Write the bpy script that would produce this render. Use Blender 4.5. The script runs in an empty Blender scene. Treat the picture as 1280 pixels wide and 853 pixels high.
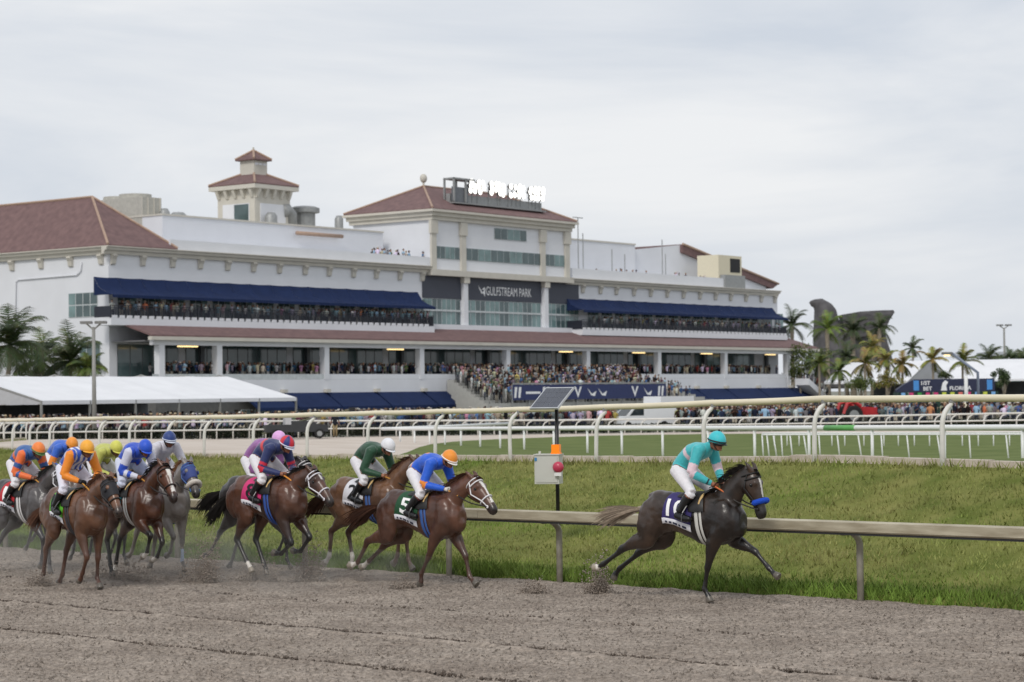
import bpy, bmesh, math, random
import numpy as np
from mathutils import Vector, Matrix
random.seed(7); rng = np.random.default_rng(11)
sc = bpy.context.scene
COL = sc.collection
R = math.radians

# ------------------------------------------------------------------ camera
F = 2700.0; HC = 2.75; CX, CY = 640.0, 426.5; HORIZON = 494.0
_p = math.atan((HORIZON - CY) / F); _r = R(0.75)
_F = np.array([0, math.cos(_p), math.sin(_p)]); _U0 = np.array([0, -math.sin(_p), math.cos(_p)]); _R0 = np.array([1.0, 0, 0])
_R = _R0 * math.cos(_r) - _U0 * math.sin(_r); _U = _U0 * math.cos(_r) + _R0 * math.sin(_r)
cam_data = bpy.data.cameras.new('camera'); cam = bpy.data.objects.new('camera', cam_data); COL.objects.link(cam)
cam_data.sensor_fit = 'HORIZONTAL'; cam_data.sensor_width = 36; cam_data.lens = 36 * F / 1280
cam_data.clip_start = 0.5; cam_data.clip_end = 12000
M = Matrix.Identity(4)
for i in range(3):
    M[i][0], M[i][1], M[i][2] = _R[i], _U[i], -_F[i]
M[2][3] = HC
cam.matrix_world = M
cam_data.dof.use_dof = True; cam_data.dof.focus_distance = 29.5; cam_data.dof.aperture_fstop = 3.2
sc.camera = cam

# ------------------------------------------------------------------ sky and sun (overcast)
SUN_EL, SUN_AZ = R(42), R(200)      # azimuth clockwise from +Y: behind the camera, a little to its left
world = bpy.data.worlds.new('World'); sc.world = world; world.use_nodes = True
nt = world.node_tree; nt.nodes.clear()
def wn(t, **k):
    n = nt.nodes.new(t)
    for a, b in k.items(): setattr(n, a, b)
    return n
wo = wn('ShaderNodeOutputWorld'); sky = wn('ShaderNodeTexSky', sky_type='NISHITA', sun_disc=False)
sky.sun_elevation = SUN_EL; sky.sun_rotation = SUN_AZ; sky.air_density = 1.0; sky.dust_density = 3.0; sky.ozone_density = 1.0
bg1 = wn('ShaderNodeBackground'); bg1.inputs[1].default_value = 0.09
nt.links.new(sky.outputs[0], bg1.inputs[0])
tc = wn('ShaderNodeTexCoord'); mp = wn('ShaderNodeMapping'); mp.inputs['Scale'].default_value = (1.0, 1.0, 4.5)
nt.links.new(tc.outputs['Generated'], mp.inputs[0])
nz = wn('ShaderNodeTexNoise'); nz.inputs['Scale'].default_value = 3.1; nz.inputs['Detail'].default_value = 6; nz.inputs['Roughness'].default_value = 0.55; nz.inputs['Distortion'].default_value = 0.4
nt.links.new(mp.outputs[0], nz.inputs[0])
cr = wn('ShaderNodeValToRGB'); cr.color_ramp.elements[0].position = 0.36; cr.color_ramp.elements[1].position = 0.66
cr.color_ramp.elements[0].color = (0.655, 0.705, 0.78, 1); cr.color_ramp.elements[1].color = (0.90, 0.91, 0.925, 1)
nt.links.new(nz.outputs[0], cr.inputs[0])
bg2 = wn('ShaderNodeBackground'); bg2.inputs[1].default_value = 1.0
nt.links.new(cr.outputs[0], bg2.inputs[0])
mx = wn('ShaderNodeMixShader'); mx.inputs[0].default_value = 0.93     # unbroken high cloud over the blue sky
nt.links.new(bg1.outputs[0], mx.inputs[1]); nt.links.new(bg2.outputs[0], mx.inputs[2]); nt.links.new(mx.outputs[0], wo.inputs[0])
sl = bpy.data.lights.new('sun', 'SUN'); sl.energy = 1.5; sl.angle = R(14); sl.color = (1.0, 0.955, 0.89)
sun = bpy.data.objects.new('sun', sl); COL.objects.link(sun)
_sd = Vector((math.sin(SUN_AZ) * math.cos(SUN_EL), math.cos(SUN_AZ) * math.cos(SUN_EL), math.sin(SUN_EL)))
sun.rotation_euler = _sd.to_track_quat('Z', 'Y').to_euler(); sun.location = _sd * 60
sc.view_settings.view_transform = 'Standard'; sc.view_settings.look = 'None'; sc.view_settings.exposure = 0.0; sc.view_settings.gamma = 1.0

# ------------------------------------------------------------------ pixel -> direction / position helpers
def ray(x, y):
    return _R * ((x - CX) / F) + _U * ((CY - y) / F) + _F
def at_depth(x, y, d):
    v = ray(x, y); return np.array([0, 0, HC]) + v * (d / v[1])
def on_z(x, y, z=0.0):
    v = ray(x, y); return np.array([0, 0, HC]) + v * ((z - HC) / v[2])
def horizon(x): return HORIZON - (x - CX) * math.tan(_r)

# ------------------------------------------------------------------ materials
MATS = {}
def lin(c):
    return tuple(((v / 255) / 12.92 if v / 255 <= 0.04045 else ((v / 255 + 0.055) / 1.055) ** 2.4) for v in c)
def mat(name, col, rough=0.6, var=0.12, scale=3.0, bump=0.0, bscale=30.0, metal=0.0, spec=0.5, emit=None, estr=0.0, detail=4.0, col2=None, sheen=0.0, stretch=None):
    if name in MATS: return MATS[name]
    m = bpy.data.materials.new(name); m.use_nodes = True; t = m.node_tree; b = t.nodes['Principled BSDF']
    b.inputs['Roughness'].default_value = rough; b.inputs['Metallic'].default_value = metal; b.inputs['Specular IOR Level'].default_value = spec
    if sheen: b.inputs['Sheen Weight'].default_value = sheen
    c = t.nodes.new('ShaderNodeTexCoord'); src = c.outputs['Object']
    if stretch:
        mpn = t.nodes.new('ShaderNodeMapping'); mpn.inputs['Scale'].default_value = stretch; t.links.new(src, mpn.inputs[0]); src = mpn.outputs[0]
    n = t.nodes.new('ShaderNodeTexNoise'); n.inputs['Scale'].default_value = scale; n.inputs['Detail'].default_value = detail; t.links.new(src, n.inputs[0])
    ramp = t.nodes.new('ShaderNodeValToRGB'); ramp.color_ramp.elements[0].position = 0.3; ramp.color_ramp.elements[1].position = 0.7
    if col2 is None:
        lo = tuple(v * (1 - var) for v in col); hi = tuple(min(1, v * (1 + var)) for v in col)
    else: lo, hi = col, col2
    ramp.color_ramp.elements[0].color = (*lo, 1); ramp.color_ramp.elements[1].color = (*hi, 1)
    t.links.new(n.outputs[0], ramp.inputs[0]); t.links.new(ramp.outputs[0], b.inputs['Base Color'])
    if bump:
        n2 = t.nodes.new('ShaderNodeTexNoise'); n2.inputs['Scale'].default_value = bscale; n2.inputs['Detail'].default_value = 5; t.links.new(src, n2.inputs[0])
        bp_ = t.nodes.new('ShaderNodeBump'); bp_.inputs['Strength'].default_value = bump; bp_.inputs['Distance'].default_value = 0.03
        t.links.new(n2.outputs[0], bp_.inputs['Height']); t.links.new(bp_.outputs[0], b.inputs['Normal'])
    if emit: b.inputs['Emission Color'].default_value = (*emit, 1); b.inputs['Emission Strength'].default_value = estr
    MATS[name] = m; return m
def attr_mat(name, rough=0.5, var=0.25, scale=6.0, bump=0.0, bscale=60, sheen=0.0, spec=0.5, stretch=None):
    if name in MATS: return MATS[name]
    m = bpy.data.materials.new(name); m.use_nodes = True; t = m.node_tree; b = t.nodes['Principled BSDF']
    b.inputs['Roughness'].default_value = rough; b.inputs['Specular IOR Level'].default_value = spec
    if sheen: b.inputs['Sheen Weight'].default_value = sheen
    a = t.nodes.new('ShaderNodeAttribute'); a.attribute_name = 'Col'
    c = t.nodes.new('ShaderNodeTexCoord'); src = c.outputs['Object']
    if stretch:
        mpn = t.nodes.new('ShaderNodeMapping'); mpn.inputs['Scale'].default_value = stretch; t.links.new(src, mpn.inputs[0]); src = mpn.outputs[0]
    n = t.nodes.new('ShaderNodeTexNoise'); n.inputs['Scale'].default_value = scale; n.inputs['Detail'].default_value = 5; t.links.new(src, n.inputs[0])
    mr = t.nodes.new('ShaderNodeMapRange'); mr.inputs[1].default_value = 0.3; mr.inputs[2].default_value = 0.7; mr.inputs[3].default_value = 1 - var; mr.inputs[4].default_value = 1 + var
    t.links.new(n.outputs[0], mr.inputs[0])
    mu = t.nodes.new('ShaderNodeVectorMath'); mu.operation = 'SCALE'; t.links.new(a.outputs['Color'], mu.inputs[0]); t.links.new(mr.outputs[0], mu.inputs['Scale'])
    t.links.new(mu.outputs[0], b.inputs['Base Color'])
    if bump:
        n2 = t.nodes.new('ShaderNodeTexNoise'); n2.inputs['Scale'].default_value = bscale; n2.inputs['Detail'].default_value = 3; t.links.new(src, n2.inputs[0])
        bp_ = t.nodes.new('ShaderNodeBump'); bp_.inputs['Strength'].default_value = bump; bp_.inputs['Distance'].default_value = 0.02
        t.links.new(n2.outputs[0], bp_.inputs['Height']); t.links.new(bp_.outputs[0], b.inputs['Normal'])
    MATS[name] = m; return m

# ------------------------------------------------------------------ mesh builder
def tag(o, label=None, cat=None, group=None, kind=None):
    if label: o['label'] = label
    if cat: o['category'] = cat
    if group: o['group'] = group
    if kind: o['kind'] = kind
    return o
def empty(name, loc=(0, 0, 0), rz=0.0):
    o = bpy.data.objects.new(name, None); COL.objects.link(o); o.location = [float(v) for v in loc]; o.rotation_euler = (0, 0, rz); o.empty_display_size = 0.2
    return o
def link_mesh(name, me, parent=None, loc=None):
    o = bpy.data.objects.new(name, me); COL.objects.link(o)
    if parent is not None: o.parent = parent
    if loc is not None: o.location = [float(v) for v in loc]
    return o
class MB:
    def __init__(s): s.v = []; s.f = []; s.c = []
    def add(s, vs, fs, col=None):
        b = len(s.v); s.v.extend([tuple(float(q) for q in p) for p in vs]); s.f.extend([tuple(i + b for i in f) for f in fs])
        s.c.extend([col or (1, 1, 1)] * len(vs)); return s
    def box(s, x0, x1, y0, y1, z0, z1, col=None):
        if x0 > x1: x0, x1 = x1, x0
        if y0 > y1: y0, y1 = y1, y0
        if z0 > z1: z0, z1 = z1, z0
        vs = [(x0, y0, z0), (x1, y0, z0), (x1, y1, z0), (x0, y1, z0), (x0, y0, z1), (x1, y0, z1), (x1, y1, z1), (x0, y1, z1)]
        return s.add(vs, [(0, 3, 2, 1), (4, 5, 6, 7), (0, 1, 5, 4), (1, 2, 6, 5), (2, 3, 7, 6), (3, 0, 4, 7)], col)
    def prism(s, poly, axis, a, b, col=None):
        # poly in the other two axes (in order), extruded along axis from a to b
        n = len(poly)
        def mk(p, q):
            if axis == 0: return (q, p[0], p[1])
            if axis == 1: return (p[0], q, p[1])
            return (p[0], p[1], q)
        vs = [mk(p, a) for p in poly] + [mk(p, b) for p in poly]
        fs = [tuple(range(n))[::-1], tuple(range(n, 2 * n))] + [(i, (i + 1) % n, n + (i + 1) % n, n + i) for i in range(n)]
        return s.add(vs, fs, col)
    def rings(s, rings, cap=True, col=None):
        n = len(rings[0]); vs = [p for r in rings for p in r]; fs = []
        for k in range(len(rings) - 1):
            for i in range(n):
                fs.append((k * n + i, k * n + (i + 1) % n, (k + 1) * n + (i + 1) % n, (k + 1) * n + i))
        if cap:
            fs.append(tuple(range(n))[::-1]); fs.append(tuple((len(rings) - 1) * n + i for i in range(n)))
        return s.add(vs, fs, col)
    def tube(s, pts, rad, n=8, col=None, cap=True):
        pts = [np.array(p, float) for p in pts]
        if not hasattr(rad, '__len__'): rad = [rad] * len(pts)
        rs = []; up = None
        for i, p in enumerate(pts):
            t = pts[min(i + 1, len(pts) - 1)] - pts[max(i - 1, 0)]; t = t / (np.linalg.norm(t) + 1e-9)
            if up is None:
                up = np.array([0, 0, 1.0]) if abs(t[2]) < 0.9 else np.array([1.0, 0, 0])
            a = np.cross(t, up); a /= np.linalg.norm(a) + 1e-9; bb = np.cross(a, t); up = bb
            rs.append([p + rad[i] * (math.cos(2 * math.pi * k / n) * a + math.sin(2 * math.pi * k / n) * bb) for k in range(n)])
        return s.rings(rs, cap, col)
    def ellipsoid(s, c, r, n=8, m=6, col=None):
        rs = []
        for j in range(1, m):
            ph = math.pi * j / m
            rs.append([(c[0] + r[0] * math.sin(ph) * math.cos(2 * math.pi * k / n), c[1] + r[1] * math.sin(ph) * math.sin(2 * math.pi * k / n), c[2] - r[2] * math.cos(ph)) for k in range(n)])
        return s.rings(rs, True, col)
    def mesh(s, name, material=None, smooth=False, attr=False):
        me = bpy.data.meshes.new(name); me.from_pydata(s.v, [], s.f); me.update()
        if smooth: me.polygons.foreach_set('use_smooth', [True] * len(me.polygons))
        if attr:
            ca = me.color_attributes.new('Col', 'FLOAT_COLOR', 'POINT')
            ca.data.foreach_set('color', [q for c in s.c for q in (c[0], c[1], c[2], 1.0)])
        if material: me.materials.append(material)
        return me
    def build(s, name, material, parent=None, loc=None, smooth=False, attr=False):
        return link_mesh(name, s.mesh(name, material, smooth, attr), parent, loc)
def np_mesh(name, V, Fq, material, col=None, smooth=False):
    V = np.asarray(V, np.float32); Fq = np.asarray(Fq, np.int32); k = Fq.shape[1]
    me = bpy.data.meshes.new(name); me.vertices.add(len(V)); me.vertices.foreach_set('co', V.ravel())
    me.loops.add(Fq.size); me.loops.foreach_set('vertex_index', Fq.ravel())
    me.polygons.add(len(Fq)); me.polygons.foreach_set('loop_start', np.arange(len(Fq), dtype=np.int32) * k)
    me.update(calc_edges=True); me.validate()
    if smooth: me.polygons.foreach_set('use_smooth', [True] * len(me.polygons))
    if col is not None:
        ca = me.color_attributes.new('Col', 'FLOAT_COLOR', 'POINT'); c4 = np.ones((len(V), 4), np.float32); c4[:, :3] = col
        ca.data.foreach_set('color', c4.ravel())
    if material: me.materials.append(material)
    return me
_TXT = {}
def text_geo(txt, size=1.0, bold=False):
    """flat outline mesh of some lettering: verts (x, y), faces; x starts at 0, y at the base line"""
    k = (txt, size)
    if k in _TXT: return _TXT[k]
    cu = bpy.data.curves.new('t', 'FONT'); cu.body = txt; cu.size = size; cu.resolution_u = 3
    if bold: cu.offset = 0.02 * size
    o = bpy.data.objects.new('t', cu); COL.objects.link(o)
    dg = bpy.context.evaluated_depsgraph_get(); dg.update()
    me = bpy.data.meshes.new_from_object(o.evaluated_get(dg))
    bm = bmesh.new(); bm.from_mesh(me)
    for k in range(1, 12):
        bmesh.ops.bisect_plane(bm, geom=bm.verts[:] + bm.edges[:] + bm.faces[:], plane_co=(0, (k * 0.07 - .02) * size, 0), plane_no=(0, 1, 0))
    bm.to_mesh(me); bm.free()
    vs = [(v.co.x, v.co.y) for v in me.vertices]; fs = [tuple(p.vertices) for p in me.polygons]
    bpy.data.objects.remove(o); bpy.data.curves.remove(cu); bpy.data.meshes.remove(me)
    x0 = min(p[0] for p in vs); vs = [(p[0] - x0, p[1]) for p in vs]
    _TXT[k] = (vs, fs); return _TXT[k]
# ================================================================== THE SETTING
def unit(v): v = np.array(v, float); return v / np.linalg.norm(v)
def rot2(v): return np.array([-v[1], v[0]])
# inner edge of the dirt track on z = 0
E0 = on_z(600, 721)[:2]; E1 = on_z(1280, 763)[:2]
TA = unit(E1 - E0)                     # running direction of the horses
TL = rot2(TA)                          # towards the infield
EDGE = float(E0 @ TL)
def AL(a, l): return TA * a + TL * l
HEAD = math.atan2(TA[1], TA[0])

# ---- noise on a grid, for real relief
def vnoise(x, y, seed=0):
    xi = np.floor(x).astype(int); yi = np.floor(y).astype(int); fx = x - xi; fy = y - yi
    fx = fx * fx * (3 - 2 * fx); fy = fy * fy * (3 - 2 * fy)
    def h(i, j):
        n = (i * 374761393 + j * 668265263 + seed * 974634777) & 0x7fffffff
        n = ((n ^ (n >> 13)) * 1274126177) & 0x7fffffff
        return ((n ^ (n >> 16)) & 0xffff) / 65535.0
    return (h(xi, yi) * (1 - fx) + h(xi + 1, yi) * fx) * (1 - fy) + (h(xi, yi + 1) * (1 - fx) + h(xi + 1, yi + 1) * fx) * fy
def fbm(x, y, o=4, seed=0):
    s = 0; a = 0.5; t = 0
    for k in range(o): s = s + a * vnoise(x * 2 ** k, y * 2 ** k, seed + k); t += a; a *= 0.55
    return s / t
def grid_mesh(name, P, material, smooth=True):
    nu, nv = P.shape[:2]; idx = np.arange(nu * nv).reshape(nu, nv)
    q = np.stack([idx[:-1, :-1], idx[1:, :-1], idx[1:, 1:], idx[:-1, 1:]], -1).reshape(-1, 4)
    return np_mesh(name, P.reshape(-1, 3), q, material, smooth=smooth)

# ---- turf rail: posts read off the picture, depth from the rail's own height
RAIL_H = 1.15
px_posts = [1378, 1178, 1018, 880, 745, 638, 544, 460, 384, 317, 255, 209, 162, 124, 90, 62, 37, 15]
base_y = lambda x: float(np.interp(x, [15, 255, 638, 745, 1018, 1178, 1378], [564, 572, 577, 578, 578, 583, 589]))
crest = []
for x in px_posts:
    if x >= 255: d = F * RAIL_H / (42.5 + 0.0395 * x)
    else:
        pv = crest[-1]; d = pv[1]
        while True:
            d += 0.02; q = at_depth(x, base_y(x), d)
            if np.hypot(q[0] - pv[0], q[1] - pv[1]) > 2.85: break
    crest.append(at_depth(x, base_y(x), d))
st = crest[-1] - crest[-2]
for k in range(14):
    ang = 0.03 * (k + 1); c_, s_ = math.cos(ang), math.sin(ang)
    v = np.array([st[0] * c_ - st[1] * s_, st[0] * s_ + st[1] * c_, -0.02]); v = np.array([st[0] * c_ + st[1] * s_, -st[0] * s_ + st[1] * c_, -0.02])
    crest.append(crest[-1] + v)
for k in range(8): crest.insert(0, crest[0] + (crest[0] - crest[1]) * np.array([1, 1, 0.2]))
crest = np.array(crest)
seg = np.diff(crest[:, :2], axis=0); slen = np.hypot(seg[:, 0], seg[:, 1]); cum = np.concatenate([[0], np.cumsum(slen)])
def crest_at(a):
    return np.array([np.interp(a, cum, crest[:, k]) for k in range(3)]).T
def crest_nrm(a):
    p = crest_at(np.asarray(a) + 0.8)[..., :2] - crest_at(np.asarray(a) - 0.8)[..., :2]
    p = p / np.linalg.norm(p, axis=-1, keepdims=True); return np.stack([p[..., 1], -p[..., 0]], -1)    # away from the dirt track
def zfar(x, y):
    """height of the ground beyond the bank's crest"""
    x = np.atleast_1d(np.asarray(x, float)); y = np.atleast_1d(np.asarray(y, float))
    best = np.full(x.shape, 1e9); zc = np.zeros(x.shape)
    for i in range(len(seg)):
        dx = x - crest[i, 0]; dy = y - crest[i, 1]; t = np.clip((dx * seg[i, 0] + dy * seg[i, 1]) / slen[i] ** 2, 0, 1)
        dd = np.hypot(dx - t * seg[i, 0], dy - t * seg[i, 1]); k = dd < best
        best[k] = dd[k]; zc[k] = (crest[i, 2] + t * (crest[i + 1, 2] - crest[i, 2]))[k]
    u = np.clip(best / 38, 0, 1); return zc * (1 - u * u * (3 - 2 * u))
def on_far(x, y):
    v = ray(x, y); lo = 30.0
    for d in np.arange(30, 400, 0.5):
        p = np.array([0, 0, HC]) + v * (d / v[1])
        if p[2] <= zfar(p[0], p[1])[0] and d > 45: return p
    return at_depth(x, y, 400)

# ---- materials of the ground
M_DIRT = mat('track_dirt', lin((136, 125, 115)), 0.95, col2=lin((160, 149, 138)), scale=0.9, bump=1.0, bscale=30, detail=8, spec=0.12)
def speckle(m, layers):
    t = m.node_tree; b = t.nodes['Principled BSDF']; src = b.inputs['Base Color'].links[0].from_socket
    c = t.nodes.new('ShaderNodeTexCoord')
    for (scl, strch, rot, lo, hi, a, bb) in layers:
        mp_ = t.nodes.new('ShaderNodeMapping'); mp_.inputs['Rotation'].default_value = (0, 0, rot); mp_.inputs['Scale'].default_value = strch; t.links.new(c.outputs['Object'], mp_.inputs[0])
        n_ = t.nodes.new('ShaderNodeTexNoise'); n_.inputs['Scale'].default_value = scl; n_.inputs['Detail'].default_value = 5; n_.inputs['Roughness'].default_value = .65; t.links.new(mp_.outputs[0], n_.inputs[0])
        r_ = t.nodes.new('ShaderNodeMapRange'); r_.inputs[1].default_value = a; r_.inputs[2].default_value = bb; r_.inputs[3].default_value = lo; r_.inputs[4].default_value = hi; t.links.new(n_.outputs[0], r_.inputs[0])
        v_ = t.nodes.new('ShaderNodeVectorMath'); v_.operation = 'SCALE'; t.links.new(src, v_.inputs[0]); t.links.new(r_.outputs[0], v_.inputs['Scale']); src = v_.outputs[0]
    t.links.new(src, b.inputs['Base Color'])
speckle(M_DIRT, [(17.0, (1, 1, 1), 0, .68, 1.38, .36, .64), (1.3, (.25, 2.2, 1), -HEAD, .92, 1.06, .35, .65)])
M_CLOD = mat('dirt_clod', lin((138, 127, 117)), 1.0, col2=lin((172, 160, 149)), scale=9, bump=0.4, bscale=70, spec=0.1)
M_SAND = mat('pale_sand', lin((188, 176, 164)), 0.95, col2=lin((206, 196, 186)), scale=0.35, bump=0.3, bscale=3, detail=6, spec=0.1)
M_BANK = mat('bank_grass', lin((88, 100, 44)), 0.95, col2=lin((128, 128, 74)), scale=1.3, bump=0.6, bscale=18, detail=7, spec=0.1)
M_TURF = mat('mown_turf', lin((88, 102, 54)), 0.95, col2=lin((110, 120, 72)), scale=0.5, bump=0.3, bscale=6, detail=6, spec=0.1)
M_GROUND = mat('apron_ground', lin((120, 122, 112)), 0.95, col2=lin((140, 138, 128)), scale=0.05, spec=0.1)

g = MB(); g.add([(-6000, -300, -0.06), (6000, -300, -0.06), (6000, 9000, -0.06), (-6000, 9000, -0.06)], [(0, 1, 2, 3)])
tag(g.build('ground', M_GROUND), kind='structure')

# ---- dirt track with harrow lines and loose relief
a = np.arange(-42, 10, 0.10); l = np.concatenate([np.arange(2, 12.5, 0.5), np.arange(12.5, EDGE + 0.4, 0.05)])
A, Lg = np.meshgrid(a, l, indexing='ij')
z = 0.060 * (fbm(A * 5.0, Lg * 9.0, 4, 3) - 0.5) + 0.035 * (fbm(A * 0.7, Lg * 1.6, 3, 9) - 0.5)
z += 0.010 * np.sin(Lg * 2 * math.pi / 0.11 + 2.2 * fbm(A * 0.8, Lg * 1.0, 2, 5)) * (0.35 + fbm(A * 0.5, Lg * 2.0, 2, 8))
for l0, dep in ((float(on_z(330, 781)[:2] @ TL), .075), (float(on_z(250, 812)[:2] @ TL), .035), (float(on_z(700, 775)[:2] @ TL), .02), (float(on_z(560, 846)[:2] @ TL), .05)):
    w = l0 + 0.06 * (fbm(A * 0.35, A * 0 + l0, 2, 4) - 0.5); z += -dep * np.exp(-((Lg - w) / 0.045) ** 2) + 0.5 * dep * np.exp(-((Lg - w + 0.09) / 0.05) ** 2)
z = z * np.clip((EDGE + 0.35 - Lg) / 0.4, 0, 1)
P = np.stack([TA[0] * A + TL[0] * Lg, TA[1] * A + TL[1] * Lg, z - 0.004], -1)
tag(link_mesh('dirt_track', grid_mesh('dirt_track', P, M_DIRT)), kind='structure')

# ---- loose clods lying on the track (nobody could count them)
def clod_cloud(pos, size, seed=1):
    r = np.random.default_rng(seed); n = len(pos)
    base = np.array([(1, 0, 0), (-1, 0, 0), (0, 1, 0), (0, -1, 0), (0, 0, 1), (0, 0, -1)], float)
    tri = np.array([(0, 2, 4), (2, 1, 4), (1, 3, 4), (3, 0, 4), (2, 0, 5), (1, 2, 5), (3, 1, 5), (0, 3, 5)])
    V = base[None] * (0.55 + 0.7 * r.random((n, 6, 1))) * np.asarray(size)[:, None, None] + 0.25 * np.asarray(size)[:, None, None] * r.normal(size=(n, 6, 3)) + np.asarray(pos)[:, None, :]
    return V.reshape(-1, 3), (tri[None] + 6 * np.arange(n)[:, None, None]).reshape(-1, 3)
n = 12000
ca = rng.uniform(-34, 6, n); cl = EDGE - 0.15 - rng.random(n) ** 0.8 * 11.0
sz = 0.004 + 0.013 * rng.random(n) ** 3
V, T = clod_cloud(np.stack([TA[0] * ca + TL[0] * cl, TA[1] * ca + TL[1] * cl, 0.002 + sz * 0.4], -1), sz)
n = 170000
ga = rng.uniform(-36, 9, n); gg = EDGE - .1 - rng.random(n) * 11.5; gx = TA[0] * ga + TL[0] * gg; gy_ = TA[1] * ga + TL[1] * gg
k = (np.abs(gx / gy_) < .246) & (gy_ > 18); gx, gy_ = gx[k], gy_[k]; ga, gg = ga[k], gg[k]; n = len(gx)
gz = .060 * (fbm(ga * 5.0, gg * 9.0, 4, 3) - .5) + .035 * (fbm(ga * .7, gg * 1.6, 3, 9) - .5) - .006
rr = .008 + .020 * rng.random(n) ** 2; th = rng.uniform(0, 6.28, n); V = np.zeros((n, 4, 3))
for q in range(3):
    V[:, q, 0] = gx + rr * np.cos(th + q * 2.094) * (.7 + .6 * rng.random(n)); V[:, q, 1] = gy_ + rr * np.sin(th + q * 2.094) * (.7 + .6 * rng.random(n)); V[:, q, 2] = gz - .004
V[:, 3, 0] = gx + rng.normal(0, .3, n) * rr; V[:, 3, 1] = gy_ + rng.normal(0, .3, n) * rr; V[:, 3, 2] = gz + rr * (.5 + .7 * rng.random(n))
T = (np.array([(0, 1, 3), (1, 2, 3), (2, 0, 3)])[None] + 4 * np.arange(n)[:, None, None]).reshape(-1, 3)
tag(link_mesh('loose_grit', np_mesh('loose_grit', V.reshape(-1, 3), T, M_DIRT)), 'coarse loose grit covering the harrowed dirt track', 'dirt', kind='stuff')
gl_ = []
for (x_, y_), k_ in (((330, 781), 4200), ((250, 812), 1500), ((560, 846), 1500), ((700, 775), 500)):
    g0 = float(on_z(x_, y_)[:2] @ TL); ga = rng.uniform(-34, 8, k_); gg = g0 + 0.06 * (fbm(ga * .35, ga * 0 + g0, 2, 4) - .5) + rng.normal(0, .022, k_); gl_.append(np.stack([TA[0] * ga + TL[0] * gg, TA[1] * ga + TL[1] * gg, 0 * ga - .004 + .02 * rng.random(k_)], -1))
gl_ = np.concatenate(gl_); V2, T2 = clod_cloud(gl_, .008 + .018 * rng.random(len(gl_)) ** 2, 7)
tag(link_mesh('groove_clods', np_mesh('groove_clods', V2, T2, mat('damp_clod', lin((84, 75, 68)), 1.0, col2=lin((112, 102, 94)), scale=9, spec=.1))), 'damp dark clods lying in the harrow grooves of the track', 'dirt', kind='stuff')
tag(link_mesh('loose_clods', np_mesh('loose_clods', V, T, M_CLOD)), 'small loose clods of dirt strewn over the track', 'dirt', kind='stuff')

# ---- grass bank between the track's edge and the turf rail
na, nb = 260, 60
aa = np.linspace(cum[0], cum[-1], na); C = crest_at(aa)
Eb = []
for p in C:   # foot of the bank: the track edge, matched along the picture's columns
    d = p[:2] / np.hypot(*p[:2]); k = EDGE / (d @ TL)
    if k < 0 or k * d[1] > p[1] - 1.5 or k > np.hypot(*p[:2]) - 1.5: k = np.hypot(*p[:2]) - 1.5
    Eb.append(d * k)
Eb = np.array(Eb); t = np.linspace(0, 1, nb)[None, :]
PX = Eb[:, :1] + (C[:, :1] - Eb[:, :1]) * t; PY = Eb[:, 1:2] + (C[:, 1:2] - Eb[:, 1:2]) * t
wob = 0.10 * (fbm(PX * 1.4, PY * 1.4, 3, 2) - 0.5) * (1 - t) ** 6
PX = PX - TL[0] * wob * 1.4; PY = PY - TL[1] * wob * 1.4
prof = 0.05 * np.clip(t / 0.02, 0, 1) + (t ** 1.15) * (C[:, 2:3] - 0.05)
PZ = prof + 0.16 * (fbm(PX * 1.1, PY * 1.1, 4, 6) - 0.5) * np.clip(t * 12, 0, 1) * np.clip((1 - t) * 10, 0, 1)
PZ[:, 0] = -0.05
BANK = np.stack([PX, PY, PZ], -1)
tag(link_mesh('grass_bank', grid_mesh('grass_bank', BANK, M_BANK)), kind='structure')
# blades on the bank
def blades(n, ui, vi, hmin, hmax, seed, wid=0.012):
    r = np.random.default_rng(seed); i = ui.astype(int); j = vi.astype(int); fu = (ui - i)[:, None]; fv = (vi - j)[:, None]
    p = (BANK[i, j] * (1 - fu) + BANK[i + 1, j] * fu) * (1 - fv) + (BANK[i, j + 1] * (1 - fu) + BANK[i + 1, j + 1] * fu) * fv
    h = r.uniform(hmin, hmax, n) * (0.6 + 0.9 * fbm(p[:, 0] * 1.7, p[:, 1] * 1.7, 3, 21)); th = r.uniform(0, 2 * math.pi, n); w = wid * (0.6 + r.random(n))
    lean = r.normal(0, 0.45, (n, 2)) * h[:, None]
    d = np.stack([np.cos(th), np.sin(th)], -1) * w[:, None]
    V = np.zeros((n, 3, 3)); V[:, 0, :2] = p[:, :2] - d; V[:, 1, :2] = p[:, :2] + d; V[:, 2, :2] = p[:, :2] + lean
    V[:, 0, 2] = V[:, 1, 2] = p[:, 2] - 0.01; V[:, 2, 2] = p[:, 2] + h
    k = fbm(p[:, 0] * 0.8, p[:, 1] * 0.8, 4, 31)[:, None] * 1.9 + r.random((n, 1)) * 0.5 - 0.7
    k = np.clip(k, 0, 1); tt = np.clip(vi / (nb - 1), 0, 1)[:, None]
    fresh = np.array(lin((122, 150, 64))); dry = np.array(lin((152, 142, 94))); dark = np.array(lin((86, 106, 44)))
    dryness = np.clip(2.0 * fbm(p[:, 0] * 0.45 + 9, p[:, 1] * 0.45, 3, 41)[:, None] - 0.35 + 0.25 * (tt > 0.2), 0, 1) * np.clip(tt * 6, 0, 1)
    c = (dark * (1 - k) + fresh * k) * (1 - dryness * 0.62) + dry * dryness * 0.62
    return V, np.repeat(c, 3, 0), n
parts = []
n1 = 180000; parts.append(blades(n1, rng.uniform(30, na - 2, n1) ** 1.0 * 0 + rng.uniform(0, na - 1.001, n1), (rng.random(n1) ** 1.15) * (nb - 1.001), 0.025, 0.075, 5))
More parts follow.
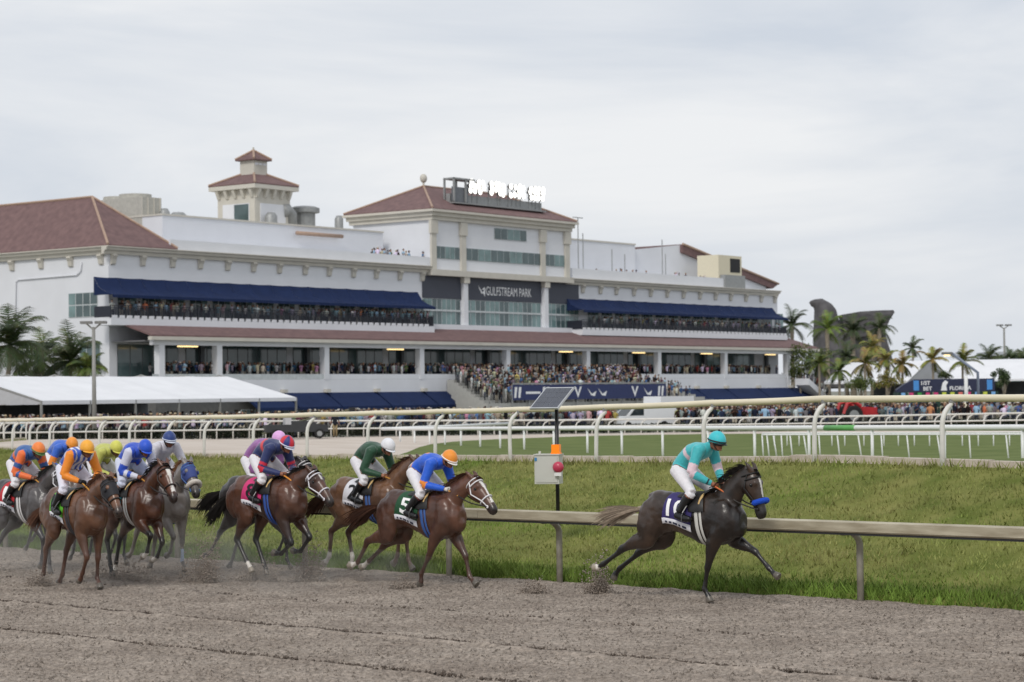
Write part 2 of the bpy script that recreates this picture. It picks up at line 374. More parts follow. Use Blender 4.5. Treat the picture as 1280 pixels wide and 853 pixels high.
n2 = 26000; parts.append(blades(n2, rng.uniform(0, na - 1.001, n2), 0.15 + rng.random(n2) ** 1.6 * 3.2, 0.07, 0.17, 6))
n3 = 9000; parts.append(blades(n3, rng.uniform(0, na - 1.001, n3), nb - 1.2 - rng.random(n3) ** 1.5 * 2.0, 0.05, 0.16, 8))
V = np.concatenate([q[0].reshape(-1, 3) for q in parts]); Cc = np.concatenate([q[1] for q in parts]); nn = len(V) // 3
M_BLADE = attr_mat('grass_blade', 0.7, 0.2, 2.0, spec=0.2)
tag(link_mesh('bank_grass', np_mesh('bank_grass', V, np.arange(nn * 3).reshape(-1, 3), M_BLADE, col=Cc)), 'rough uneven grass growing over the sloping bank', 'grass', kind='stuff')

# ---- ground beyond the crest: pale sand slope, turf on it, home stretch
av = np.linspace(cum[0], cum[-1], 160); qv = np.concatenate([np.linspace(0.0, 6, 12), np.linspace(8, 90, 30)])
Cc_ = crest_at(av); Nn = crest_nrm(av)
SX = Cc_[:, :1] + Nn[:, :1] * qv; SY = Cc_[:, 1:2] + Nn[:, 1:2] * qv; SZ = zfar(SX.ravel(), SY.ravel()).reshape(SX.shape) - 0.01
tag(link_mesh('home_stretch', grid_mesh('home_stretch', np.stack([SX, SY, SZ], -1), M_SAND)), kind='structure')
g = MB(); g.add([(-300, 60, -0.03), (300, 60, -0.03), (300, 152, -0.03), (-300, 152, -0.03)], [(0, 1, 2, 3)])
tag(g.build('sand_track', M_SAND), kind='structure')
ybnd = lambda x: np.interp(x, [468, 490, 509, 530, 570, 630, 750, 880, 1280, 1500], [575, 572, 566, 557, 552, 549, 545, 543, 540.5, 539])
rows = []
for x in np.arange(468, 1850, 14):
    far = on_far(x, float(ybnd(x))); 
    d = np.array([far[0], far[1]]); dd = d / np.hypot(*d); lo, hi = 20.0, np.hypot(*d)
    for k in np.arange(20, np.hypot(*d), 0.1):       # where this column crosses the crest
        q = dd * k
        s = np.argmin(np.hypot(crest[:, 0] - q[0], crest[:, 1] - q[1])); nrm = crest_nrm(np.array([cum[s]]))[0]
        if (q - crest[s, :2]) @ nrm > 0.12: break
    near = dd * k; tt = np.linspace(0, 1, 40)[:, None]; xy = near + (d - near) * tt
    rows.append(np.column_stack([xy, zfar(xy[:, 0], xy[:, 1]) + 0.012]))
tag(link_mesh('turf_course', grid_mesh('turf_course', np.array(rows), M_TURF)), kind='structure')

# ---- worn concrete kerb along the crest
M_KERB = mat('worn_concrete', lin((170, 158, 142)), 0.9, col2=lin((196, 186, 172)), scale=2.2, bump=0.4, bscale=14)
kerb = empty('kerb', crest[8]); tag(kerb, 'low chipped concrete kerb at the foot of the cream turf rail', 'kerb')
kloc = np.array(crest[8])
ka = cum[0]
while ka < cum[-1] - 2.5:
    m = MB(); L1 = 2.42; hh = 0.10 + 0.035 * random.random(); pr = []
    for q in (ka, ka + L1 / 2, ka + L1):
        p = crest_at(np.array(q)); nr = crest_nrm(np.array([q]))[0]; off = 0.10
        pr.append([(p[0] + nr[0] * off - kloc[0], p[1] + nr[1] * off - kloc[1], p[2] - 0.25 - kloc[2]), (p[0] + nr[0] * (off + .18) - kloc[0], p[1] + nr[1] * (off + .18) - kloc[1], p[2] - 0.25 - kloc[2]),
                   (p[0] + nr[0] * (off + .17) - kloc[0], p[1] + nr[1] * (off + .17) - kloc[1], p[2] + hh - kloc[2]), (p[0] + nr[0] * (off + .02) - kloc[0], p[1] + nr[1] * (off + .02) - kloc[1], p[2] + hh - 0.01 - kloc[2])])
    m.rings(pr); m.build('kerb_block', M_KERB, kerb); ka += 2.45

# ---- cream topped turf rail on gooseneck posts
M_WHITEPOST = mat('white_rail_paint', lin((214, 212, 206)), 0.45, var=0.07, scale=4)
M_CREAM = mat('cream_plastic_rail', lin((226, 216, 190)), 0.4, var=0.05, scale=1.2)
M_STEEL = mat('dull_steel', (0.30, 0.30, 0.30), 0.45, metal=0.6)
tr = empty('turf_rail', crest[9]); tag(tr, 'long cream topped running rail on white gooseneck posts along the bank crest', 'rail')
o0 = np.array(crest[9]); tops = []
for i, p in enumerate(crest):
    nr = crest_nrm(np.array([cum[i]]))[0]; b = p - o0; n3 = np.array([nr[0], nr[1], 0])
    jit = random.uniform(-0.012, 0.012)
    pts = [b + (0, 0, -0.3), b + (0, 0, 0.3), b + (0, 0, 0.66)] + [b + n3 * (0.30 * (1 - math.cos(q))) + np.array([0, 0, 0.66 + 0.36 * math.sin(q)]) for q in (0.3, 0.6, 0.9, 1.15)]
    pts = [np.array(q) + np.array([jit * k, 0, 0]) for k, q in enumerate(pts)]
    tops.append(b + n3 * 0.24 + np.array([0, 0, RAIL_H - 0.055]))
    pts.append(tops[-1] - np.array([0, 0, 0.03]))
    m = MB(); m.tube(pts, [0.042] * 6 + [0.036, 0.034], 10); po = m.build('post', M_WHITEPOST, tr, smooth=True)
    m = MB(); m.box(-0.05, 0.05, -0.06, 0.06, -0.075, -0.015); bo = m.build('bracket', M_STEEL, po, loc=tops[-1])
m = MB(); pts = []
for i in range(len(tops) - 1):
    for k in range(3): pts.append(tops[i] + (tops[i + 1] - tops[i]) * k / 3 + np.array([0, 0, -0.006 if k else 0.004]))
m.tube(pts, 0.058, 12); m.build('top_rail', M_CREAM, tr, smooth=True)

# ---- near dirt rail
M_RAILTOP = mat('weathered_rail_cover', lin((150, 140, 118)), 0.55, col2=lin((186, 178, 156)), scale=2.2, bump=0.15, bscale=8, detail=7, stretch=(1, 1, 5))
M_RAILPOST = mat('galvanised_post', lin((128, 122, 110)), 0.5, col2=lin((158, 154, 142)), scale=6, metal=0.2)
M_DARKUNDER = mat('dark_rubber', (0.03, 0.03, 0.03), 0.7)
rp = [on_z(x, y)[:2] for x, y in ((1075, 751), (705, 727), (557, 719.5), (222, 698))]
PL = float(np.mean([q @ TL for q in rp])); pa = [float(q @ TA) for q in rp]
pa = sorted(pa + [pa[0] + 5.2, pa[0] + 10.4, (pa[2] + pa[3]) / 2, pa[3] - 5, pa[3] - 10])
dr = empty('dirt_rail', (*AL(pa[6], PL), 0), HEAD); tag(dr, 'low weathered beige running rail on bent grey posts beside the dirt track', 'rail')
BEAM_OFF, BEAM_Z = 0.30, 1.06
for q in pa:
    m = MB(); x = q - pa[6]
    pts = [(x, 0, -0.3), (x, 0, 0.5), (x, 0, 0.74), (x, -0.03, 0.80), (x, -0.09, 0.85), (x - 0.0, -0.20, 0.90)]
    m.tube(pts, [0.047, 0.047, 0.047, 0.045, 0.042, 0.036], 10); po = m.build('post', M_RAILPOST, dr, smooth=True)
    m = MB(); m.prism([(-0.42, 0.915), (0.20, 0.915), (0.05, 0.87), (-0.10, 0.86)], 1, -0.26, -0.18); m.build('saddle_bracket', M_DARKUNDER, po, loc=(x, 0, 0))
x0, x1 = pa[0] - pa[6] - 2, pa[-1] - pa[6] + 2; k = 0; x = x0
while x < x1:
    xe = min(x + 4.85, x1)
    prof = [(-BEAM_OFF + 0.16, 0.905), (-BEAM_OFF - 0.06, 0.905), (-BEAM_OFF - 0.085, 0.925), (-BEAM_OFF - 0.09, 1.04), (-BEAM_OFF - 0.06, BEAM_Z - 0.01), (-BEAM_OFF + 0.0, BEAM_Z), (-BEAM_OFF + 0.08, BEAM_Z - 0.015), (-BEAM_OFF + 0.17, 1.0)]
    m = MB(); m.prism(prof[::-1], 0, x, xe - 0.006); m.build('rail_cover', M_RAILTOP, dr); x = xe
m = MB(); m.box(x0, x1, -BEAM_OFF - 0.05, -BEAM_OFF + 0.13, 0.875, 0.903); m.build('under_beam', M_DARKUNDER, dr)

# ---- signal box with its solar panel on the bank
def bank_z(x, y):
    i = np.argmin((BANK[..., 0] - x) ** 2 + (BANK[..., 1] - y) ** 2); return float(BANK.reshape(-1, 3)[i, 2])
bx = None
for d in np.arange(28, 40, 0.05):
    q = at_depth(698, 684, d)
    if bank_z(q[0], q[1]) > q[2]: bx = q; break
bx[2] = bank_z(bx[0], bx[1]); sc_ = F / bx[1]
sb = empty('signal_box', bx, R(-14)); tag(sb, 'grey signal cabinet with solar panel, amber beacon and red strobe on black pole', 'signal box')
pole_h = (684 - 500) / sc_
m = MB(); m.tube([(0, 0, -0.3), (0, 0, pole_h)], 0.032, 12); m.build('pole', mat('black_metal', (0.012, 0.012, 0.013), 0.4), sb, smooth=True)
M_CAB = mat('cabinet_grey', lin((196, 196, 188)), 0.5, var=0.05, bump=0.05)
zb0, zb1 = (684 - 606) / sc_, (684 - 569) / sc_; wx = 0.38
m = MB(); m.box(-0.30, 0.10, -0.33, -0.045, zb0, zb1 - 0.02); cab = m.build('cabinet', M_CAB, sb)
m = MB(); m.box(-0.315, 0.115, -0.345, -0.03, zb1 - 0.018, zb1); m.build('lid', M_CAB, cab)
m = MB(); m.box(-0.275, 0.075, -0.341, -0.332, zb0 + 0.025, zb1 - 0.05); dd = m.build('door', M_CAB, cab)
m = MB(); m.box(0.05, 0.065, -0.352, -0.342, zb0 + 0.16, zb0 + 0.24); m.build('latch', M_STEEL, cab)
m = MB(); m.tube([(-0.24, -0.2, zb1), (-0.24, -0.2, zb1 + 0.045)], 0.02, 8); m.build('vent_cap', M_CAB, cab)
m = MB(); m.box(-0.294, -0.255, -0.347, -0.3455, zb1 - 0.11, zb1 - 0.055); m.build('sticker', mat('blue_sticker', lin((60, 130, 180)), 0.4), cab)
m = MB(); m.box(-0.05, 0.10, -0.25, -0.10, zb1, zb1 + 0.018); m.box(-0.04, 0.09, -0.24, -0.11, zb1 + 0.018, zb1 + 0.15)
m.build('amber_beacon', mat('amber_lens', lin((240, 130, 10)), 0.25, emit=lin((240, 120, 5)), estr=0.25), sb)
m = MB(); rs = []
for r_, zz in ((0.07, -0.346), (0.09, -0.36), (0.09, -0.39), (0.06, -0.425), (0.02, -0.435)): rs.append([(0.10 + r_ * math.cos(q * math.pi / 7), zz, zb0 + 0.27 + r_ * math.sin(q * math.pi / 7)) for q in range(14)])
m.rings(rs[::-1]); m.build('red_strobe', mat('red_lens', lin((190, 62, 88)), 0.3), sb, smooth=True)
m = MB(); m.box(0.04, 0.15, -0.40, -0.346, zb0 + 0.13, zb0 + 0.185); m.build('strobe_mount', mat('white_plastic', lin((225, 225, 222)), 0.4), sb)
pan = empty('panel_dummy')
bpy.data.objects.remove(pan)
# panel: tilted towards the camera side
pm = Matrix.Translation((-0.06, -0.05, pole_h + 0.0)) @ Matrix.Rotation(R(-30), 4, 'Z') @ Matrix.Rotation(R(40), 4, 'X')
def pbox(name, mt, x0, x1, y0, y1, z0, z1, par):
    m = MB(); m.box(x0, x1, y0, y1, z0, z1); m.v = [tuple(pm @ Vector(v)) for v in m.v]; return m.build(name, mt, par)
M_FRAME = mat('aluminium', lin((200, 202, 205)), 0.35, metal=0.5)
PW, PH = 0.31, 0.26
pf = pbox('solar_panel', M_FRAME, -PW, PW, -PH, PH, -0.018, 0.014, sb)
M_CELL = mat('solar_cell', lin((74, 78, 88)), 0.25, var=0.1)
for i in range(5):
    for j in range(4):
        a0 = -PW + 0.022 + i * (2 * PW - 0.044) / 5; b0 = -PH + 0.022 + j * (2 * PH - 0.044) / 4
        pbox('cell', M_CELL, a0 + 0.004, a0 + (2 * PW - 0.044) / 5 - 0.004, b0 + 0.002, b0 + (2 * PH - 0.044) / 4 - 0.002, 0.014, 0.018, pf)
pbox('panel_bracket', M_STEEL, -0.03, 0.03, -0.10, 0.10, -0.06, -0.018, sb)

# ---- thick white plastic rail on the turf
M_PVC = mat('white_pvc', lin((228, 229, 228)), 0.4, var=0.03)
xs = [500, 518, 537, 556, 576, 600, 625, 655, 692, 734, 777, 828, 885, 943, 1011, 1090, 1180, 1278, 1395]
pts = []
for x in xs:
    h = 27 + (x - 475) * 0.0335; pts.append(at_depth(x, 536.0 - 0.002 * (x - 640), F * 1.2 / h))
pv = empty('white_turf_rail', (pts[8][0], pts[8][1], 0)); tag(pv, 'thick white plastic rail on slim posts standing in the green turf', 'rail'); o0 = np.array([pts[8][0], pts[8][1], 0])
for p in pts:
    m = MB(); zb = zfar(p[0], p[1])[0] - 0.3; q = p - o0
    m.tube([(q[0], q[1], zb), (q[0], q[1], p[2] - 0.05)], 0.05, 10); m.build('post', M_PVC, pv, smooth=True)
e = pts[0] - o0
arc = [e + np.array([0.55 * math.sin(t_) * -1 - 0.2, 0.55 * (1 - math.cos(t_)) * 1.0, 0]) for t_ in np.linspace(math.pi * 0.95, 0.1, 9)]
path = [e + np.array([6, 16, 0]), e + np.array([2.0, 6, 0]), e + np.array([-0.4, 1.6, 0]), e + np.array([-1.0, 0.7, 0])] + [p - o0 for p in pts]
m = MB(); m.tube(path, 0.088, 12); m.build('rail_tube', M_PVC, pv, smooth=True)
pa_ = at_depth(1032, 535.2, F * 1.2 / (27 + (1032 - 475) * 0.0335)) - o0; pb_ = at_depth(1070, 535.1, F * 1.2 / (27 + (1070 - 475) * 0.0335)) - o0
m = MB(); m.tube([pa_, pb_], 0.094, 12); tag(m.build('green_sleeve', mat('green_sleeve', lin((98, 168, 92)), 0.5), pv, smooth=True), 'green distance marker sleeve')

# ---- two thin portable rails further into the turf
def thin_rail(name, label, xs, yb, ht, zc, rails, lean=0.0):
    P_ = [on_z(x, yb(x), zc) for x in xs]; o0 = np.array([P_[0][0], P_[0][1], 0]); root = empty(name, o0); tag(root, label, 'rail')
    for k, p in enumerate(P_):
        q = p - o0; zb = min(zfar(p[0], p[1])[0], zc) - 0.15
        m = MB(); m.tube([(q[0] + lean * (0.5 + 0.5 * (k % 3)), q[1], zb), (q[0], q[1], zc + ht)], 0.028, 8); m.build('post', M_PVC, root, smooth=True)
    for hh in rails:
        m = MB(); m.tube([(p[0] - o0[0], p[1] - o0[1], zc + hh) for p in P_], 0.035, 8); m.build('rail_tube', M_PVC, root, smooth=True)
thin_rail('portable_rail', 'thin white portable rail with leaning posts behind the thick white rail', [953, 959, 967, 977, 988, 1005, 1024, 1047, 1073, 1102, 1134, 1172, 1212, 1258, 1310], lambda x: 572.5 + (x - 950) * 0.004, 0.92, 0.12, [0.92], 0.10)
thin_rail('portable_rail', 'farther thin white portable rail on short posts across the turf', [953, 968, 984, 999, 1018, 1040, 1056, 1080, 1105, 1123, 1143, 1162, 1182, 1203, 1223, 1242, 1262, 1285], lambda x: 557.0, 0.62, 0.03, [0.62])

# ---- far rail of the home stretch with a clipped hedge behind it
fx = np.arange(-130, 1500, 20.4)
fy = lambda x: np.interp(x, [-30, 185, 370, 560, 700, 930, 1100, 1330], [529.5, 528, 526.5, 526, 525.5, 522.5, 520, 515.5])
fd = lambda x: np.interp(x, [-30, 185, 370, 700, 1330], [142, 147, 150, 151, 151])
hs = empty('home_stretch_rail', (*at_depth(640, 520, 150)[:2], 0)); tag(hs, 'white two-bar rail with gooseneck posts in front of the crowd and hedge', 'rail')
o0 = np.array([hs.location.x, hs.location.y, 0]); top = []
for x in fx:
    p = at_depth(x, float(fy(x)), float(fd(x))); q = p - o0; top.append(q)
    m = MB(); m.tube([(q[0] - 0.4, q[1], -0.2), (q[0] - 0.4, q[1], p[2] * 0.6), (q[0] - 0.3, q[1], p[2] * 0.8), (q[0], q[1], p[2] - 0.02)], 0.05, 6); m.build('post', M_WHITEPOST, hs, smooth=True)
m = MB(); m.tube(top, 0.065, 8); m.build('top_rail', M_WHITEPOST, hs, smooth=True)
m = MB(); m.tube([t_ * np.array([1, 1, 0.52]) + np.array([-0.32, -0.05, 0]) for t_ in top], 0.055, 8); m.build('lower_rail', M_WHITEPOST, hs, smooth=True)
# hedge: leafy box built of many small faces
hp = np.array([np.array(t_) + o0 for t_ in top]); n = 30000
u = rng.uniform(0, len(hp) - 1.001, n); i = u.astype(int); fu = (u - i)[:, None]
P_ = hp[i] * (1 - fu) + hp[i + 1] * fu; hgt = 0.62 * P_[:, 2]
c = np.stack([P_[:, 0] + rng.normal(0, .05, n), P_[:, 1] + 0.5 + rng.random(n) ** 2 * 0.9, hgt * rng.random(n) ** 0.6 + rng.normal(0, 0.03, n)], -1)
s = 0.05 + 0.06 * rng.random((n, 1)); d1 = rng.normal(size=(n, 3)); d1 /= np.linalg.norm(d1, axis=1, keepdims=True); d2 = np.cross(d1, rng.normal(size=(n, 3))); d2 /= np.linalg.norm(d2, axis=1, keepdims=True)
V = np.stack([c - d1 * s, c + d2 * s * 0.6, c + d1 * s, c - d2 * s * 0.6], 1).reshape(-1, 3)
colr = np.array(lin((36, 44, 26)))[None] * (0.6 + 0.9 * rng.random((n, 1)))
tag(link_mesh('clipped_hedge', np_mesh('clipped_hedge', V, np.arange(4 * n).reshape(-1, 4), attr_mat('leaf', 0.6, 0.25, 3.0, spec=0.3), col=np.repeat(colr, 4, 0))), 'dark clipped hedge running behind the white home stretch rail', 'hedge')
# ================================================================== THE GRANDSTAND
VPX = 2665.0; BANG = math.pi / 2 - math.atan((VPX - CX) / F)
GA = at_depth(137, 500, 206.0); GA[2] = 0
gu = np.array([math.cos(BANG), math.sin(BANG), 0]); gv = np.array([-gu[1], gu[0], 0])     # gv: into the building; outward t = -gv
def P(x, y, t=0.0):
    """pixel -> (s, z) on the vertical plane t metres in front of the main front"""
    v = ray(x, y); n = -gv; o = GA + n * t
    k = ((o - np.array([0, 0, HC])) @ n) / (v @ n); q = np.array([0, 0, HC]) + v * k
    return float((q - GA) @ gu), float(q[2])
def S(x, t=0.0, y=400): return P(x, y, t)[0]
def Z(x, y, t=0.0): return P(x, y, t)[1]
def gworld(s, t, z): return GA + gu * s - gv * t + np.array([0, 0, z])

M_WALL = mat('white_stucco', lin((219, 221, 226)), 0.8, var=0.035, scale=0.35, bump=0.05, bscale=3, detail=6)
M_TRIM = mat('beige_trim', lin((198, 194, 184)), 0.75, var=0.05, scale=1.0)
M_GLASS = mat('green_glass', (0.075, 0.115, 0.12), 0.08, var=0.25, scale=0.5, spec=0.6)
M_GLASSL = mat('pale_green_glass', (0.15, 0.235, 0.235), 0.1, var=0.25, scale=0.7, spec=0.6)
M_MULL = mat('mullion_white', lin((190, 196, 198)), 0.5)
M_MULLD = mat('mullion_grey', lin((88, 92, 96)), 0.5)
M_NAVY = mat('navy_awning', lin((27, 42, 78)), 0.8, var=0.12, scale=0.8, spec=.2)
M_DARKPANEL = mat('charcoal_panel', lin((62, 66, 78)), 0.6, var=0.05)
M_RAILDK = mat('dark_railing', lin((32, 36, 48)), 0.5, var=0.1)
M_TILE = mat('red_roof_tile', lin((102, 79, 79)), 0.8, col2=lin((122, 96, 94)), scale=1.6, bump=0.35, bscale=5, detail=7)
M_RIDGE = mat('copper_ridge', lin((168, 142, 124)), 0.6)
M_FLATROOF = mat('flat_roof', lin((176, 176, 174)), 0.9)
M_METAL = mat('grey_plant_metal', lin((150, 152, 152)), 0.5, var=0.12, metal=0.3)
M_PLANT = mat('beige_plant_housing', lin((178, 176, 168)), 0.65, var=0.1)
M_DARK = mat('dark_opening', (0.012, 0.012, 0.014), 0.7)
M_LAMPW = mat('warm_lamp', (1.0, 0.8, 0.45), 0.4, emit=(1.0, 0.72, 0.32), estr=1.6)

gs = empty('grandstand', GA, BANG)
tag(gs, 'large white race course grandstand with red tiled roofs, blue awnings and glazed centre', 'grandstand')
def gbox(name, mt, s0, s1, t0, t1, z0, z1, par=None):
    m = MB(); m.box(s0, s1, -t1, -t0, z0, z1); return m.build(name, mt, par or gs)

sL1, sC0, sC1 = S(528), S(541), S(712)
sR0, sR1 = S(722), S(972)
EAVE_L = Z(137, 308); EAVE_R = EAVE_L
DEPTH = 26.0
# masses (front wall split at the storeys so that the glazing stays behind its own frame)
gbox('wall', M_WALL, 0, sC0, -DEPTH, 0, 0, EAVE_L)
gbox('wall', M_WALL, sC1, sR1, -DEPTH, 0, 0, EAVE_R - 0.4)
TOWER_EAVE = Z(541, 269)
gbox('tower_wall', M_WALL, sC0, sC1, -11.8, -0.02, 0, TOWER_EAVE)
gbox('tower_core', M_WALL, sC0 + 0.05, sC1 - 0.05, -DEPTH, -11.9, 0, EAVE_L)

# ---- cornices with brackets
def cornice(s0, s1, zt, t=0.0, h=0.75, pr=0.9, name='cornice', ends=True):
    m = MB(); prof = [(-t, zt - h), (-t - pr * 0.35, zt - h), (-t - pr * 0.45, zt - h * 0.62), (-t - pr * 0.72, zt - h * 0.5), (-t - pr * 0.8, zt - h * 0.2), (-t - pr, zt - h * 0.12), (-t - pr, zt), (-t, zt)]
    m.prism(prof, 0, s0, s1); return m.build(name, M_TRIM, gs)
cornice(-0.9, S(543, 0.9), EAVE_L)
cornice(S(714, 0.9), S(978, 0.9), EAVE_R - 0.4)
m = MB(); z = EAVE_L; h, pr = 0.75, 0.9
prof = [(0, z - h), (-pr * 0.35, z - h), (-pr * 0.45, z - h * 0.62), (-pr * 0.72, z - h * 0.5), (-pr * 0.8, z - h * 0.2), (-pr, z - h * 0.12), (-pr, z), (0, z)]
m.prism(prof, 1, 0.002, DEPTH + 8); m.build('cornice', M_TRIM, gs)
gbox('end_wall', M_WALL, 0, 10, -DEPTH - 10, -DEPTH, 0, EAVE_L)
brk = MB(); brk.prism([(-0.02, -0.75), (-0.42, -0.75), (-0.5, -0.9), (-0.30, -1.2), (-0.22, -1.65), (-0.12, -1.75), (-0.02, -1.75)], 0, -0.28, 0.28); brk_me = brk.mesh('bracket', M_TRIM)
for x in (139.5, 176.6, 214, 248.8, 283, 315.3, 347.7, 380, 410, 440.5, 469, 498.5, 526.5): link_mesh('bracket', brk_me, gs, (S(x) + 0.15, 0, EAVE_L))
for x in (728, 750, 770, 792, 813, 833.5, 854, 874.5, 894, 913, 932, 951, 968): link_mesh('bracket', brk_me, gs, (S(x), 0, EAVE_R - 0.4))
for k in range(4):
    o = link_mesh('bracket', brk_me, gs, (0, 0.9 + k * 4.3, EAVE_L)); o.rotation_euler = (0, 0, -math.pi / 2)
# parapets above the cornice
gbox('parapet', M_WALL, S(213), S(541), -0.5, 0.05, EAVE_L + 0.002, EAVE_L + 1.05)
gbox('parapet', M_WALL, S(716), S(905), -0.5, 0.05, EAVE_R - 0.398, EAVE_R + 0.9)

# ---- hipped roofs
def hip(name, s0, s1, t0, t1, z0, rise, ov=0.9, ridge_axis=0, ridge_in=None, par=None, mt=None):
    """rectangular hip roof; eave s0..s1, t0(front)..t1(back, smaller)"""
    a0, a1 = s0 - ov, s1 + ov; b0, b1 = -(t0 + ov), -(t1 - ov); w = min(a1 - a0, b1 - b0) / 2
    i = ridge_in if ridge_in is not None else w
    if ridge_axis == 0: r0, r1 = (a0 + i, (b0 + b1) / 2), (a1 - i, (b0 + b1) / 2)
    else: r0, r1 = ((a0 + a1) / 2, b0 + i), ((a0 + a1) / 2, b1 - i)
    zr = z0 + rise; m = MB()
    c = [(a0, b0, z0), (a1, b0, z0), (a1, b1, z0), (a0, b1, z0), (*r0, zr), (*r1, zr)]
    e = [(x, y, z0 - 0.12) for x, y, _ in c[:4]]
    if ridge_axis == 0: fs = [(0, 1, 5, 4), (1, 2, 5), (2, 3, 4, 5), (3, 0, 4)]
    else: fs = [(0, 1, 4), (1, 2, 5, 4), (2, 3, 5), (3, 0, 4, 5)]
    m.add(c + e, fs + [(0, 6, 7, 1), (1, 7, 8, 2), (2, 8, 9, 3), (3, 9, 6, 0), (6, 9, 8, 7)])
    ro = m.build(name, mt or M_TILE, par or gs)
    ends = [(0, 4), (1, 5), (2, 5), (3, 4)] if ridge_axis == 0 else [(0, 4), (1, 4), (2, 5), (3, 5)]
    mm = MB()
    for p, q in ends: mm.tube([np.array(c[p]) + (0, 0, 0.06), np.array(c[q]) + (0, 0, 0.06)], 0.13, 6)
    mm.tube([np.array(c[4]) + (0, 0, 0.05), np.array(c[5]) + (0, 0, 0.05)], 0.13, 6); mm.build('ridge_cap', M_RIDGE, ro)
    # tile courses: thin raised bands across the two faces the picture shows
    return ro, c
W1 = S(213)
hip('roof', 0, W1, 0, -DEPTH - 9, EAVE_L + 0.13, Z(113, 248, -6.5) - EAVE_L, ov=0.55, ridge_axis=1, ridge_in=7.2)
sE = S(968); zE = EAVE_R - 0.27
q0_, q1_, q2_, q3_ = P(853, 305.5, -6.2), P(973, 355.5, -6.2), P(966, 361, -6.2), P(853, 316, -6.2)
m = MB(); m.prism([(q[0], q[1]) for q in (q0_, q1_, q2_, q3_)], 1, 6.2, 24); m.v = [(v[0], v[1], v[2]) for v in m.v]; m.build('roof', M_TILE, gs)
m = MB(); m.tube([(q0_[0], 6.15, q0_[1] + .05), (q1_[0], 6.15, q1_[1] + .05)], .16, 6); m.build('ridge_cap', M_RIDGE, gs)
gbox('roof_house', M_WALL, S(853, -7), S(964, -7), -24, -7, EAVE_R - 0.5, EAVE_R + .1)
ro, rc = hip('roof', sC0, sC1, -0.02, -11.8, TOWER_EAVE + 0.75, Z(521, 233, -6) - TOWER_EAVE - 0.7, ov=0.8)
m = MB(); m.tube([(rc[4][0], rc[4][1], rc[4][2]), (rc[4][0], rc[4][1], rc[4][2] + 0.5)], 0.12, 8); m.ellipsoid((rc[4][0], rc[4][1], rc[4][2] + 0.95), (0.45, 0.45, 0.55), 10, 7); m.build('finial', M_TRIM, ro, smooth=True)
# tower cornice (all round)
m = MB(); z = TOWER_EAVE + 0.75
for ov, z0, z1 in ((0.35, z - 1.3, z - 0.85), (0.6, z - 0.85, z - 0.4), (0.95, z - 0.4, z - 0.125)):
    m.box(sC0 - ov, sC1 + ov, -(0 + ov), 11.8 + ov, z0, z1 - 0.003)
m.build('tower_cornice', M_TRIM, gs)
# wood of tower columns, shafts with a capital
for x in (541.8, 579, 678.5, 709):
    s = S(x); zb = Z(x, {541.8: 343, 579: 344.5, 678.5: 350.5, 709: 352}[x]); zt = TOWER_EAVE - 0.6
    gbox('column', M_TRIM, s - 0.45, s + 0.45, -0.018, 0.24, zb, zt - 1.5)
    gbox('capital', M_TRIM, s - 0.62, s + 0.62, -0.016, 0.36, zt - 1.497, zt)
# tower windows
def window(s0, s1, z0, z1, n, t=0.0, gl=M_GLASS, fr=M_MULL, fw=0.10, rows=1, name='window', par=None, alt=None):
    m = MB(); m.box(s0, s1, -t - 0.05, -t + 0.03, z0, z1); f = m.build(name, fr, par or gs)
    w = (s1 - s0) / n; hh = (z1 - z0) / rows
    for i in range(n):
        for j in range(rows):
            q = MB(); q.box(s0 + i * w + fw / 2, s0 + (i + 1) * w - fw / 2, -t - 0.075, -t - 0.052, z0 + j * hh + fw / 2, z0 + (j + 1) * hh - fw / 2)
            q.build('pane', (alt if alt and (i * 7 + j * 3) % 5 in (1, 4) else gl), f)
    return f
zw0, zw1 = Z(600, 327), Z(600, 311.5)
window(S(545), S(575), zw0, zw1, 5, alt=M_GLASSL)
window(S(582), S(676), zw0, zw1, 12, alt=M_GLASSL)
window(S(681), S(706), zw0, zw1, 4, alt=M_GLASSL)
window(S(619), S(659), Z(640, 301), Z(640, 287), 5, alt=M_GLASSL)
# lower tower: ledge, charcoal panels, glazed front
zl = Z(600, 345); gbox('ledge', M_TRIM, S(540, .8), S(718, .8), -0.01, 0.85, zl - 0.3, zl + 0.38)
zp1, zp0, zg0 = zl - 0.31, Z(630, 377), Z(630, 409.5)
for a_, b_ in ((528, 576), (581, 676), (682, 723)):
    gbox('charcoal_panel', M_DARKPANEL, S(a_), S(b_), 0.003, 0.12, zp0, zp1)
for x in (578.5, 679.2):
    s = S(x); gbox('column', M_WALL, s - 0.38, s + 0.38, 0.002, 0.55, zg0, zp1 - 0.7); gbox('capital', M_TRIM, s - 0.5, s + 0.5, 0.004, 0.75, zp1 - 0.697, zp1 - 0.003)
for a_, b_, n_ in ((528, 575, 8), (582, 675.5, 16), (683, 723, 7)):
    window(S(a_), S(b_), zg0 + 0.1, zp0 - 0.003, n_, t=0.0, gl=M_GLASSL, alt=M_GLASS, fw=0.13, rows=1, name='curtain_wall')
    gbox('transom', M_MULL, S(a_), S(b_), 0.08, 0.16, zp0 - 1.45, zp0 - 1.25)
gbox('sill', M_WALL, S(528), S(727), 0.001, 0.9, zg0 - 0.45, zg0 + 0.1)
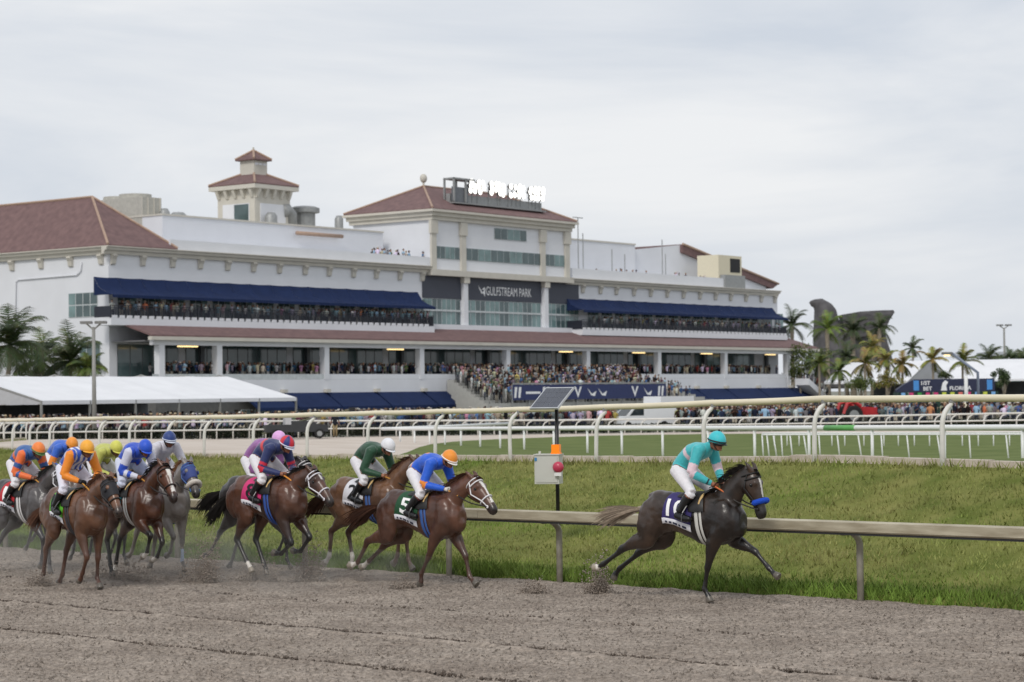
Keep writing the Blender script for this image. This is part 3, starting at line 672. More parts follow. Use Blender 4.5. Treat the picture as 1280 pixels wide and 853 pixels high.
# the name over the centre
M_LETTER = mat('white_letter', lin((235, 236, 238)), 0.5, var=0.01)
vs, fs = text_geo('GULFSTREAM PARK', 1.0); wmax = max(v[0] for v in vs)
s0, s1 = S(607), S(663.5); zb, zt = Z(635, 370.5), Z(635, 359.5); kx = (s1 - s0) / wmax; kz = (zt - zb) / 0.72
m = MB(); m.add([(s0 + v[0] * kx, -0.135, zb + v[1] * kz) for v in vs], fs); sg = m.build('sign_lettering', M_LETTER, gs); tag(sg, 'white lettering reading GULFSTREAM PARK')
m = MB(); b0, b1, c0, c1 = S(597.5), S(606), Z(602, 371), Z(602, 356.5); W_ = b1 - b0; H_ = c1 - c0
for pl in ([(0.0, 1.0), (0.12, 0.78), (0.55, 0.42), (0.40, 0.42), (0.1, 0.62)], [(0.12, 0.70), (0.5, 0.36), (0.72, 0.45), (1.0, 0.72), (0.92, 0.0), (0.70, 0.30), (0.42, 0.24)], [(0.5, 0.62), (0.9, 0.82), (0.98, 0.75), (0.75, 0.55)]):
    m.add([(b0 + p[0] * W_, -0.135, c0 + p[1] * H_) for p in pl], [tuple(range(len(pl)))])
m.build('wing_emblem', M_LETTER, sg)

# ---- upper balconies with awnings
def balcony(x0, x1, yA, nn, awn):
    zf = Z((x0 + x1) / 2, yA, 2.4); a, b = S(x0, 2.4), S(x1, 2.4)
    gbox('balcony_slab', M_WALL, a, b, 0.003, 2.4, zf - 0.75, zf - 0.1)
    nt_ = int((b - a) / 0.95)
    tooth = MB(); tooth.box(-0.3, 0.3, -0.1, 0.1, -0.09, 0.18); tm = tooth.mesh('coping_block', M_WALL)
    for k in range(nt_): link_mesh('coping_block', tm, gs, (a + 0.5 + k * 0.95, -2.3, zf))
    # railing: posts, hand rail, dark infill panels
    L = b - a; n = int(L / 2.2); w = L / n
    pm_ = MB(); pm_.box(-0.04, 0.04, -0.04, 0.04, 0, 1.15); pme = pm_.mesh('railing_post', M_RAILDK)
    qm_ = MB()
    for k in range(13): qm_.box(0.06 + k * (w - 0.1) / 13, 0.06 + k * (w - 0.1) / 13 + 0.085, -0.012, 0.012, 0.1, 1.02)
    qme = qm_.mesh('railing_panel', M_RAILDK)
    for k in range(n):
        link_mesh('railing_post', pme, gs, (a + k * w, -2.3, zf - 0.05)); link_mesh('railing_panel', qme, gs, (a + k * w, -2.3, zf - 0.05))
    gbox('hand_rail', M_RAILDK, a, b, 2.25, 2.36, zf + 1.07, zf + 1.15)
    for e in (a, b): gbox('railing_panel', M_RAILDK, e - 0.03, e + 0.03, 0.1, 2.25, zf, zf + 1.05)
    # glazed doors behind
    a2, b2 = S(x0 + 4), S(x1 - 4); n = int((b2 - a2) / 3.1); w = (b2 - a2) / n; zc = zf + 3.1
    for k in range(n): window(a2 + k * w + 0.35, a2 + (k + 1) * w - 0.35, zf, zc, 3, gl=M_GLASS, alt=M_GLASSL, fw=0.12, name='balcony_door')
    # awning: flared cloth with ribs
    za, zb_ = awn; n = max(6, int((b - a) / 2.9)); w = (b - a) / n
    for k in range(n):
        rs = []
        for t_, z_ in ((0.02, za), (0.7, za - 0.55 * (za - zb_)), (1.5, za - 0.80 * (za - zb_)), (2.6, zb_)):
            rs.append((t_, z_))
        m = MB(); nv_ = len(rs); sg_ = 4
        for i in range(sg_ + 1):
            sg0 = a + k * w + 0.01 + (w - 0.02) * i / sg_; dip = 0.05 * math.sin(math.pi * i / sg_)
            m.add([(sg0, -t_ - (dip if t_ > .1 else 0) * -1, z_ - dip) for t_, z_ in rs], [])
        m.f = [(i * nv_ + j, (i + 1) * nv_ + j, (i + 1) * nv_ + j + 1, i * nv_ + j + 1) for i in range(sg_) for j in range(nv_ - 1)]
        m.add([(a + k * w + 0.01, -2.6, zb_), (a + (k + 1) * w - 0.01, -2.6, zb_), (a + (k + 1) * w - 0.01, -2.6, zb_ - 0.28), (a + k * w + 0.01, -2.6, zb_ - 0.28)], [(0, 1, 2, 3)])
        m.build('awning_panel', M_NAVY, gs, smooth=True)
    for e in (a, b):
        m = MB(); m.add([(e, -t_, z_ ) for t_, z_ in rs] + [(e, -0.02, zb_)], [tuple(range(5))]); m.build('awning_cheek', M_NAVY, gs)
    return zf
BAL_L = balcony(139, 543, 402.0, 0, (Z(138, 347), Z(138, 368, 2.6)))
BAL_R = balcony(728, 984, 415.0, 0, (Z(727, 373.5), Z(727, 387.5, 2.6)))
# end wall window and rain pipe on the corner pavilion
def endwin(y0, y1, z0, z1, nx, nz):
    m = MB(); m.box(-0.05, 0.04, y0, y1, z0, z1); f = m.build('window', M_MULL, gs); w = (y1 - y0) / nx; h = (z1 - z0) / nz
    for i in range(nx):
        for j in range(nz):
            q = MB(); q.box(-0.075, -0.052, y0 + i * w + 0.06, y0 + (i + 1) * w - 0.06, z0 + j * h + 0.06, z0 + (j + 1) * h - 0.06); q.build('pane', M_GLASSL if i == nx - 1 else M_GLASS, f)
def endP(x, y):
    v = ray(x, y); k = ((GA - np.array([0, 0, HC])) @ gu) / (v @ gu); q = np.array([0, 0, HC]) + v * k
    return float((q - GA) @ gv), float(q[2])
e1, z1_ = endP(86, 367); e0, z0_ = endP(122.5, 396); endwin(e0, e1, z0_, z1_, 4, 2)
e1, z1_ = endP(100, 427); e0, z0_ = endP(126, 462); endwin(e0, e1, z0_, z1_, 3, 1)
pth = [endP(103, 328), endP(102, 339), endP(97, 344), endP(24, 350), endP(21, 353), endP(20, 440)]
m = MB(); m.tube([(-0.12, p[0], p[1]) for p in pth], 0.07, 6); m.build('rain_pipe', M_WALL, gs, smooth=True)

# ---- lower terrace: slab, parapet, glazing behind, columns, lean-to roof
TT = 5.2
zTf = Z(560, 474, TT); zTb = Z(560, 489.5, TT); zR1 = Z(560, 409.5); zR0 = Z(400, 422.5, TT + 0.5); zBeam = zR0 - 0.95
sT0, sT1 = S(196, TT), S(1019, TT)
gbox('terrace_slab', M_WALL, S(150), sT1 - 8.5, 0.002, TT, zTb, zTf)
gbox('terrace_floor', M_FLATROOF, S(150), sT1 - 8.5, 0.002, TT - 0.25, zTf + 0.001, zTf + 0.02)
gbox('glazing_sill', M_WALL, S(141), sT1 - 8, -0.001, 0.12, 0.0, zTf - 0.003)
m = MB(); m.prism([(0.0, zR1), (0.0, zR1 - 0.2), (-TT - 0.5, zR0 - 0.15), (-TT - 0.5, zR0)], 0, sT0 - 1.2, sT1)
lr = m.build('terrace_roof', M_TILE, gs)
gbox('gutter', M_TRIM, sT0 - 1.2, sT1, TT + 0.05, TT + 0.62, zR0 - 0.5, zR0 - 0.16)
gbox('fascia_beam', M_WALL, sT0 - 0.4, sT1 - 0.1, TT - 0.6, TT + 0.03, zBeam, zR0 - 0.35)
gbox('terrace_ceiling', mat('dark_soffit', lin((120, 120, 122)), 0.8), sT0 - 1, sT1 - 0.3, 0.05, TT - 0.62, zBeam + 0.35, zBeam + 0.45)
COLX = (200, 272, 406, 525, 633, 733, 822, 905, 983, 1014.5)
for i, x in enumerate(COLX):
    s = S(x, TT - 0.2); gbox('column', M_WALL, s - 0.36, s + 0.36, TT - 0.65, TT + 0.05, zTf if i < 8 else 1.0, zBeam - 0.002)
    if 0 < i < 9:
        sb_ = S(x, TT - 0.2); gbox('column', M_MULLD, sb_ + 2.2, sb_ + 2.7, 0.08, 0.5, zTf, zBeam + 0.3)
# glazing bays
for i in range(len(COLX) - 2):
    a_, b_ = S(COLX[i], TT - 0.2) + 0.2, S(COLX[i + 1], TT - 0.2) - 0.2
    if i == 0: a_ = S(143)
    window(a_ + 0.3, b_ - 0.3, zTf + 0.15, zBeam + 0.2, max(4, int((b_ - a_) / 1.5)), gl=M_GLASS, alt=M_GLASSL if i == 7 else None, fr=M_MULLD, fw=0.12, name='terrace_glazing')
    # balustrade of glass and a row of white table cloths
    m = MB(); m.box(a_, b_, -TT + 0.05, -TT + 0.09, zTf + 0.02, zTf + 0.55); m.build('balustrade_panel', M_WALL if i > 1 else M_MULL, gs)
    if i % 2 == 0 or i > 3:
        for k in range(3):
            c_ = b_ - 4.5 + k * 0.9; m = MB(); m.box(c_, c_ + 0.7, -TT + 0.7, -TT + 1.0, zBeam - 0.14, zBeam - 0.02); m.build('ceiling_lamp', M_LAMPW, gs)
# ground floor below the terrace, with small awnings
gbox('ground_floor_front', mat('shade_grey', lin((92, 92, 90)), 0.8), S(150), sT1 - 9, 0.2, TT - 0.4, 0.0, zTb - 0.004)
def small_awnings(xs):
    for i in range(len(xs) - 1):
        a_, b_ = S(xs[i], TT), S(xs[i + 1], TT); z1 = zTb + 0.02; m = MB()
        m.prism([(-TT - 0.01, z1), (-TT - 2.2, z1 - 1.45), (-TT - 2.2, z1 - 1.75), (-TT - 0.01, z1 - 0.2)], 0, a_ + 0.25, b_ - 0.05); m.build('small_awning', M_NAVY, gs)
        m = MB(); m.box(b_ - 0.3, b_ + 0.3, -TT - 0.5, -TT - 0.02, z1 + 0.02, z1 + 0.35); m.build('floodlight', M_TRIM, gs)
        for k in range(3):
            c_ = a_ + (b_ - a_) * (k + .2) / 3; window(c_, c_ + (b_ - a_) * 0.24, 0.5, z1 - 1.6, 2, t=TT - 0.4, name='shop_window')
small_awnings([300, 352, 406, 468, 527, 585]); small_awnings([838, 868, 905, 945, 985, 1012])

# ---- roof structures
T6 = -6.0
gbox('roof_house', M_WALL, S(204, T6), S(480, T6), -DEPTH + 1, T6, EAVE_L, Z(205, 269.5, T6))
gbox('roof_house_coping', M_TRIM, S(204, T6) - 0.1, S(480, T6), -DEPTH + 0.9, T6 + 0.12, Z(205, 269.5, T6), Z(205, 269.5, T6) + 0.18)
gbox('roof_house', M_WALL, S(713, T6), S(795, T6), -20, T6, EAVE_R - 0.5, Z(714, 300, T6))
gbox('roof_house_coping', M_TRIM, S(713, T6) - 0.1, S(795, T6) + 0.1, -20.1, T6 + 0.1, Z(714, 300, T6), Z(714, 300, T6) + 0.2)
sa = S(795, T6) + 0.1; sbb = S(853, -7); m = MB(); m.add([(sa, 6.6, EAVE_R - 0.5), (sa, 6.6, Z(796, 313, -6.6)), (S(853, -6.6), 6.6, Z(853, 306.5, -6.6)), (S(958, -6.6), 6.6, Z(958, 352, -6.6)), (S(958, -6.6), 6.6, EAVE_R - 0.5)], [(0, 4, 3, 2, 1)])
m.add([(v[0], v[1] + 0.4, v[2]) for v in m.v], [(0, 1, 2, 3, 4)]); m.build('gable_wall', M_WALL, gs)
# cupola
TC = -8.0; s0 = S(320, TC); w = 5.6; zE = Z(320, 230.5, TC); zB = EAVE_L
cu = gbox('cupola', M_TRIM, s0, s0 + w, TC - w, TC, zB, zE - 0.1)
gbox('cupola_panel', M_WALL, s0 + 0.8, s0 + w - 0.8, TC, TC + 0.06, zB + 1.5, zE - 2.0, cu)
m = MB(); m.box(s0 - 0.06, s0 - 0.001, -TC + 0.8, -TC + w - 0.8, zB + 1.5, zE - 2.0); m.build('cupola_panel', M_WALL, cu)
m = MB(); m.box(s0 - 0.12, s0 - 0.061, -TC + 0.9, -TC + 3.0, zB + 1.5, zE - 2.1); m.build('cupola_window', M_GLASS, cu)
gbox('cupola_cornice', M_TRIM, s0 - 0.7, s0 + w + 0.7, TC - w - 0.7, TC + 0.7, zE - 0.45, zE)
cb = MB(); cb.prism([(0.0, 0), (-0.55, 0), (-0.5, -0.25), (-0.2, -0.9), (0, -1.0)], 0, -0.18, 0.18); cbm = cb.mesh('cupola_bracket', M_TRIM)
for k in range(5):
    link_mesh('cupola_bracket', cbm, cu, (s0 + 0.3 + k * (w - 0.6) / 4, -TC, zE - 0.452))
    o = link_mesh('cupola_bracket', cbm, cu, (s0, -TC + 0.3 + k * (w - 0.6) / 4, zE - 0.452)); o.rotation_euler = (0, 0, -math.pi / 2)
hip('cupola_roof', s0, s0 + w, TC, TC - w, zE + 0.13, 1.75, ov=0.72)
lw = 2.1; sl0 = s0 + w / 2 - lw / 2; zl0 = zE + 1.2; zl1 = Z(313, 201.5, TC - 2.8)
gbox('lantern', M_TRIM, sl0, sl0 + lw, TC - w / 2 - lw / 2, TC - w / 2 + lw / 2, zl0, zl1)
for k in range(3):
    gbox('lantern_panel', M_WALL, sl0 + 0.15 + k * 0.63, sl0 + 0.66 + k * 0.63, TC - w / 2 + lw / 2, TC - w / 2 + lw / 2 + 0.03, zl0 + 1.2, zl1 - 0.25)
lr_, lc = hip('lantern_roof', sl0, sl0 + lw, TC - w / 2 + lw / 2, TC - w / 2 - lw / 2, zl1 + 0.12, 1.05, ov=0.38)
m = MB(); m.tube([(sl0 + lw / 2, -(TC - w / 2), zl1 + 1.0), (sl0 + lw / 2, -(TC - w / 2), zl1 + 1.55)], [0.16, 0.1], 8); m.build('finial', M_TRIM, lr_)
# plant on the roof
def plant(x0, x1, ytop, ybot, t, dep, mt=M_PLANT, name='cooling_unit'):
    a_, b_ = S(x0, t), S(x1, t); z1 = Z((x0 + x1) / 2, ytop, t); z0 = Z((x0 + x1) / 2, ybot, t)
    o = gbox(name, mt, a_, b_, t - dep, t, z0, z1); return o, a_, b_, z0, z1
o, a_, b_, z0, z1 = plant(178, 203, 247, 283, -9, 6)
for k in range(4): gbox('rib', M_TRIM, a_ + 0.02 + k * (b_ - a_ - 0.1) / 3.2, a_ + 0.14 + k * (b_ - a_ - 0.1) / 3.2, -9, -8.93, z0, z1, o)
m = MB(); m.tube([(a_ + 2, 12, z1), (a_ + 2, 12, z1 + 0.5)], 1.7, 20); m.build('fan_ring', M_PLANT, o)
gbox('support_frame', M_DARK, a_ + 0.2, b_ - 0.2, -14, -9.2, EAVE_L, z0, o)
o, a_, b_, z0, z1 = plant(152, 176, 250, 290, -15, 5)
m = MB(); m.tube([(a_ + 2, 17.5, z1), (a_ + 2, 17.5, z1 + 0.45)], 1.6, 20); m.build('fan_ring', M_PLANT, o)
m = MB(); s_ = S(382, -9); zz = Z(382, 262, -9); m.tube([(s_, 9, EAVE_L + 3), (s_, 9, zz - 0.5), (s_, 9, zz - 0.4), (s_, 9, zz + 0.1), (s_, 9, zz + 0.3)], [1.2, 1.2, 1.7, 1.7, 1.2], 16); m.build('exhaust_fan', M_METAL, gs)
m = MB(); s_ = S(367, -8); m.tube([(s_, 8.5, EAVE_L + 3.2), (s_, 8.5, Z(367, 268, -8)), (s_ - 0.6, 8.5, Z(367, 264, -8)), (s_ - 1.4, 8.5, Z(367, 265, -8))], 0.9, 14); m.build('roof_duct', M_METAL, gs, smooth=True)
for x, y, tt_, r_ in ((207, 261, -8, 0.55), (224, 266, -9, 1.0), (425, 270, -9, 0.5), (340, 266, -7, 0.7)):
    s_ = S(x, tt_); zz = Z(x, y, tt_); m = MB(); m.tube([(s_, -tt_, EAVE_L + 1), (s_, -tt_, zz - 0.4), (s_, -tt_, zz)], [r_, r_, r_ * 0.6], 12); m.build('roof_vent', M_METAL, gs, smooth=True)
# long pipe run on the set-back wall
zz = Z(390, 293, T6 + 0.5); m = MB(); m.tube([(S(367, T6), -T6 - 0.6, zz), (S(424, T6), -T6 - 0.6, zz)], 0.22, 8); m.build('pipe_run', M_RIDGE, gs, smooth=True)
# small commentary booth and masts
a_, b_ = S(896, -1), S(925, -1); zb_ = EAVE_R + 0.9
bt = gbox('commentary_booth', mat('cream_booth', lin((214, 206, 182)), 0.7, var=.03), a_, b_, -4, -0.6, EAVE_R - 0.3, Z(910, 320, -1)); zt = Z(910, 320, -1)
gbox('booth_opening', M_DARK, a_ + (b_ - a_) * 0.50, b_ - 0.5, -0.6, -0.55, zt - 2.3, zt - 0.4, bt)
gbox('booth_cabinet', M_METAL, S(905), S(930), -0.5, 0.3, EAVE_R - 0.4, EAVE_R + 1.4)
for x, yt, tt_ in ((724, 272, -4), (730, 292, -4), (829, 300, -3), (833, 318, -3), (766, 312, -3), (782, 318, -3)):
    s_ = S(x, tt_); m = MB(); m.tube([(s_, -tt_, EAVE_R - 1), (s_, -tt_, Z(x, yt, tt_))], 0.07, 6)
    if x == 724: m.box(s_ - 1.1, s_ + 1.1, -tt_ - 0.05, -tt_ + 0.05, Z(x, yt, tt_) - 0.1, Z(x, yt, tt_)); 
    m.build('mast', M_METAL, gs)
# floodlight bank on the tower roof
TLb = -1.6; fl = empty('floodlight_bank', gworld(S(562, TLb), TLb, 0), BANG); tag(fl, 'bank of lit stadium floodlights on a grey frame above the tower roof', 'floodlights')
fs0 = S(562, TLb); fs1 = S(680, TLb) - fs0; zb0 = Z(562, 252, TLb); zt0 = Z(562, 222.5, TLb)
LA = Z(575, 246, TLb); LB = Z(575, 225.5, TLb); sl_0 = S(580, TLb) - fs0
def fb(name, mt, *a):
    m = MB(); m.box(*a); return m.build(name, mt, fl)
fb('beam', M_METAL, 0, fs1 - 0.6, -0.3, 0.3, zb0 - 0.2, zb0 + 0.9); fb('walkway', M_METAL, 0, fs1 - 0.6, -1.0, -0.3, zb0 - 0.25, zb0 - 0.1)
for x in (0, 2.2): fb('upright', M_METAL, x, x + 0.2, -0.9, -0.7, zb0, zt0); fb('upright', M_METAL, x, x + 0.2, 0.5, 0.7, zb0, zt0)
fb('head_beam', M_METAL, 0, 4.0, -0.9, 0.7, zt0 - 0.2, zt0); fb('end_mesh', mat('mesh_grey', lin((112, 116, 122)), 0.6), 0, 3.0, -0.6, -0.5, zb0, zb0 + 1.7)
for x in (574, 668):
    s_ = S(x, TLb) - fs0; fb('leg', M_METAL, s_ - 0.35, s_ + 0.35, -0.25, 0.35, TOWER_EAVE + 1.0, zb0 - 0.1)
M_FLOOD = mat('lit_floodlight', (1, 1, 0.96), 0.3, emit=(1.0, 0.97, 0.90), estr=2.2); M_HOUS = mat('lamp_housing', lin((120, 120, 118)), 0.5, metal=0.4)
hou = MB(); rs = [[(0.02 + r_ * math.cos(q * math.pi / 6), y_, r_ * math.sin(q * math.pi / 6)) for q in range(12)] for r_, y_ in ((0.14, 0.5), (0.32, 0.22), (0.37, 0.0))]; hou.rings(rs, cap=True); hme = hou.mesh('lamp_housing', M_HOUS)
len_ = MB(); len_.rings([[(0.02 + 0.34 * math.cos(q * math.pi / 6), y_, 0.34 * math.sin(q * math.pi / 6)) for q in range(12)] for y_ in (-0.004, -0.03)]); lme = len_.mesh('lamp', M_FLOOD)
nc = 20
for i in range(nc):
    for j in range(3):
        if i % 5 == 4 or (i, j) in ((1, 2), (6, 0), (10, 1), (3, 0), (11, 1)): continue
        x = sl_0 + 0.7 + i * (fs1 - sl_0 - 0.9) / (nc - 1) + random.uniform(-.15, .15); z_ = LA + 0.75 + j * (LB - LA - 0.9) / 2 + random.uniform(-.08, .08)
        link_mesh('lamp_housing', hme, fl, (x, -0.75, z_)); link_mesh('lamp', lme, fl, (x, -0.75, z_))
        if j == 0: fb('lamp_post', M_METAL, x - 0.05, x + 0.05, -0.35, -0.25, zb0, LB - 0.4)

# ---- stepped viewing stand with stairs in the middle
st0, st1 = S(600, 10), S(832, 10); NS = 9
vs_ = empty('viewing_stand', gworld(st0, TT + 0.1, 0), BANG); tag(vs_, 'stepped concrete viewing stand packed with people below the terrace', 'viewing stand')
M_CONC = mat('pale_concrete', lin((168, 168, 164)), 0.9, var=0.06)
STEP = []
zt_, zb_ = zTf - 0.1, 1.9
for k in range(NS):
    z_ = zt_ + (zb_ - zt_) * k / (NS - 1); y0 = -(k * 1.0); STEP.append((TT + 0.1 + k * 1.0 + 0.5, z_))
    m = MB(); m.box(-k * 0.55, st1 - st0 + k * .5, y0 - 1.0, y0, 0, z_); m.build('step', M_CONC, vs_)
def stringer(s, dirn):
    m = MB(); m.add([(s, -0.6, zTf - 0.1), (s + dirn * 7.5, -0.6, 1.0), (s + dirn * 7.5, -0.6, 0.2), (s, -0.6, zTf - 1.0)], [(0, 1, 2, 3)]); m.add([(v[0], v[1] - 2.2, v[2]) for v in m.v], [(3, 2, 1, 0)])
    m.f += [(0, 4, 5, 1), (1, 5, 6, 2), (2, 6, 7, 3), (3, 7, 4, 0)]; return m
stt = stringer(S(575, TT) - st0, 1).build('stair', M_WALL, vs_)
stt = stringer(S(987, TT) - st0, 1).build('stair', M_WALL, vs_)
# navy banner along the stand's front rail
bt_ = TT + 0.1 + NS + 0.3; b0, b1 = S(640, bt_), S(831, bt_); z0, z1 = Z(740, 499, bt_), Z(740, 479.5, bt_)
bn = empty('banner_fence', gworld(b0, bt_, 0), BANG); tag(bn, 'navy printed banner hung along the rail in front of the viewing stand', 'banner')
m = MB(); m.box(0, b1 - b0, -0.03, 0.03, z0, z1 - 0.1); m.build('banner_cloth', mat('banner_navy', lin((44, 54, 98)), 0.7, var=0.1), bn)
m = MB(); m.box(0, b1 - b0, -0.06, 0.06, z1 - 0.07, z1 + 0.1); m.build('rail', M_METAL, bn)
for k in range(11): m = MB(); m.box(k * (b1 - b0) / 10.0 - 0.06, k * (b1 - b0) / 10.0 + 0.06, 0.035, 0.15, 0, z1 - 0.08); m.build('post', M_METAL, bn)
W_ = b1 - b0; H_ = z1 - z0 - 0.1
for k, (u_, kind) in enumerate(((0.03, 0), (0.12, 1), (0.2, 0), (0.31, 2), (0.40, 3), (0.50, 2), (0.57, 2), (0.78, 3), (0.88, 2), (0.965, 0))):
    m = MB(); c_ = u_ * W_; w_ = 1.5
    pls = {0: [[(-.5, .15), (-.25, .15), (-.1, .85), (-.4, .85)], [(.0, .15), (.25, .15), (.4, .85), (.1, .85)]], 1: [[(-.9, .4), (.9, .4), (.9, .55), (-.9, .55)]],
           2: [[(-.8, .75), (-.2, .35), (.4, .55), (.2, .2), (-.3, .25)]], 3: [[(-.5, .85), (-.25, .85), (0, .4), (.25, .85), (.5, .85), (.0, .1)]]}[kind]
    for pl in pls: m.add([(c_ + p[0] * w_, -0.036, z0 + p[1] * H_) for p in pl], [tuple(range(len(pl)))])
    m.build('printed_mark', M_LETTER, bn)
# ================================================================== HORSES AND JOCKEYS
def smooth_path(pts, sub=3):
    """Catmull-Rom through rows of numbers"""
    p = np.array(pts, float); out = []
    for i in range(len(p) - 1):
        a = p[max(i - 1, 0)]; b = p[i]; c = p[i + 1]; d = p[min(i + 2, len(p) - 1)]
        for k in range(sub):
            t = k / sub
            out.append(0.5 * ((2 * b) + (-a + c) * t + (2 * a - 5 * b + 4 * c - d) * t * t + (-a + 3 * b - 3 * c + d) * t ** 3))
    out.append(p[-1]); return np.array(out)
def remesh(mb, voxel, smooth=3, fac=0.5):
    me = bpy.data.meshes.new('tmp'); me.from_pydata(mb.v, [], mb.f); me.update()
    bm = bmesh.new(); bm.from_mesh(me); bmesh.ops.triangulate(bm, faces=[f for f in bm.faces if len(f.verts) > 4]); bmesh.ops.recalc_face_normals(bm, faces=bm.faces); bm.to_mesh(me); bm.free()
    o = bpy.data.objects.new('tmp', me); COL.objects.link(o)
    r = o.modifiers.new('r', 'REMESH'); r.mode = 'VOXEL'; r.voxel_size = voxel; r.adaptivity = 0
    if smooth: s = o.modifiers.new('s', 'SMOOTH'); s.factor = fac; s.iterations = smooth
    dg = bpy.context.evaluated_depsgraph_get(); dg.update(); out = bpy.data.meshes.new_from_object(o.evaluated_get(dg))
    bpy.data.objects.remove(o); bpy.data.meshes.remove(me)
    V = np.empty(len(out.vertices) * 3); out.vertices.foreach_get('co', V); V = V.reshape(-1, 3)
    N = np.empty(len(out.vertices) * 3); out.vertices.foreach_get('normal', N); N = N.reshape(-1, 3)
    return out, V, N
def set_col(me, col):
    ca = me.color_attributes.new('Col', 'FLOAT_COLOR', 'POINT'); c4 = np.ones((len(col), 4), np.float32); c4[:, :3] = col; ca.data.foreach_set('color', c4.ravel())
def seg_dist(V, a, b):
    a = np.array(a); b = np.array(b); ab = b - a; t = np.clip(((V - a) @ ab) / (ab @ ab), 0, 1); return np.linalg.norm(V - a - t[:, None] * ab, axis=1), t

TR = np.array([  # x, centre z, half height, half width of the trunk
    (-1.10, 1.21, .12, .10), (-1.04, 1.215, .21, .20), (-.92, 1.255, .28, .255), (-.76, 1.285, .300, .275), (-.58, 1.305, .265, .245), (-.42, 1.285, .265, .245),
    (-.26, 1.25, .295, .262), (-.08, 1.215, .335, .270), (.08, 1.22, .355, .245), (.22, 1.225, .345, .230), (.36, 1.22, .300, .215), (.48, 1.21, .22, .175), (.56, 1.21, .12, .10)])
def sec(x):
    return [float(np.interp(x, TR[:, 0], TR[:, k])) for k in (1, 2, 3)]
def trunk_pt(x, th, off=0.0, dz=0.0):
    zc, hh, hw = sec(x); c, s = math.cos(th), math.sin(th); e = 0.90
    return np.array([x, (hw + off) * math.copysign(abs(s) ** e, s), zc + dz + (hh + off) * math.copysign(abs(c) ** e, c)])
M_COAT = attr_mat('horse_coat', 0.33, 0.24, 4.0, bump=0.4, bscale=9, spec=0.6)
M_HAIR = attr_mat('horse_hair', 0.6, 0.2, 20, spec=0.3)
M_LEATHER = mat('black_leather', (0.012, 0.011, 0.011), 0.45, var=0.2)
M_SKIN = attr_mat('skin', 0.55, 0.06, 30, spec=0.35)
M_CLOTH = attr_mat('racing_silk', 0.5, 0.06, 25, bump=0.25, bscale=22, sheen=0.3, spec=0.4)
M_BOOT = mat('boot_leather', (0.012, 0.012, 0.013), 0.35, var=0.2)
def cmat(name, c, rough=0.5, **k): return mat(name, lin(c), rough, var=k.pop('var', 0.06), **k)

def ribbon(mb, pts, nrm_y, w, th=0.0):
    """flat strap along pts, widened along vectors nrm_y"""
    b = len(mb.v); n = len(pts)
    for p, q in zip(pts, nrm_y): mb.add([np.array(p) - np.array(q) * w / 2, np.array(p) + np.array(q) * w / 2], [])
    mb.f += [(b + 2 * i, b + 2 * i + 2, b + 2 * i + 3, b + 2 * i + 1) for i in range(n - 1)]
def patch(mb, x0, x1, t0, t1, off, dz, nx=10, nt=16, curve=None):
    """sheet lying on the horse's trunk, with a folded-in rim so that it has thickness"""
    b = len(mb.v)
    for i in range(nx + 1):
        for j in range(nt + 1):
            u = i / nx; v = j / nt; th = t0 + (t1 - t0) * v
            xx = x0 + (x1 - x0) * u + (curve(v) if curve else 0)
            mb.add([trunk_pt(xx, th, off if 0 < i < nx and 0 < j < nt else off - 0.012, dz)], [])
    mb.f += [(b + i * (nt + 1) + j, b + i * (nt + 1) + j + 1, b + (i + 1) * (nt + 1) + j + 1, b + (i + 1) * (nt + 1) + j) for i in range(nx) for j in range(nt)]

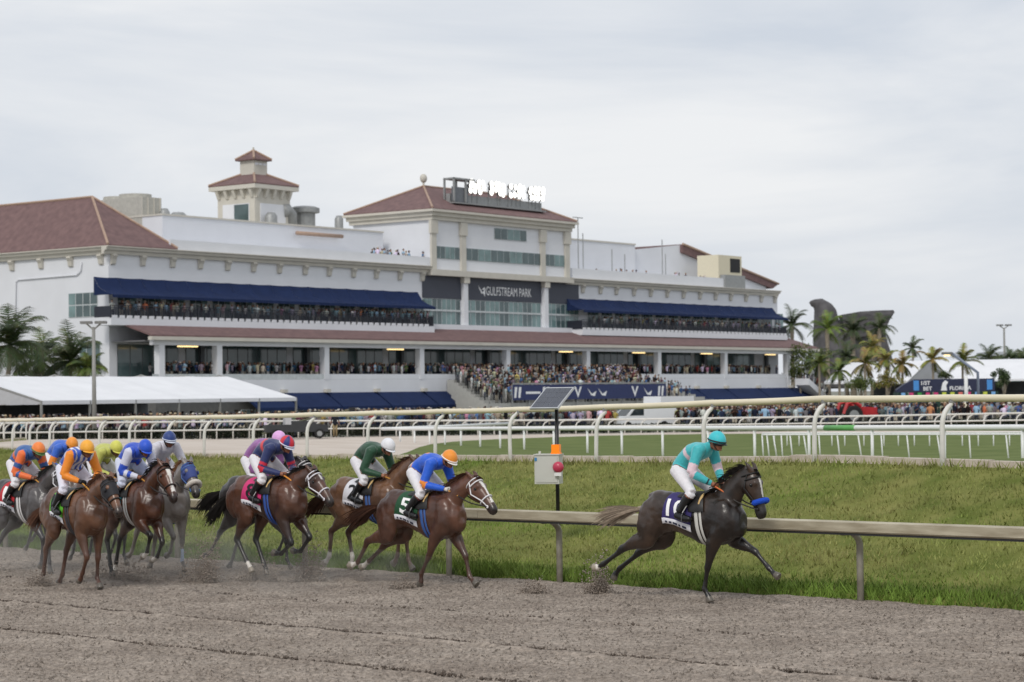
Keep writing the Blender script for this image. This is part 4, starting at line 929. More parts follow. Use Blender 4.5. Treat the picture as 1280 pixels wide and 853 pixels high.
def make_horse(name, label, wx, gy, phi, pose, coat, points=None, socks=(0, 0, 0, 0), blaze=0, mane=(0.01, 0.009, 0.008), cloth=None, numeral=None, ncol=(240, 240, 240), strip=True, bridle=(20, 18, 18),
               roll=None, hood=None, girth=(200, 200, 200), coat2=None, tailcol=None, rein=(30, 25, 22), bandage=None, scale=.97):
    loc = on_z(wx, gy); root = empty(name, (loc[0], loc[1], 0), -R(phi)); root.scale = (scale,) * 3; tag(root, label, 'horse', 'racehorses galloping along the dirt track')
    dz = pose.get('dz', -0.06); mb = MB()
    # trunk
    rs = []
    for x in np.linspace(-1.10, 0.56, 30):
        rs.append([trunk_pt(x, 2 * math.pi * k / 20, 0, dz) for k in range(20)])
    mb.rings(rs)
    mb.ellipsoid((0.02, 0, 1.52 + dz), (0.26, 0.085, 0.075), 10, 8)          # withers
    mb.ellipsoid((-0.72, 0.0, 1.525 + dz), (0.30, 0.16, 0.075), 10, 8)       # croup
    mb.ellipsoid((-0.86, 0.115, 1.21 + dz), (0.225, 0.165, 0.30), 12, 8); mb.ellipsoid((-0.86, -0.115, 1.21 + dz), (0.225, 0.165, 0.30), 12, 8)
    for s in (-1, 1): mb.ellipsoid((0.30, s * 0.13, 1.22 + dz), (0.19, 0.125, 0.30), 12, 8)
    mb.ellipsoid((0.47, 0, 1.12 + dz), (0.11, 0.15, 0.14), 10, 8)
    # neck
    pollx, pollz = pose['poll'][0], pose['poll'][1] + dz; n0 = np.array([0.20, 1.33 + dz]); n1 = np.array([pollx, pollz])
    mid = (n0 + n1) / 2 + np.array([-0.03, 0.035]); ctr = smooth_path([(*n0, .275, .155), (*(n0 * .72 + mid * .28 + 0), .245, .135), (*mid, .175, .098), (*(mid * .4 + n1 * .6), .142, .085), (*n1, .112, .078)], 4)
    neck = []; rs = []
    for i, c in enumerate(ctr):
        t = ctr[min(i + 1, len(ctr) - 1)][:2] - ctr[max(i - 1, 0)][:2]; t /= np.linalg.norm(t); nn = np.array([-t[1], t[0]]); neck.append((c, nn, t))
        rs.append([(c[0] + nn[0] * c[2] * math.sin(q), c[3] * math.cos(q) * (1 - 0.35 * max(0, math.sin(q))), c[1] + nn[1] * c[2] * math.sin(q)) for q in np.linspace(0, 2 * math.pi, 16, endpoint=False)])
    mb.rings(rs)
    # head
    ha = R(pose['head']); hd = np.array([math.sin(ha), 0, -math.cos(ha)]); nf = np.array([math.cos(ha), 0, math.sin(ha)]); poll = np.array([pollx, 0, pollz]); HL = 0.65
    HS = np.array([(-.06, .03, -.05, .04), (0, .075, -.115, .076), (.12, .102, -.185, .102), (.28, .110, -.208, .112), (.42, .100, -.172, .096), (.58, .084, -.115, .072), (.76, .075, -.097, .064), (.88, .070, -.100, .068), (.96, .056, -.092, .062), (1.0, .024, -.066, .044)])
    def hp(t, q, sc_=1.0, off=0.0):
        f, b, w = [float(np.interp(t, HS[:, 0], HS[:, k])) for k in (1, 2, 3)]; c = (f + b) / 2; h = (f - b) / 2
        return poll + hd * t * HL + nf * (c + (h * sc_ + off) * math.sin(q)) + np.array([0, (w * sc_ + off) * math.cos(q), 0])
    mb.rings([[hp(t, q) for q in np.linspace(0, 2 * math.pi, 14, endpoint=False)] for t in np.concatenate([HS[:1, 0], np.linspace(0, 1, 16)])])
    for s in (-1, 1):      # brow bones and jaw
        mb.ellipsoid(tuple(hp(.27, R(45 if s > 0 else 135), 0.92)), (.045, .035, .045), 8, 6)
        mb.ellipsoid(tuple(poll + hd * .17 + nf * -.09 + np.array([0, s * .06, 0])), (.085, .045, .085), 8, 6)
    # ears
    for s in (-1, 1):
        b = poll + nf * 0.045 + np.array([0, s * 0.052, 0.0]); e = b - hd * 0.075 + np.array([-0.06, s * 0.025, 0.05]); m_ = (b + e) / 2 + np.array([0.0, s * 0.015, 0.012])
        mb.tube([b - (e - b) * 0.2, b, m_, e], [.03, .036, .030, .010], 8)
    # legs
    LEG = {}
    def chain(key, pts3, side, rig):
        p = smooth_path(pts3, 3); rs = []
        for i, c in enumerate(p):
            t = p[min(i + 1, len(p) - 1)][:2] - p[max(i - 1, 0)][:2]; t /= np.linalg.norm(t) + 1e-9; nn = np.array([-t[1], t[0]])
            rs.append([(c[0] + nn[0] * c[2] * math.sin(q), side * c[4] + c[3] * math.cos(q), c[1] + nn[1] * c[2] * math.sin(q)) for q in np.linspace(0, 2 * math.pi, 12, endpoint=False)])
        mb.rings(rs)
    def along(p, a, L): return np.array([p[0] + L * math.sin(R(a)), p[1] - L * math.cos(R(a))])
    for key in ('RF', 'LF'):
        s = -1 if key[0] == 'R' else 1; a1, a2, a3, a4 = pose[key]; sw = 0.055 * math.sin(R(a1))
        el = np.array([0.22 + sw, 0.985 + dz]); kn = along(el, a1, .43); ft = along(kn, a2, .30); co = along(ft, a3, .115); ho = along(co, a4, .085)
        md = el * .58 + kn * .42; mk = kn * .8 + el * .2; b1 = kn * .78 + ft * .22; b2 = kn * .45 + ft * .55; b3 = kn * .12 + ft * .88
        nb_ = np.array([-math.cos(R(a1)), -math.sin(R(a1))]) * 0.012
        chain(key, [(0.33, 1.33 + dz, .12, .07, .13), (0.30, 1.16 + dz, .155, .095, .145), (*el, .128, .092, .150), (*(md + nb_), .092, .070, .142), (*mk, .054, .048, .135), (*kn, .053, .047, .13), (*b1, .036, .034, .128), (*b2, .0315, .029, .126),
                    (*b3, .036, .033, .124), (*ft, .044, .040, .124), (*(ft * .5 + co * .5), .032, .031, .122), (*co, .044, .043, .12), (*ho, .062, .056, .12)], s, key)
        LEG[key] = [np.array([q[0], s * y, q[1]]) for q, y in ((el, .15), (kn, .13), (ft, .124), (co, .12), (ho, .12))]
    for key in ('RH', 'LH'):
        s = -1 if key[0] == 'R' else 1; a0, a1, a2, a3, a4 = pose[key]
        hip = np.array([-0.82, 1.30 + dz]); stf = along(hip, a0, .38); hk = along(stf, a1, .47); ft = along(hk, a2, .40); co = along(ft, a3, .12); ho = along(co, a4, .085)
        g1 = stf * .62 + hk * .38; g2 = stf * .2 + hk * .8; back = np.array([-math.cos(R(a1)), -math.sin(R(a1))])
        chain(key, [(-.86, 1.40 + dz, .16, .10, .12), (*(hip * .8 + stf * .2), .22, .135, .145), (*(hip * .4 + stf * .6), .195, .125, .16), (*stf, .160, .105, .165), (*(g1 + back * .02), .115, .078, .155), (*(g2 + back * .012), .062, .048, .142), (*(hk + back * .012), .062, .046, .138), (*(hk * .82 + ft * .18), .043, .037, .135), (*(hk * .5 + ft * .5), .036, .032, .132),
                    (*(hk * .12 + ft * .88), .038, .035, .13), (*ft, .046, .041, .13), (*(ft * .5 + co * .5), .034, .032, .128), (*co, .046, .044, .126), (*ho, .064, .057, .126)], s, key)
        LEG[key] = [np.array([q[0], s * y, q[1]]) for q, y in ((stf, .165), (hk, .138), (ft, .13), (co, .126), (ho, .126))]
    low = min(p[4][2] for p in LEG.values()) - pose.get('air', 0.0)
    me, V, N = remesh(mb, 0.030 if 'hidden' in label or 'screened' in label else 0.0178, 3, 0.5)
    # coat colours: points, socks, muzzle and blaze
    c1 = np.array(lin(coat)); c2 = np.array(lin(coat2 or tuple(v * 0.62 for v in coat)))
    k = np.clip(fbm(V[:, 0] * 2.4 + 7, V[:, 2] * 2.4 + V[:, 1] * 1.5, 4, len(label)) * 2.2 - 0.6, 0, 1)[:, None]; col = c1 * k + c2 * (1 - k)
    pc = np.array(lin(points)) if points else c2
    for key, sk in zip(('RF', 'LF', 'RH', 'LH'), socks):
        p = LEG[key]; up = 0.0
        d0, t0 = seg_dist(V, p[0], p[1]); d1, t1 = seg_dist(V, p[1], p[2]); d2, t2 = seg_dist(V, p[2], p[3]); d3, t3 = seg_dist(V, p[3], p[4])
        near = np.minimum(np.minimum(d1, d2), d3) < 0.085; prm = np.where(d3 <= np.minimum(d1, d2), 2 + t3, np.where(d2 <= d1, 1 + t2, t1))
        kk = np.clip((t0 - 0.45) / 0.45, 0, 1)[:, None] * ((d0 < 0.10) & ~near)[:, None] * 0.8; col = col * (1 - kk) + pc * kk
        col[near] = pc
        if sk > 0: w_ = near & (prm > 1.9 - sk) & (prm < 2.02); col[w_] = np.array(lin((214, 208, 200)))
        if bandage and key in bandage[0]: w_ = near & (prm > 0.35) & (prm < 1.2); col[w_] = np.array(lin(bandage[1]))
        hf = near & (prm >= 2.05) & (d3 < 0.085); col[hf] = np.array(lin((92, 86, 78) if sk == 0 else (150, 140, 126)))
    rel = V - poll; th_ = (rel @ hd) / HL; fr = rel @ nf; onh = (np.abs(V[:, 1]) < 0.14) & (th_ > -0.05) & (V[:, 0] > pollx - 0.2)
    mz = onh & (th_ > 0.74) & (th_ < 1.1); f_ = np.clip((th_ - 0.74) / 0.12, 0, 1)[:, None]; col = np.where(mz[:, None], col * (1 - f_ * 0.85) + np.array([.012, .011, .011]) * f_ * 0.85, col)
    if blaze:
        bw = 0.012 + 0.028 * blaze * (0.6 + 0.4 * np.sin(th_ * 9)); bl = onh & (fr > np.interp(th_, HS[:, 0], HS[:, 1]) * 0.72) & (np.abs(V[:, 1]) < bw) & (th_ > 0.14) & (th_ < (0.78 if blaze > .7 else 0.34 if blaze < .3 else 0.6))
        col[bl] = np.array(lin((226, 222, 216)))
    for s in (-1, 1):
        no = hp(.955, R(35 if s > 0 else 145), 1.0); col[np.linalg.norm(V - no, axis=1) < 0.020] = (.004, .004, .004)
    mus = (fbm(V[:, 0] * 7 + V[:, 1] * 3, V[:, 2] * 4.5 + V[:, 0] * 2, 2, 77) - .5) * .030 + (fbm(V[:, 0] * 16, V[:, 2] * 13 + V[:, 1] * 9, 2, 78) - .5) * .012
    mus *= np.clip((V[:, 2] - (0.75 + dz)) / .25, 0, 1) * np.clip((pollx - .15 - V[:, 0]) / .2, 0, 1)
    V2 = V + N * mus[:, None]; V2[:, 2] -= low; me.vertices.foreach_set('co', V2.ravel().astype(np.float32)); me.update()
    set_col(me, col); me.polygons.foreach_set('use_smooth', [True] * len(me.polygons)); me.materials.clear(); me.materials.append(M_COAT); me.name = 'body'
    body = link_mesh('body', me, root); dzz = dz - low; SH = np.array([0, 0, -low])
    def part(mb_, nm, mt, par=body, smooth=True, attr=False):
        mb_.v = [tuple(np.array(v) + SH) for v in mb_.v]; return mb_.build(nm, mt, par, smooth=smooth, attr=attr)
    # eyes
    for s in (-1, 1):
        m = MB(); m.ellipsoid(tuple(hp(.29, R(22 if s > 0 else 158), 0.97)), (.024, .018, .024), 8, 6); part(m, 'eye', mat('horse_eye', (0.008, 0.006, 0.005), 0.08))
    # mane and forelock
    m = MB(); r = random.Random(len(label)); mc = mane; fl = pose.get('mane', (-0.5, 0.35))
    def strand(m, p0, d0, L, w, droop, c, n=4):
        p = np.array(p0, float); d = np.array(d0, float); d /= np.linalg.norm(d); sd = np.cross(d, np.array([0, 1, 0.3])); sd /= np.linalg.norm(sd) + 1e-9; b = len(m.v)
        for k in range(n + 1):
            ww = w * (1 - (k / n) ** 1.6) + 0.002; m.add([p - sd * ww, p + sd * ww], [], c); p = p + d * L / n; d = d + np.array([0, 0, -droop / n]); d /= np.linalg.norm(d)
        m.f += [(b + 2 * k, b + 2 * k + 2, b + 2 * k + 3, b + 2 * k + 1) for k in range(n)]
    for i in range(230):
        f = r.random(); q = neck[min(int(f * (len(neck) - 1) * 0.92 + 1), len(neck) - 1)]; c, nn, t = q
        p0 = (c[0] + nn[0] * c[2] * 0.93 + r.gauss(0, .01), r.gauss(0, .012), c[1] + nn[1] * c[2] * 0.93)
        d0 = (nn[0] * fl[1] + t[0] * fl[0] + r.gauss(0, .18), r.choice((-1, -1, 1)) * abs(r.gauss(0.25, .25)), nn[1] * fl[1] + t[1] * fl[0] * 0.6 + r.gauss(0, .18)); v_ = 0.7 + 0.7 * r.random()
        strand(m, p0, d0, 0.10 + 0.10 * r.random(), 0.009, 1.1, tuple(x * v_ for x in mc))
    part(m, 'mane', M_HAIR, smooth=False, attr=True); m = MB()
    for i in range(26): strand(m, poll + nf * .07 + np.array([0, r.gauss(0, .02), .01]), hd + nf * 0.4 + np.array([0, r.gauss(0, .2), 0.2]), .12, .008, .8, mc)
    part(m, 'forelock', M_HAIR, smooth=False, attr=True)
    m = MB(); tc_ = tailcol or mane; td = pose.get('tail', (-1, 0.05))
    for i in range(260):
        v_ = 0.65 + 0.8 * r.random(); a_ = r.random()
        p0 = np.array((-1.08 + td[0] * .20 * a_, r.gauss(0, .018), 1.345 + dz + td[1] * .20 * a_)); strand(m, p0, (td[0], r.gauss(0, .13), td[1] + r.gauss(0, .11)), 0.42 + 0.34 * r.random(), 0.010, pose.get('droop', 0.7), tuple(x * v_ for x in tc_), 6)
    m.tube([(-1.00, 0, 1.36 + dz), (-1.11, 0, 1.345 + dz), (-1.11 + td[0] * .18, 0, 1.345 + dz + td[1] * .18)], [.06, .045, .015], 8, col=tuple(tc_))
    part(m, 'tail', M_HAIR, smooth=False, attr=True)
    # saddle cloth with its number
    if cloth:
        cm = cmat('cloth_%d_%d_%d' % cloth, cloth, 0.7, bump=0.1, scale=8); m = MB(); cv = lambda v: -0.05 * (abs(v - .5) * 2) ** 2
        patch(m, -.56, -.07, R(-100), R(100), .022, dz, 12, 24, cv); pc_ = part(m, 'saddle_cloth', cm, root)
        if strip:
            for s in (-1, 1):
                m = MB(); patch(m, -.61, -.12, R(s * 100), R(s * 117), .024, dz, 12, 4); st_ = part(m, 'cloth_band', cmat('band_white', (222, 222, 228), 0.7), pc_)
                m = MB()
                for q in range(7):
                    x0 = -.55 + q * .055 + 0.01 * (q % 3); L_ = .034 + .008 * (q % 2); t_a, t_b = R(s * 106), R(s * 111.5)
                    m.add([trunk_pt(x0, t_a, .031, dz), trunk_pt(x0 + L_, t_a, .031, dz), trunk_pt(x0 + L_, t_b, .031, dz), trunk_pt(x0, t_b, .031, dz)], [(0, 1, 2, 3)])
                part(m, 'small_print', cmat('print_ink', (40, 44, 70), 0.7), st_)['kind'] = 'stuff'
        if numeral:
            vs, fs = text_geo(numeral, 1.0, True); wt = max(v[0] for v in vs)
            for s in (-1, 1):
                w_ = 0.30 if len(numeral) > 1 else 0.20; m = MB(); x0 = -.34 - w_ / 2
                m.add([trunk_pt(x0 + (v[0] / wt * w_ if s < 0 else (1 - v[0] / wt) * w_) - 0.03, R(s * (92 - v[1] * 62)), .036, dz) for v in vs], fs)
                part(m, 'cloth_number', cmat('num_%d_%d_%d' % ncol, ncol, 0.7), pc_, smooth=False)
    # saddle, girth, stirrup leathers
    m = MB(); patch(m, -.40, .02, R(-38), R(38), .055, dz, 10, 10, lambda v: 0.03 * math.sin(v * math.pi)); sd_ = part(m, 'saddle', M_LEATHER, root)
    for s in (-1, 1):
        m = MB(); patch(m, -.20, .04, R(s * 36), R(s * 74), .046, dz, 6, 6, lambda v: 0.05 * v); part(m, 'saddle_flap', M_LEATHER, sd_)
        m = MB(); patch(m, .005, .05, R(s * 10), R(s * 62), .05, dz, 3, 8, lambda v: -0.02); part(m, 'saddle_pad_edge', cmat('pad_tan', (196, 164, 108)), sd_)
    gm = cmat('girth_%d_%d_%d' % girth, girth, 0.6); m = MB(); patch(m, -.075, -.025, R(60), R(300), .02, dz, 2, 24, lambda v: .06 * math.sin(v * math.pi)); patch(m, .0, .035, R(70), R(290), .021, dz, 2, 24, lambda v: .06 * math.sin(v * math.pi)); part(m, 'girth', gm, sd_)
    # bridle
    bm_ = cmat('bridle_%d_%d_%d' % bridle, bridle, 0.5); m = MB(); W = .018
    m.tube([hp(.06, q, 1, .012) for q in np.linspace(0, 2 * math.pi, 17)], W * .55, 6); m.tube([hp(.60, q, 1, .010) for q in np.linspace(0, 2 * math.pi, 17)], W * .65, 6); m.tube([hp(.16, q, 1, .010) for q in np.linspace(R(-5), R(185), 12)], W * .6, 6)
    for s in (0, 180):
        m.tube([hp(.05, R(s + (8 if s == 0 else -8)), 1, .012), hp(.3, R(s - (18 if s == 0 else -18)), 1, .012), hp(.6, R(s - (8 if s == 0 else -8)), 1, .010), hp(.80, R(s), 1, .008)], W * .55, 6)
        m.ellipsoid(tuple(hp(.80, R(s), 1, .014)), (.026, .008, .026), 10, 6)
    part(m, 'bridle', bm_)
    if roll:
        m = MB(); m.tube([hp(.66, q, 1, .030) for q in np.linspace(R(-15), R(195), 18)], [.022] + [.038] * 16 + [.022], 12); tag(part(m, 'noseband_roll', cmat('roll_%d_%d_%d' % roll, roll, 0.95, bump=0.6, bscale=70)), 'fluffy sheepskin noseband roll')
    if hood:
        m = MB(); m.rings([[hp(t, q, 1, .012) for q in np.linspace(0, 2 * math.pi, 16, endpoint=False)] for t in (-.02, .06, .14, .22, .30, .38, .46, .50)], cap=False); hc = part(m, 'blinker_hood', cmat('hood_%d_%d_%d' % hood, hood, 0.7))
        for s in (25, 155): m = MB(); m.ellipsoid(tuple(hp(.30, R(s), 1, .02)), (.038, .02, .038), 10, 6); part(m, 'blinker_cup', cmat('hood_%d_%d_%d' % hood, hood), hc)
    return dict(root=root, loc=loc, phi=phi, dz=dzz, bit=[hp(.80, 0, 1, .016) + SH, hp(.80, math.pi, 1, .016) + SH], body=body, low=low, rein=rein, lift=dzz, scale=scale)

def make_jockey(h, label, J, jersey, cap, trousers=(226, 224, 228), boots=(18, 18, 20), boot_top=None, skin=(150, 100, 78), cap_band=None, gloves=None, pattern=None, cap_pattern=None, rein_grip=(196, 140, 60), visor=(30, 30, 34), pom=False):
    dz = h['lift'] + 0.06; A3 = lambda p: np.array([p[0], p[1], p[2] + dz]); hip = A3(J['hip']); sh = A3(J['sh']); hc = A3(J['head']); bones = []; mb = MB()
    # torso: rings between hip and shoulders
    ax = sh - hip; L = np.linalg.norm(ax); ax /= L; nn = np.array([-ax[2], 0, ax[0]]); curve = J.get('arch', 0.05); rs = []
    for t, wl, wd in ((-.22, .06, .07), (-.12, .145, .115), (0.02, .175, .138), (.2, .168, .128), (.4, .160, .120), (.62, .180, .130), (.82, .195, .125), (.96, .160, .095), (1.08, .075, .06)):
        c = hip + ax * L * t + nn * curve * math.sin(math.pi * max(0, min(1, t)))
        rs.append([c + np.array([0, wl * math.cos(q), 0]) + nn * wd * math.sin(q) for q in np.linspace(0, 2 * math.pi, 16, endpoint=False)])
    mb.rings(rs); bones.append(('pelvis', hip - ax * .10, hip + ax * .06, .14)); bones.append(('torso', hip + ax * .07 + nn * curve * .4, sh, .15))
    fdir = np.array(J.get('face', (0.85, 0, -0.35))); fdir /= np.linalg.norm(fdir); hup = np.array([-fdir[2], 0, fdir[0]]) if fdir[0] > 0 else np.array([0, 0, 1.0])
    nb0 = sh + ax * .03; mb.tube([nb0, (nb0 + hc) / 2 + np.array([0.0, 0, -.0]), hc - hup * .05], [.068, .056, .052], 10); bones.append(('neck', nb0 + (hc - nb0) * .35, hc - hup * .07, .05))
    lat = np.array([0, 1.0, 0]); rs = []
    for t, rf, rb, rl in ((-.125, .03, .01, .025), (-.105, .075, .03, .045), (-.06, .088, .065, .062), (0, .092, .09, .073), (.05, .088, .098, .075), (.09, .062, .078, .06), (.115, .02, .03, .025)):
        rs.append([hc + hup * t + lat * rl * math.cos(q) + fdir * ((rf if math.sin(q) > 0 else rb) * math.sin(q)) for q in np.linspace(0, 2 * math.pi, 14, endpoint=False)])
    mb.rings(rs); bones.append(('head', hc - hup * .08, hc + hup * .08, .085))
    mb.tube([hc + fdir * .082 + hup * .018, hc + fdir * .104 - hup * .022, hc + fdir * .092 - hup * .036], [.012, .018, .014], 8)      # nose
    for q in (-.105, -.072): mb.tube([hc + fdir * .078 + hup * q + lat * -.022, hc + fdir * .09 + hup * q, hc + fdir * .078 + hup * q + lat * .022], [.008, .012, .008], 6)   # chin, lips
    for s in (-1, 1): mb.ellipsoid(tuple(hc + lat * s * .074 - fdir * .01 - hup * .02), (.02, .014, .03), 8, 6)
    hands = []
    for s in (-1, 1):
        kn = A3(J['knee']) * np.array([1, s, 1]); ft = A3(J['foot']) * np.array([1, s, 1]); el = A3(J['elbow'][0 if s < 0 else -1]) * np.array([1, s, 1]); hn = A3(J['hand'][0 if s < 0 else -1]) * np.array([1, s, 1])
        hj = hip + lat * s * .10; sj = sh + lat * s * .165 - ax * .02
        mb.tube([hj, hj * .65 + kn * .35, hj * .25 + kn * .75, kn], [.115, .098, .072, .062], 12); bones.append(('thigh', hj * .9 + kn * .1, kn, .08))
        an = ft + np.array([-.03, 0, .075]); mb.tube([kn, kn * .68 + an * .32 + np.array([-.012, 0, 0]), an * .8 + kn * .2, an], [.062, .060, .042, .042], 12); bones.append(('shank', kn, an, .05))
        mb.tube([an + np.array([-.05, 0, -.045]), ft + np.array([0.02, 0, .0]), ft + np.array([.11, s * .01, -.018]), ft + np.array([.17, s * .015, -.022])], [.038, .042, .040, .026], 10); bones.append(('foot', an, ft + np.array([.14, 0, -.02]), .04))
        mb.tube([sj - lat * s * .05, sj, sj * .6 + el * .4, el], [.09, .082, .066, .056], 12); bones.append(('uarm', sj, el, .055))
        wr = hn + (el - hn) / np.linalg.norm(el - hn) * .07
        mb.tube([el, el * .7 + wr * .3, wr * .85 + el * .15, wr], [.056, .052, .040, .033], 10); bones.append(('farm', el, wr, .035))
        mb.tube([wr, hn * .6 + wr * .4, hn], [.028, .036, .033], 10); bones.append(('hand', wr * .8 + hn * .2, hn + (hn - wr) * .4, .03)); hands.append((hn, wr, s))
    me, V, N = remesh(mb, 0.0135, 2, 0.5)
    zn = np.zeros(len(V), int); bd = np.full(len(V), 1e9); tp = np.zeros(len(V)); names = [b[0] for b in bones]
    for i, (nm, a, b, r_) in enumerate(bones):
        d, t = seg_dist(V, a, b); d = d - r_; k = d < bd; bd[k] = d[k]; zn[k] = i; tp[k] = t[k]
    zname = np.array(names)[zn]
    F_ = np.empty(len(me.polygons) * 4, np.int32); me.polygons.foreach_get('vertices', F_) if all(len(p.vertices) == 4 for p in me.polygons) else None; F_ = F_.reshape(-1, 4)
    sk = np.array(lin(skin)); colr = np.tile(sk, (len(V), 1)); rel = V - hc
    lipz = (zname == 'head') & (np.abs(rel @ hup + .075) < .009) & (np.abs(V[:, 1]) < .03) & (rel @ fdir > .06); colr[lipz] = sk * np.array([.75, .5, .5])
    # fingers: four curled round the rein, and a thumb from the side of the palm
    FV = [V]; FF = [F_]; nv = len(V); fm = MB()
    for hn, wr, s in hands:
        d = hn - wr; d /= np.linalg.norm(d); dn = np.cross(d, lat * s); dn /= np.linalg.norm(dn); dn = dn if dn[2] < 0 else -dn
        for k in range(4):
            o = hn + d * .012 + dn * (-.026 + .018 * k) * .9 - lat * s * .0; Lf = (.026, .031, .030, .024)[k]
            fm.tube([o + lat * s * .012, o + d * Lf, o + d * (Lf * .9) - lat * s * .024, o + d * .005 - lat * s * .034], [.0095, .0095, .0085, .007], 6)
        o = hn - d * .018 - dn * .028; fm.tube([o, o + d * .028 - dn * .008 - lat * s * .012, o + d * .045 - lat * s * .028], [.011, .010, .008], 6)
    fq = [f for f in fm.f if len(f) == 4]; FV.append(np.array(fm.v)); FF.append(np.array(fq, np.int32) + nv)
    allV = np.concatenate(FV); allF = np.concatenate(FF); gl = np.array(lin(gloves)) if gloves else sk
    colr[zname == 'hand'] = gl; allC = np.concatenate([colr, np.tile(gl, (len(fm.v), 1))])
    bme = np_mesh('person', allV, allF, M_SKIN, col=allC, smooth=True)
    root = link_mesh('person', bme); root.location = h['root'].location; root.rotation_euler = h['root'].rotation_euler; root.scale = h['root'].scale; tag(root, label, 'person', 'jockeys riding the racehorses')
    def wear(nm, sel, off, mt, colf=None):
        fsel = sel[F_].all(axis=1); f = F_[fsel]; u, inv = np.unique(f, return_inverse=True); vv = V[u] + N[u] * off
        c = colf(u) if colf is not None else None
        return link_mesh(nm, np_mesh(nm, vv, inv.reshape(-1, 4), mt, col=c, smooth=True), root)
    jc = np.array(lin(jersey))
    def jcol(u):
        c = np.tile(jc, (len(u), 1))
        if pattern:
            for fn, cc in pattern: c[fn(zname[u], tp[u], V[u] - hip, (V[u] - hip) @ ax / L, V[u])] = np.array(lin(cc))
        return c
    # one-ring grow so that garments overlap at their seams
    wear('jersey', np.isin(zname, ['torso', 'uarm', 'farm']) | ((zname == 'neck') & (tp < .25)), .009, M_CLOTH, jcol)
    trc = np.array(lin(trousers)); wear('trousers', np.isin(zname, ['pelvis', 'thigh']) | ((zname == 'shank') & (tp < .10)), .007, M_CLOTH, lambda u: np.tile(trc, (len(u), 1)))
    btc = cmat('boots_%d_%d_%d' % boots, boots, 0.35)
    for s in (-1, 1): wear('boot', (((zname == 'shank') & (tp > .06)) | (zname == 'foot')) & (V[:, 1] * s > 0), .011, btc)
    for s in ((-1, 1) if boot_top else ()): wear('boot_top', (zname == 'shank') & (tp > .02) & (tp < .26) & (V[:, 1] * s > 0), .0135, cmat('btop_%d_%d_%d' % boot_top, boot_top, 0.4))
    # helmet, peak, band, goggles, chin strap
    m = MB(); rs = []; q0 = np.linspace(0, 2 * math.pi, 20, endpoint=False)
    for t, r_ in ((-.012, 1.03), (.02, 1.05), (.06, .98), (.095, .82), (.125, .56), (.142, .26), (.147, .05)):
        rs.append([hc + hup * t + lat * .102 * r_ * math.cos(q) + fdir * (.126 * r_ * math.sin(q)) - fdir * .004 for q in q0])
    m.rings(rs); capc = np.array(lin(cap)); cols = []
    for v in m.v:
        a_ = math.atan2((np.array(v) - hc) @ lat, (np.array(v) - hc) @ fdir); cols.append(tuple(lin(cap_pattern)) if cap_pattern and (int((a_ + math.pi) / (math.pi / 3) + .5) % 2) else tuple(capc))
    m.c = cols; hel = m.build('helmet', M_CLOTH, root, smooth=True, attr=True)
    m = MB(); b = len(m.v); npk = 9
    for i in range(npk):
        a_ = R(-62 + 124 * i / (npk - 1)); e = hc + hup * -.004 + lat * .103 * math.sin(a_) + fdir * .127 * math.cos(a_); o = e + fdir * .035 * math.cos(a_ * 1.3) - hup * .012; m.add([e, o, o - hup * .006, e - hup * .01], [])
    m.f = [(4 * i + k, 4 * i + 4 + k, 4 * i + 4 + (k + 1) % 4, 4 * i + (k + 1) % 4) for i in range(npk - 1) for k in range(4)] + [(0, 1, 2, 3), (4 * npk - 4, 4 * npk - 1, 4 * npk - 2, 4 * npk - 3)]
    m.build('peak', cmat('peak_%d_%d_%d' % (cap_band or cap), cap_band or cap), hel)
    if cap_band:
        m = MB(); m.tube([hc + hup * .012 + lat * .108 * math.cos(q) + fdir * (.134 * math.sin(q) - .004) for q in np.linspace(0, 2 * math.pi, 25)], .010, 6); m.build('cap_band', cmat('peak_%d_%d_%d' % cap_band, cap_band), hel, smooth=True)
    if pom: m = MB(); m.ellipsoid(tuple(hc + hup * .155), (.016, .016, .016), 8, 6); m.build('cap_button', M_CLOTH, hel, attr=False)
    m = MB(); b = 0; ng = 11
    for i in range(ng):
        a_ = R(-80 + 160 * i / (ng - 1)); e = hc + lat * .082 * math.sin(a_) + fdir * (.104 * math.cos(a_)); m.add([e + hup * -.002, e + hup * -.002 + fdir * .006, e - hup * .042 + fdir * .004, e - hup * .042], [])
    m.f = [(4 * i + k, 4 * i + 4 + k, 4 * i + 4 + (k + 1) % 4, 4 * i + (k + 1) % 4) for i in range(ng - 1) for k in range(4)]; m.build('goggles', cmat('goggle_%d_%d_%d' % visor, visor, 0.12), hel, smooth=True)
    for s in (-1, 1): m = MB(); m.tube([hc + lat * s * .088 + hup * -.02, hc + lat * s * .075 - hup * .07 + fdir * .03, hc - hup * .118 + fdir * .045], .008, 6); m.build('chin_strap', M_LEATHER, hel)
    # stirrups and reins belong to the horse's tack
    for s in (-1, 1):
        ft = A3(J['foot']) * np.array([1, s, 1]); top = trunk_pt(-.12, R(s * 44), .07, h['dz']); m = MB()
        m.tube([top, ft + np.array([.05, s * .03, .06])], .010, 6); m.tube([ft + np.array([.05, -s * .045, -.05]), ft + np.array([.05, -s * .04, .03]), ft + np.array([.05, 0, .075]), ft + np.array([.05, s * .05, .03]), ft + np.array([.05, s * .05, -.05]), ft + np.array([.05, -s * .045, -.05])], .009, 6)
        m.build('stirrup', mat('stirrup_metal', (0.18, 0.18, 0.18), 0.3, metal=0.8), h['root'])
        hn = A3(J['hand'][0 if s < 0 else -1]) * np.array([1, s, 1]); bt = h['bit'][0 if s > 0 else 1]; mid = hn * .45 + bt * .55 + np.array([0, 0, -.05]); sp = smooth_path([hn + np.array([-.03, 0, 0]), hn * .8 + bt * .2 + np.array([0, 0, -.02]), mid, bt], 5)
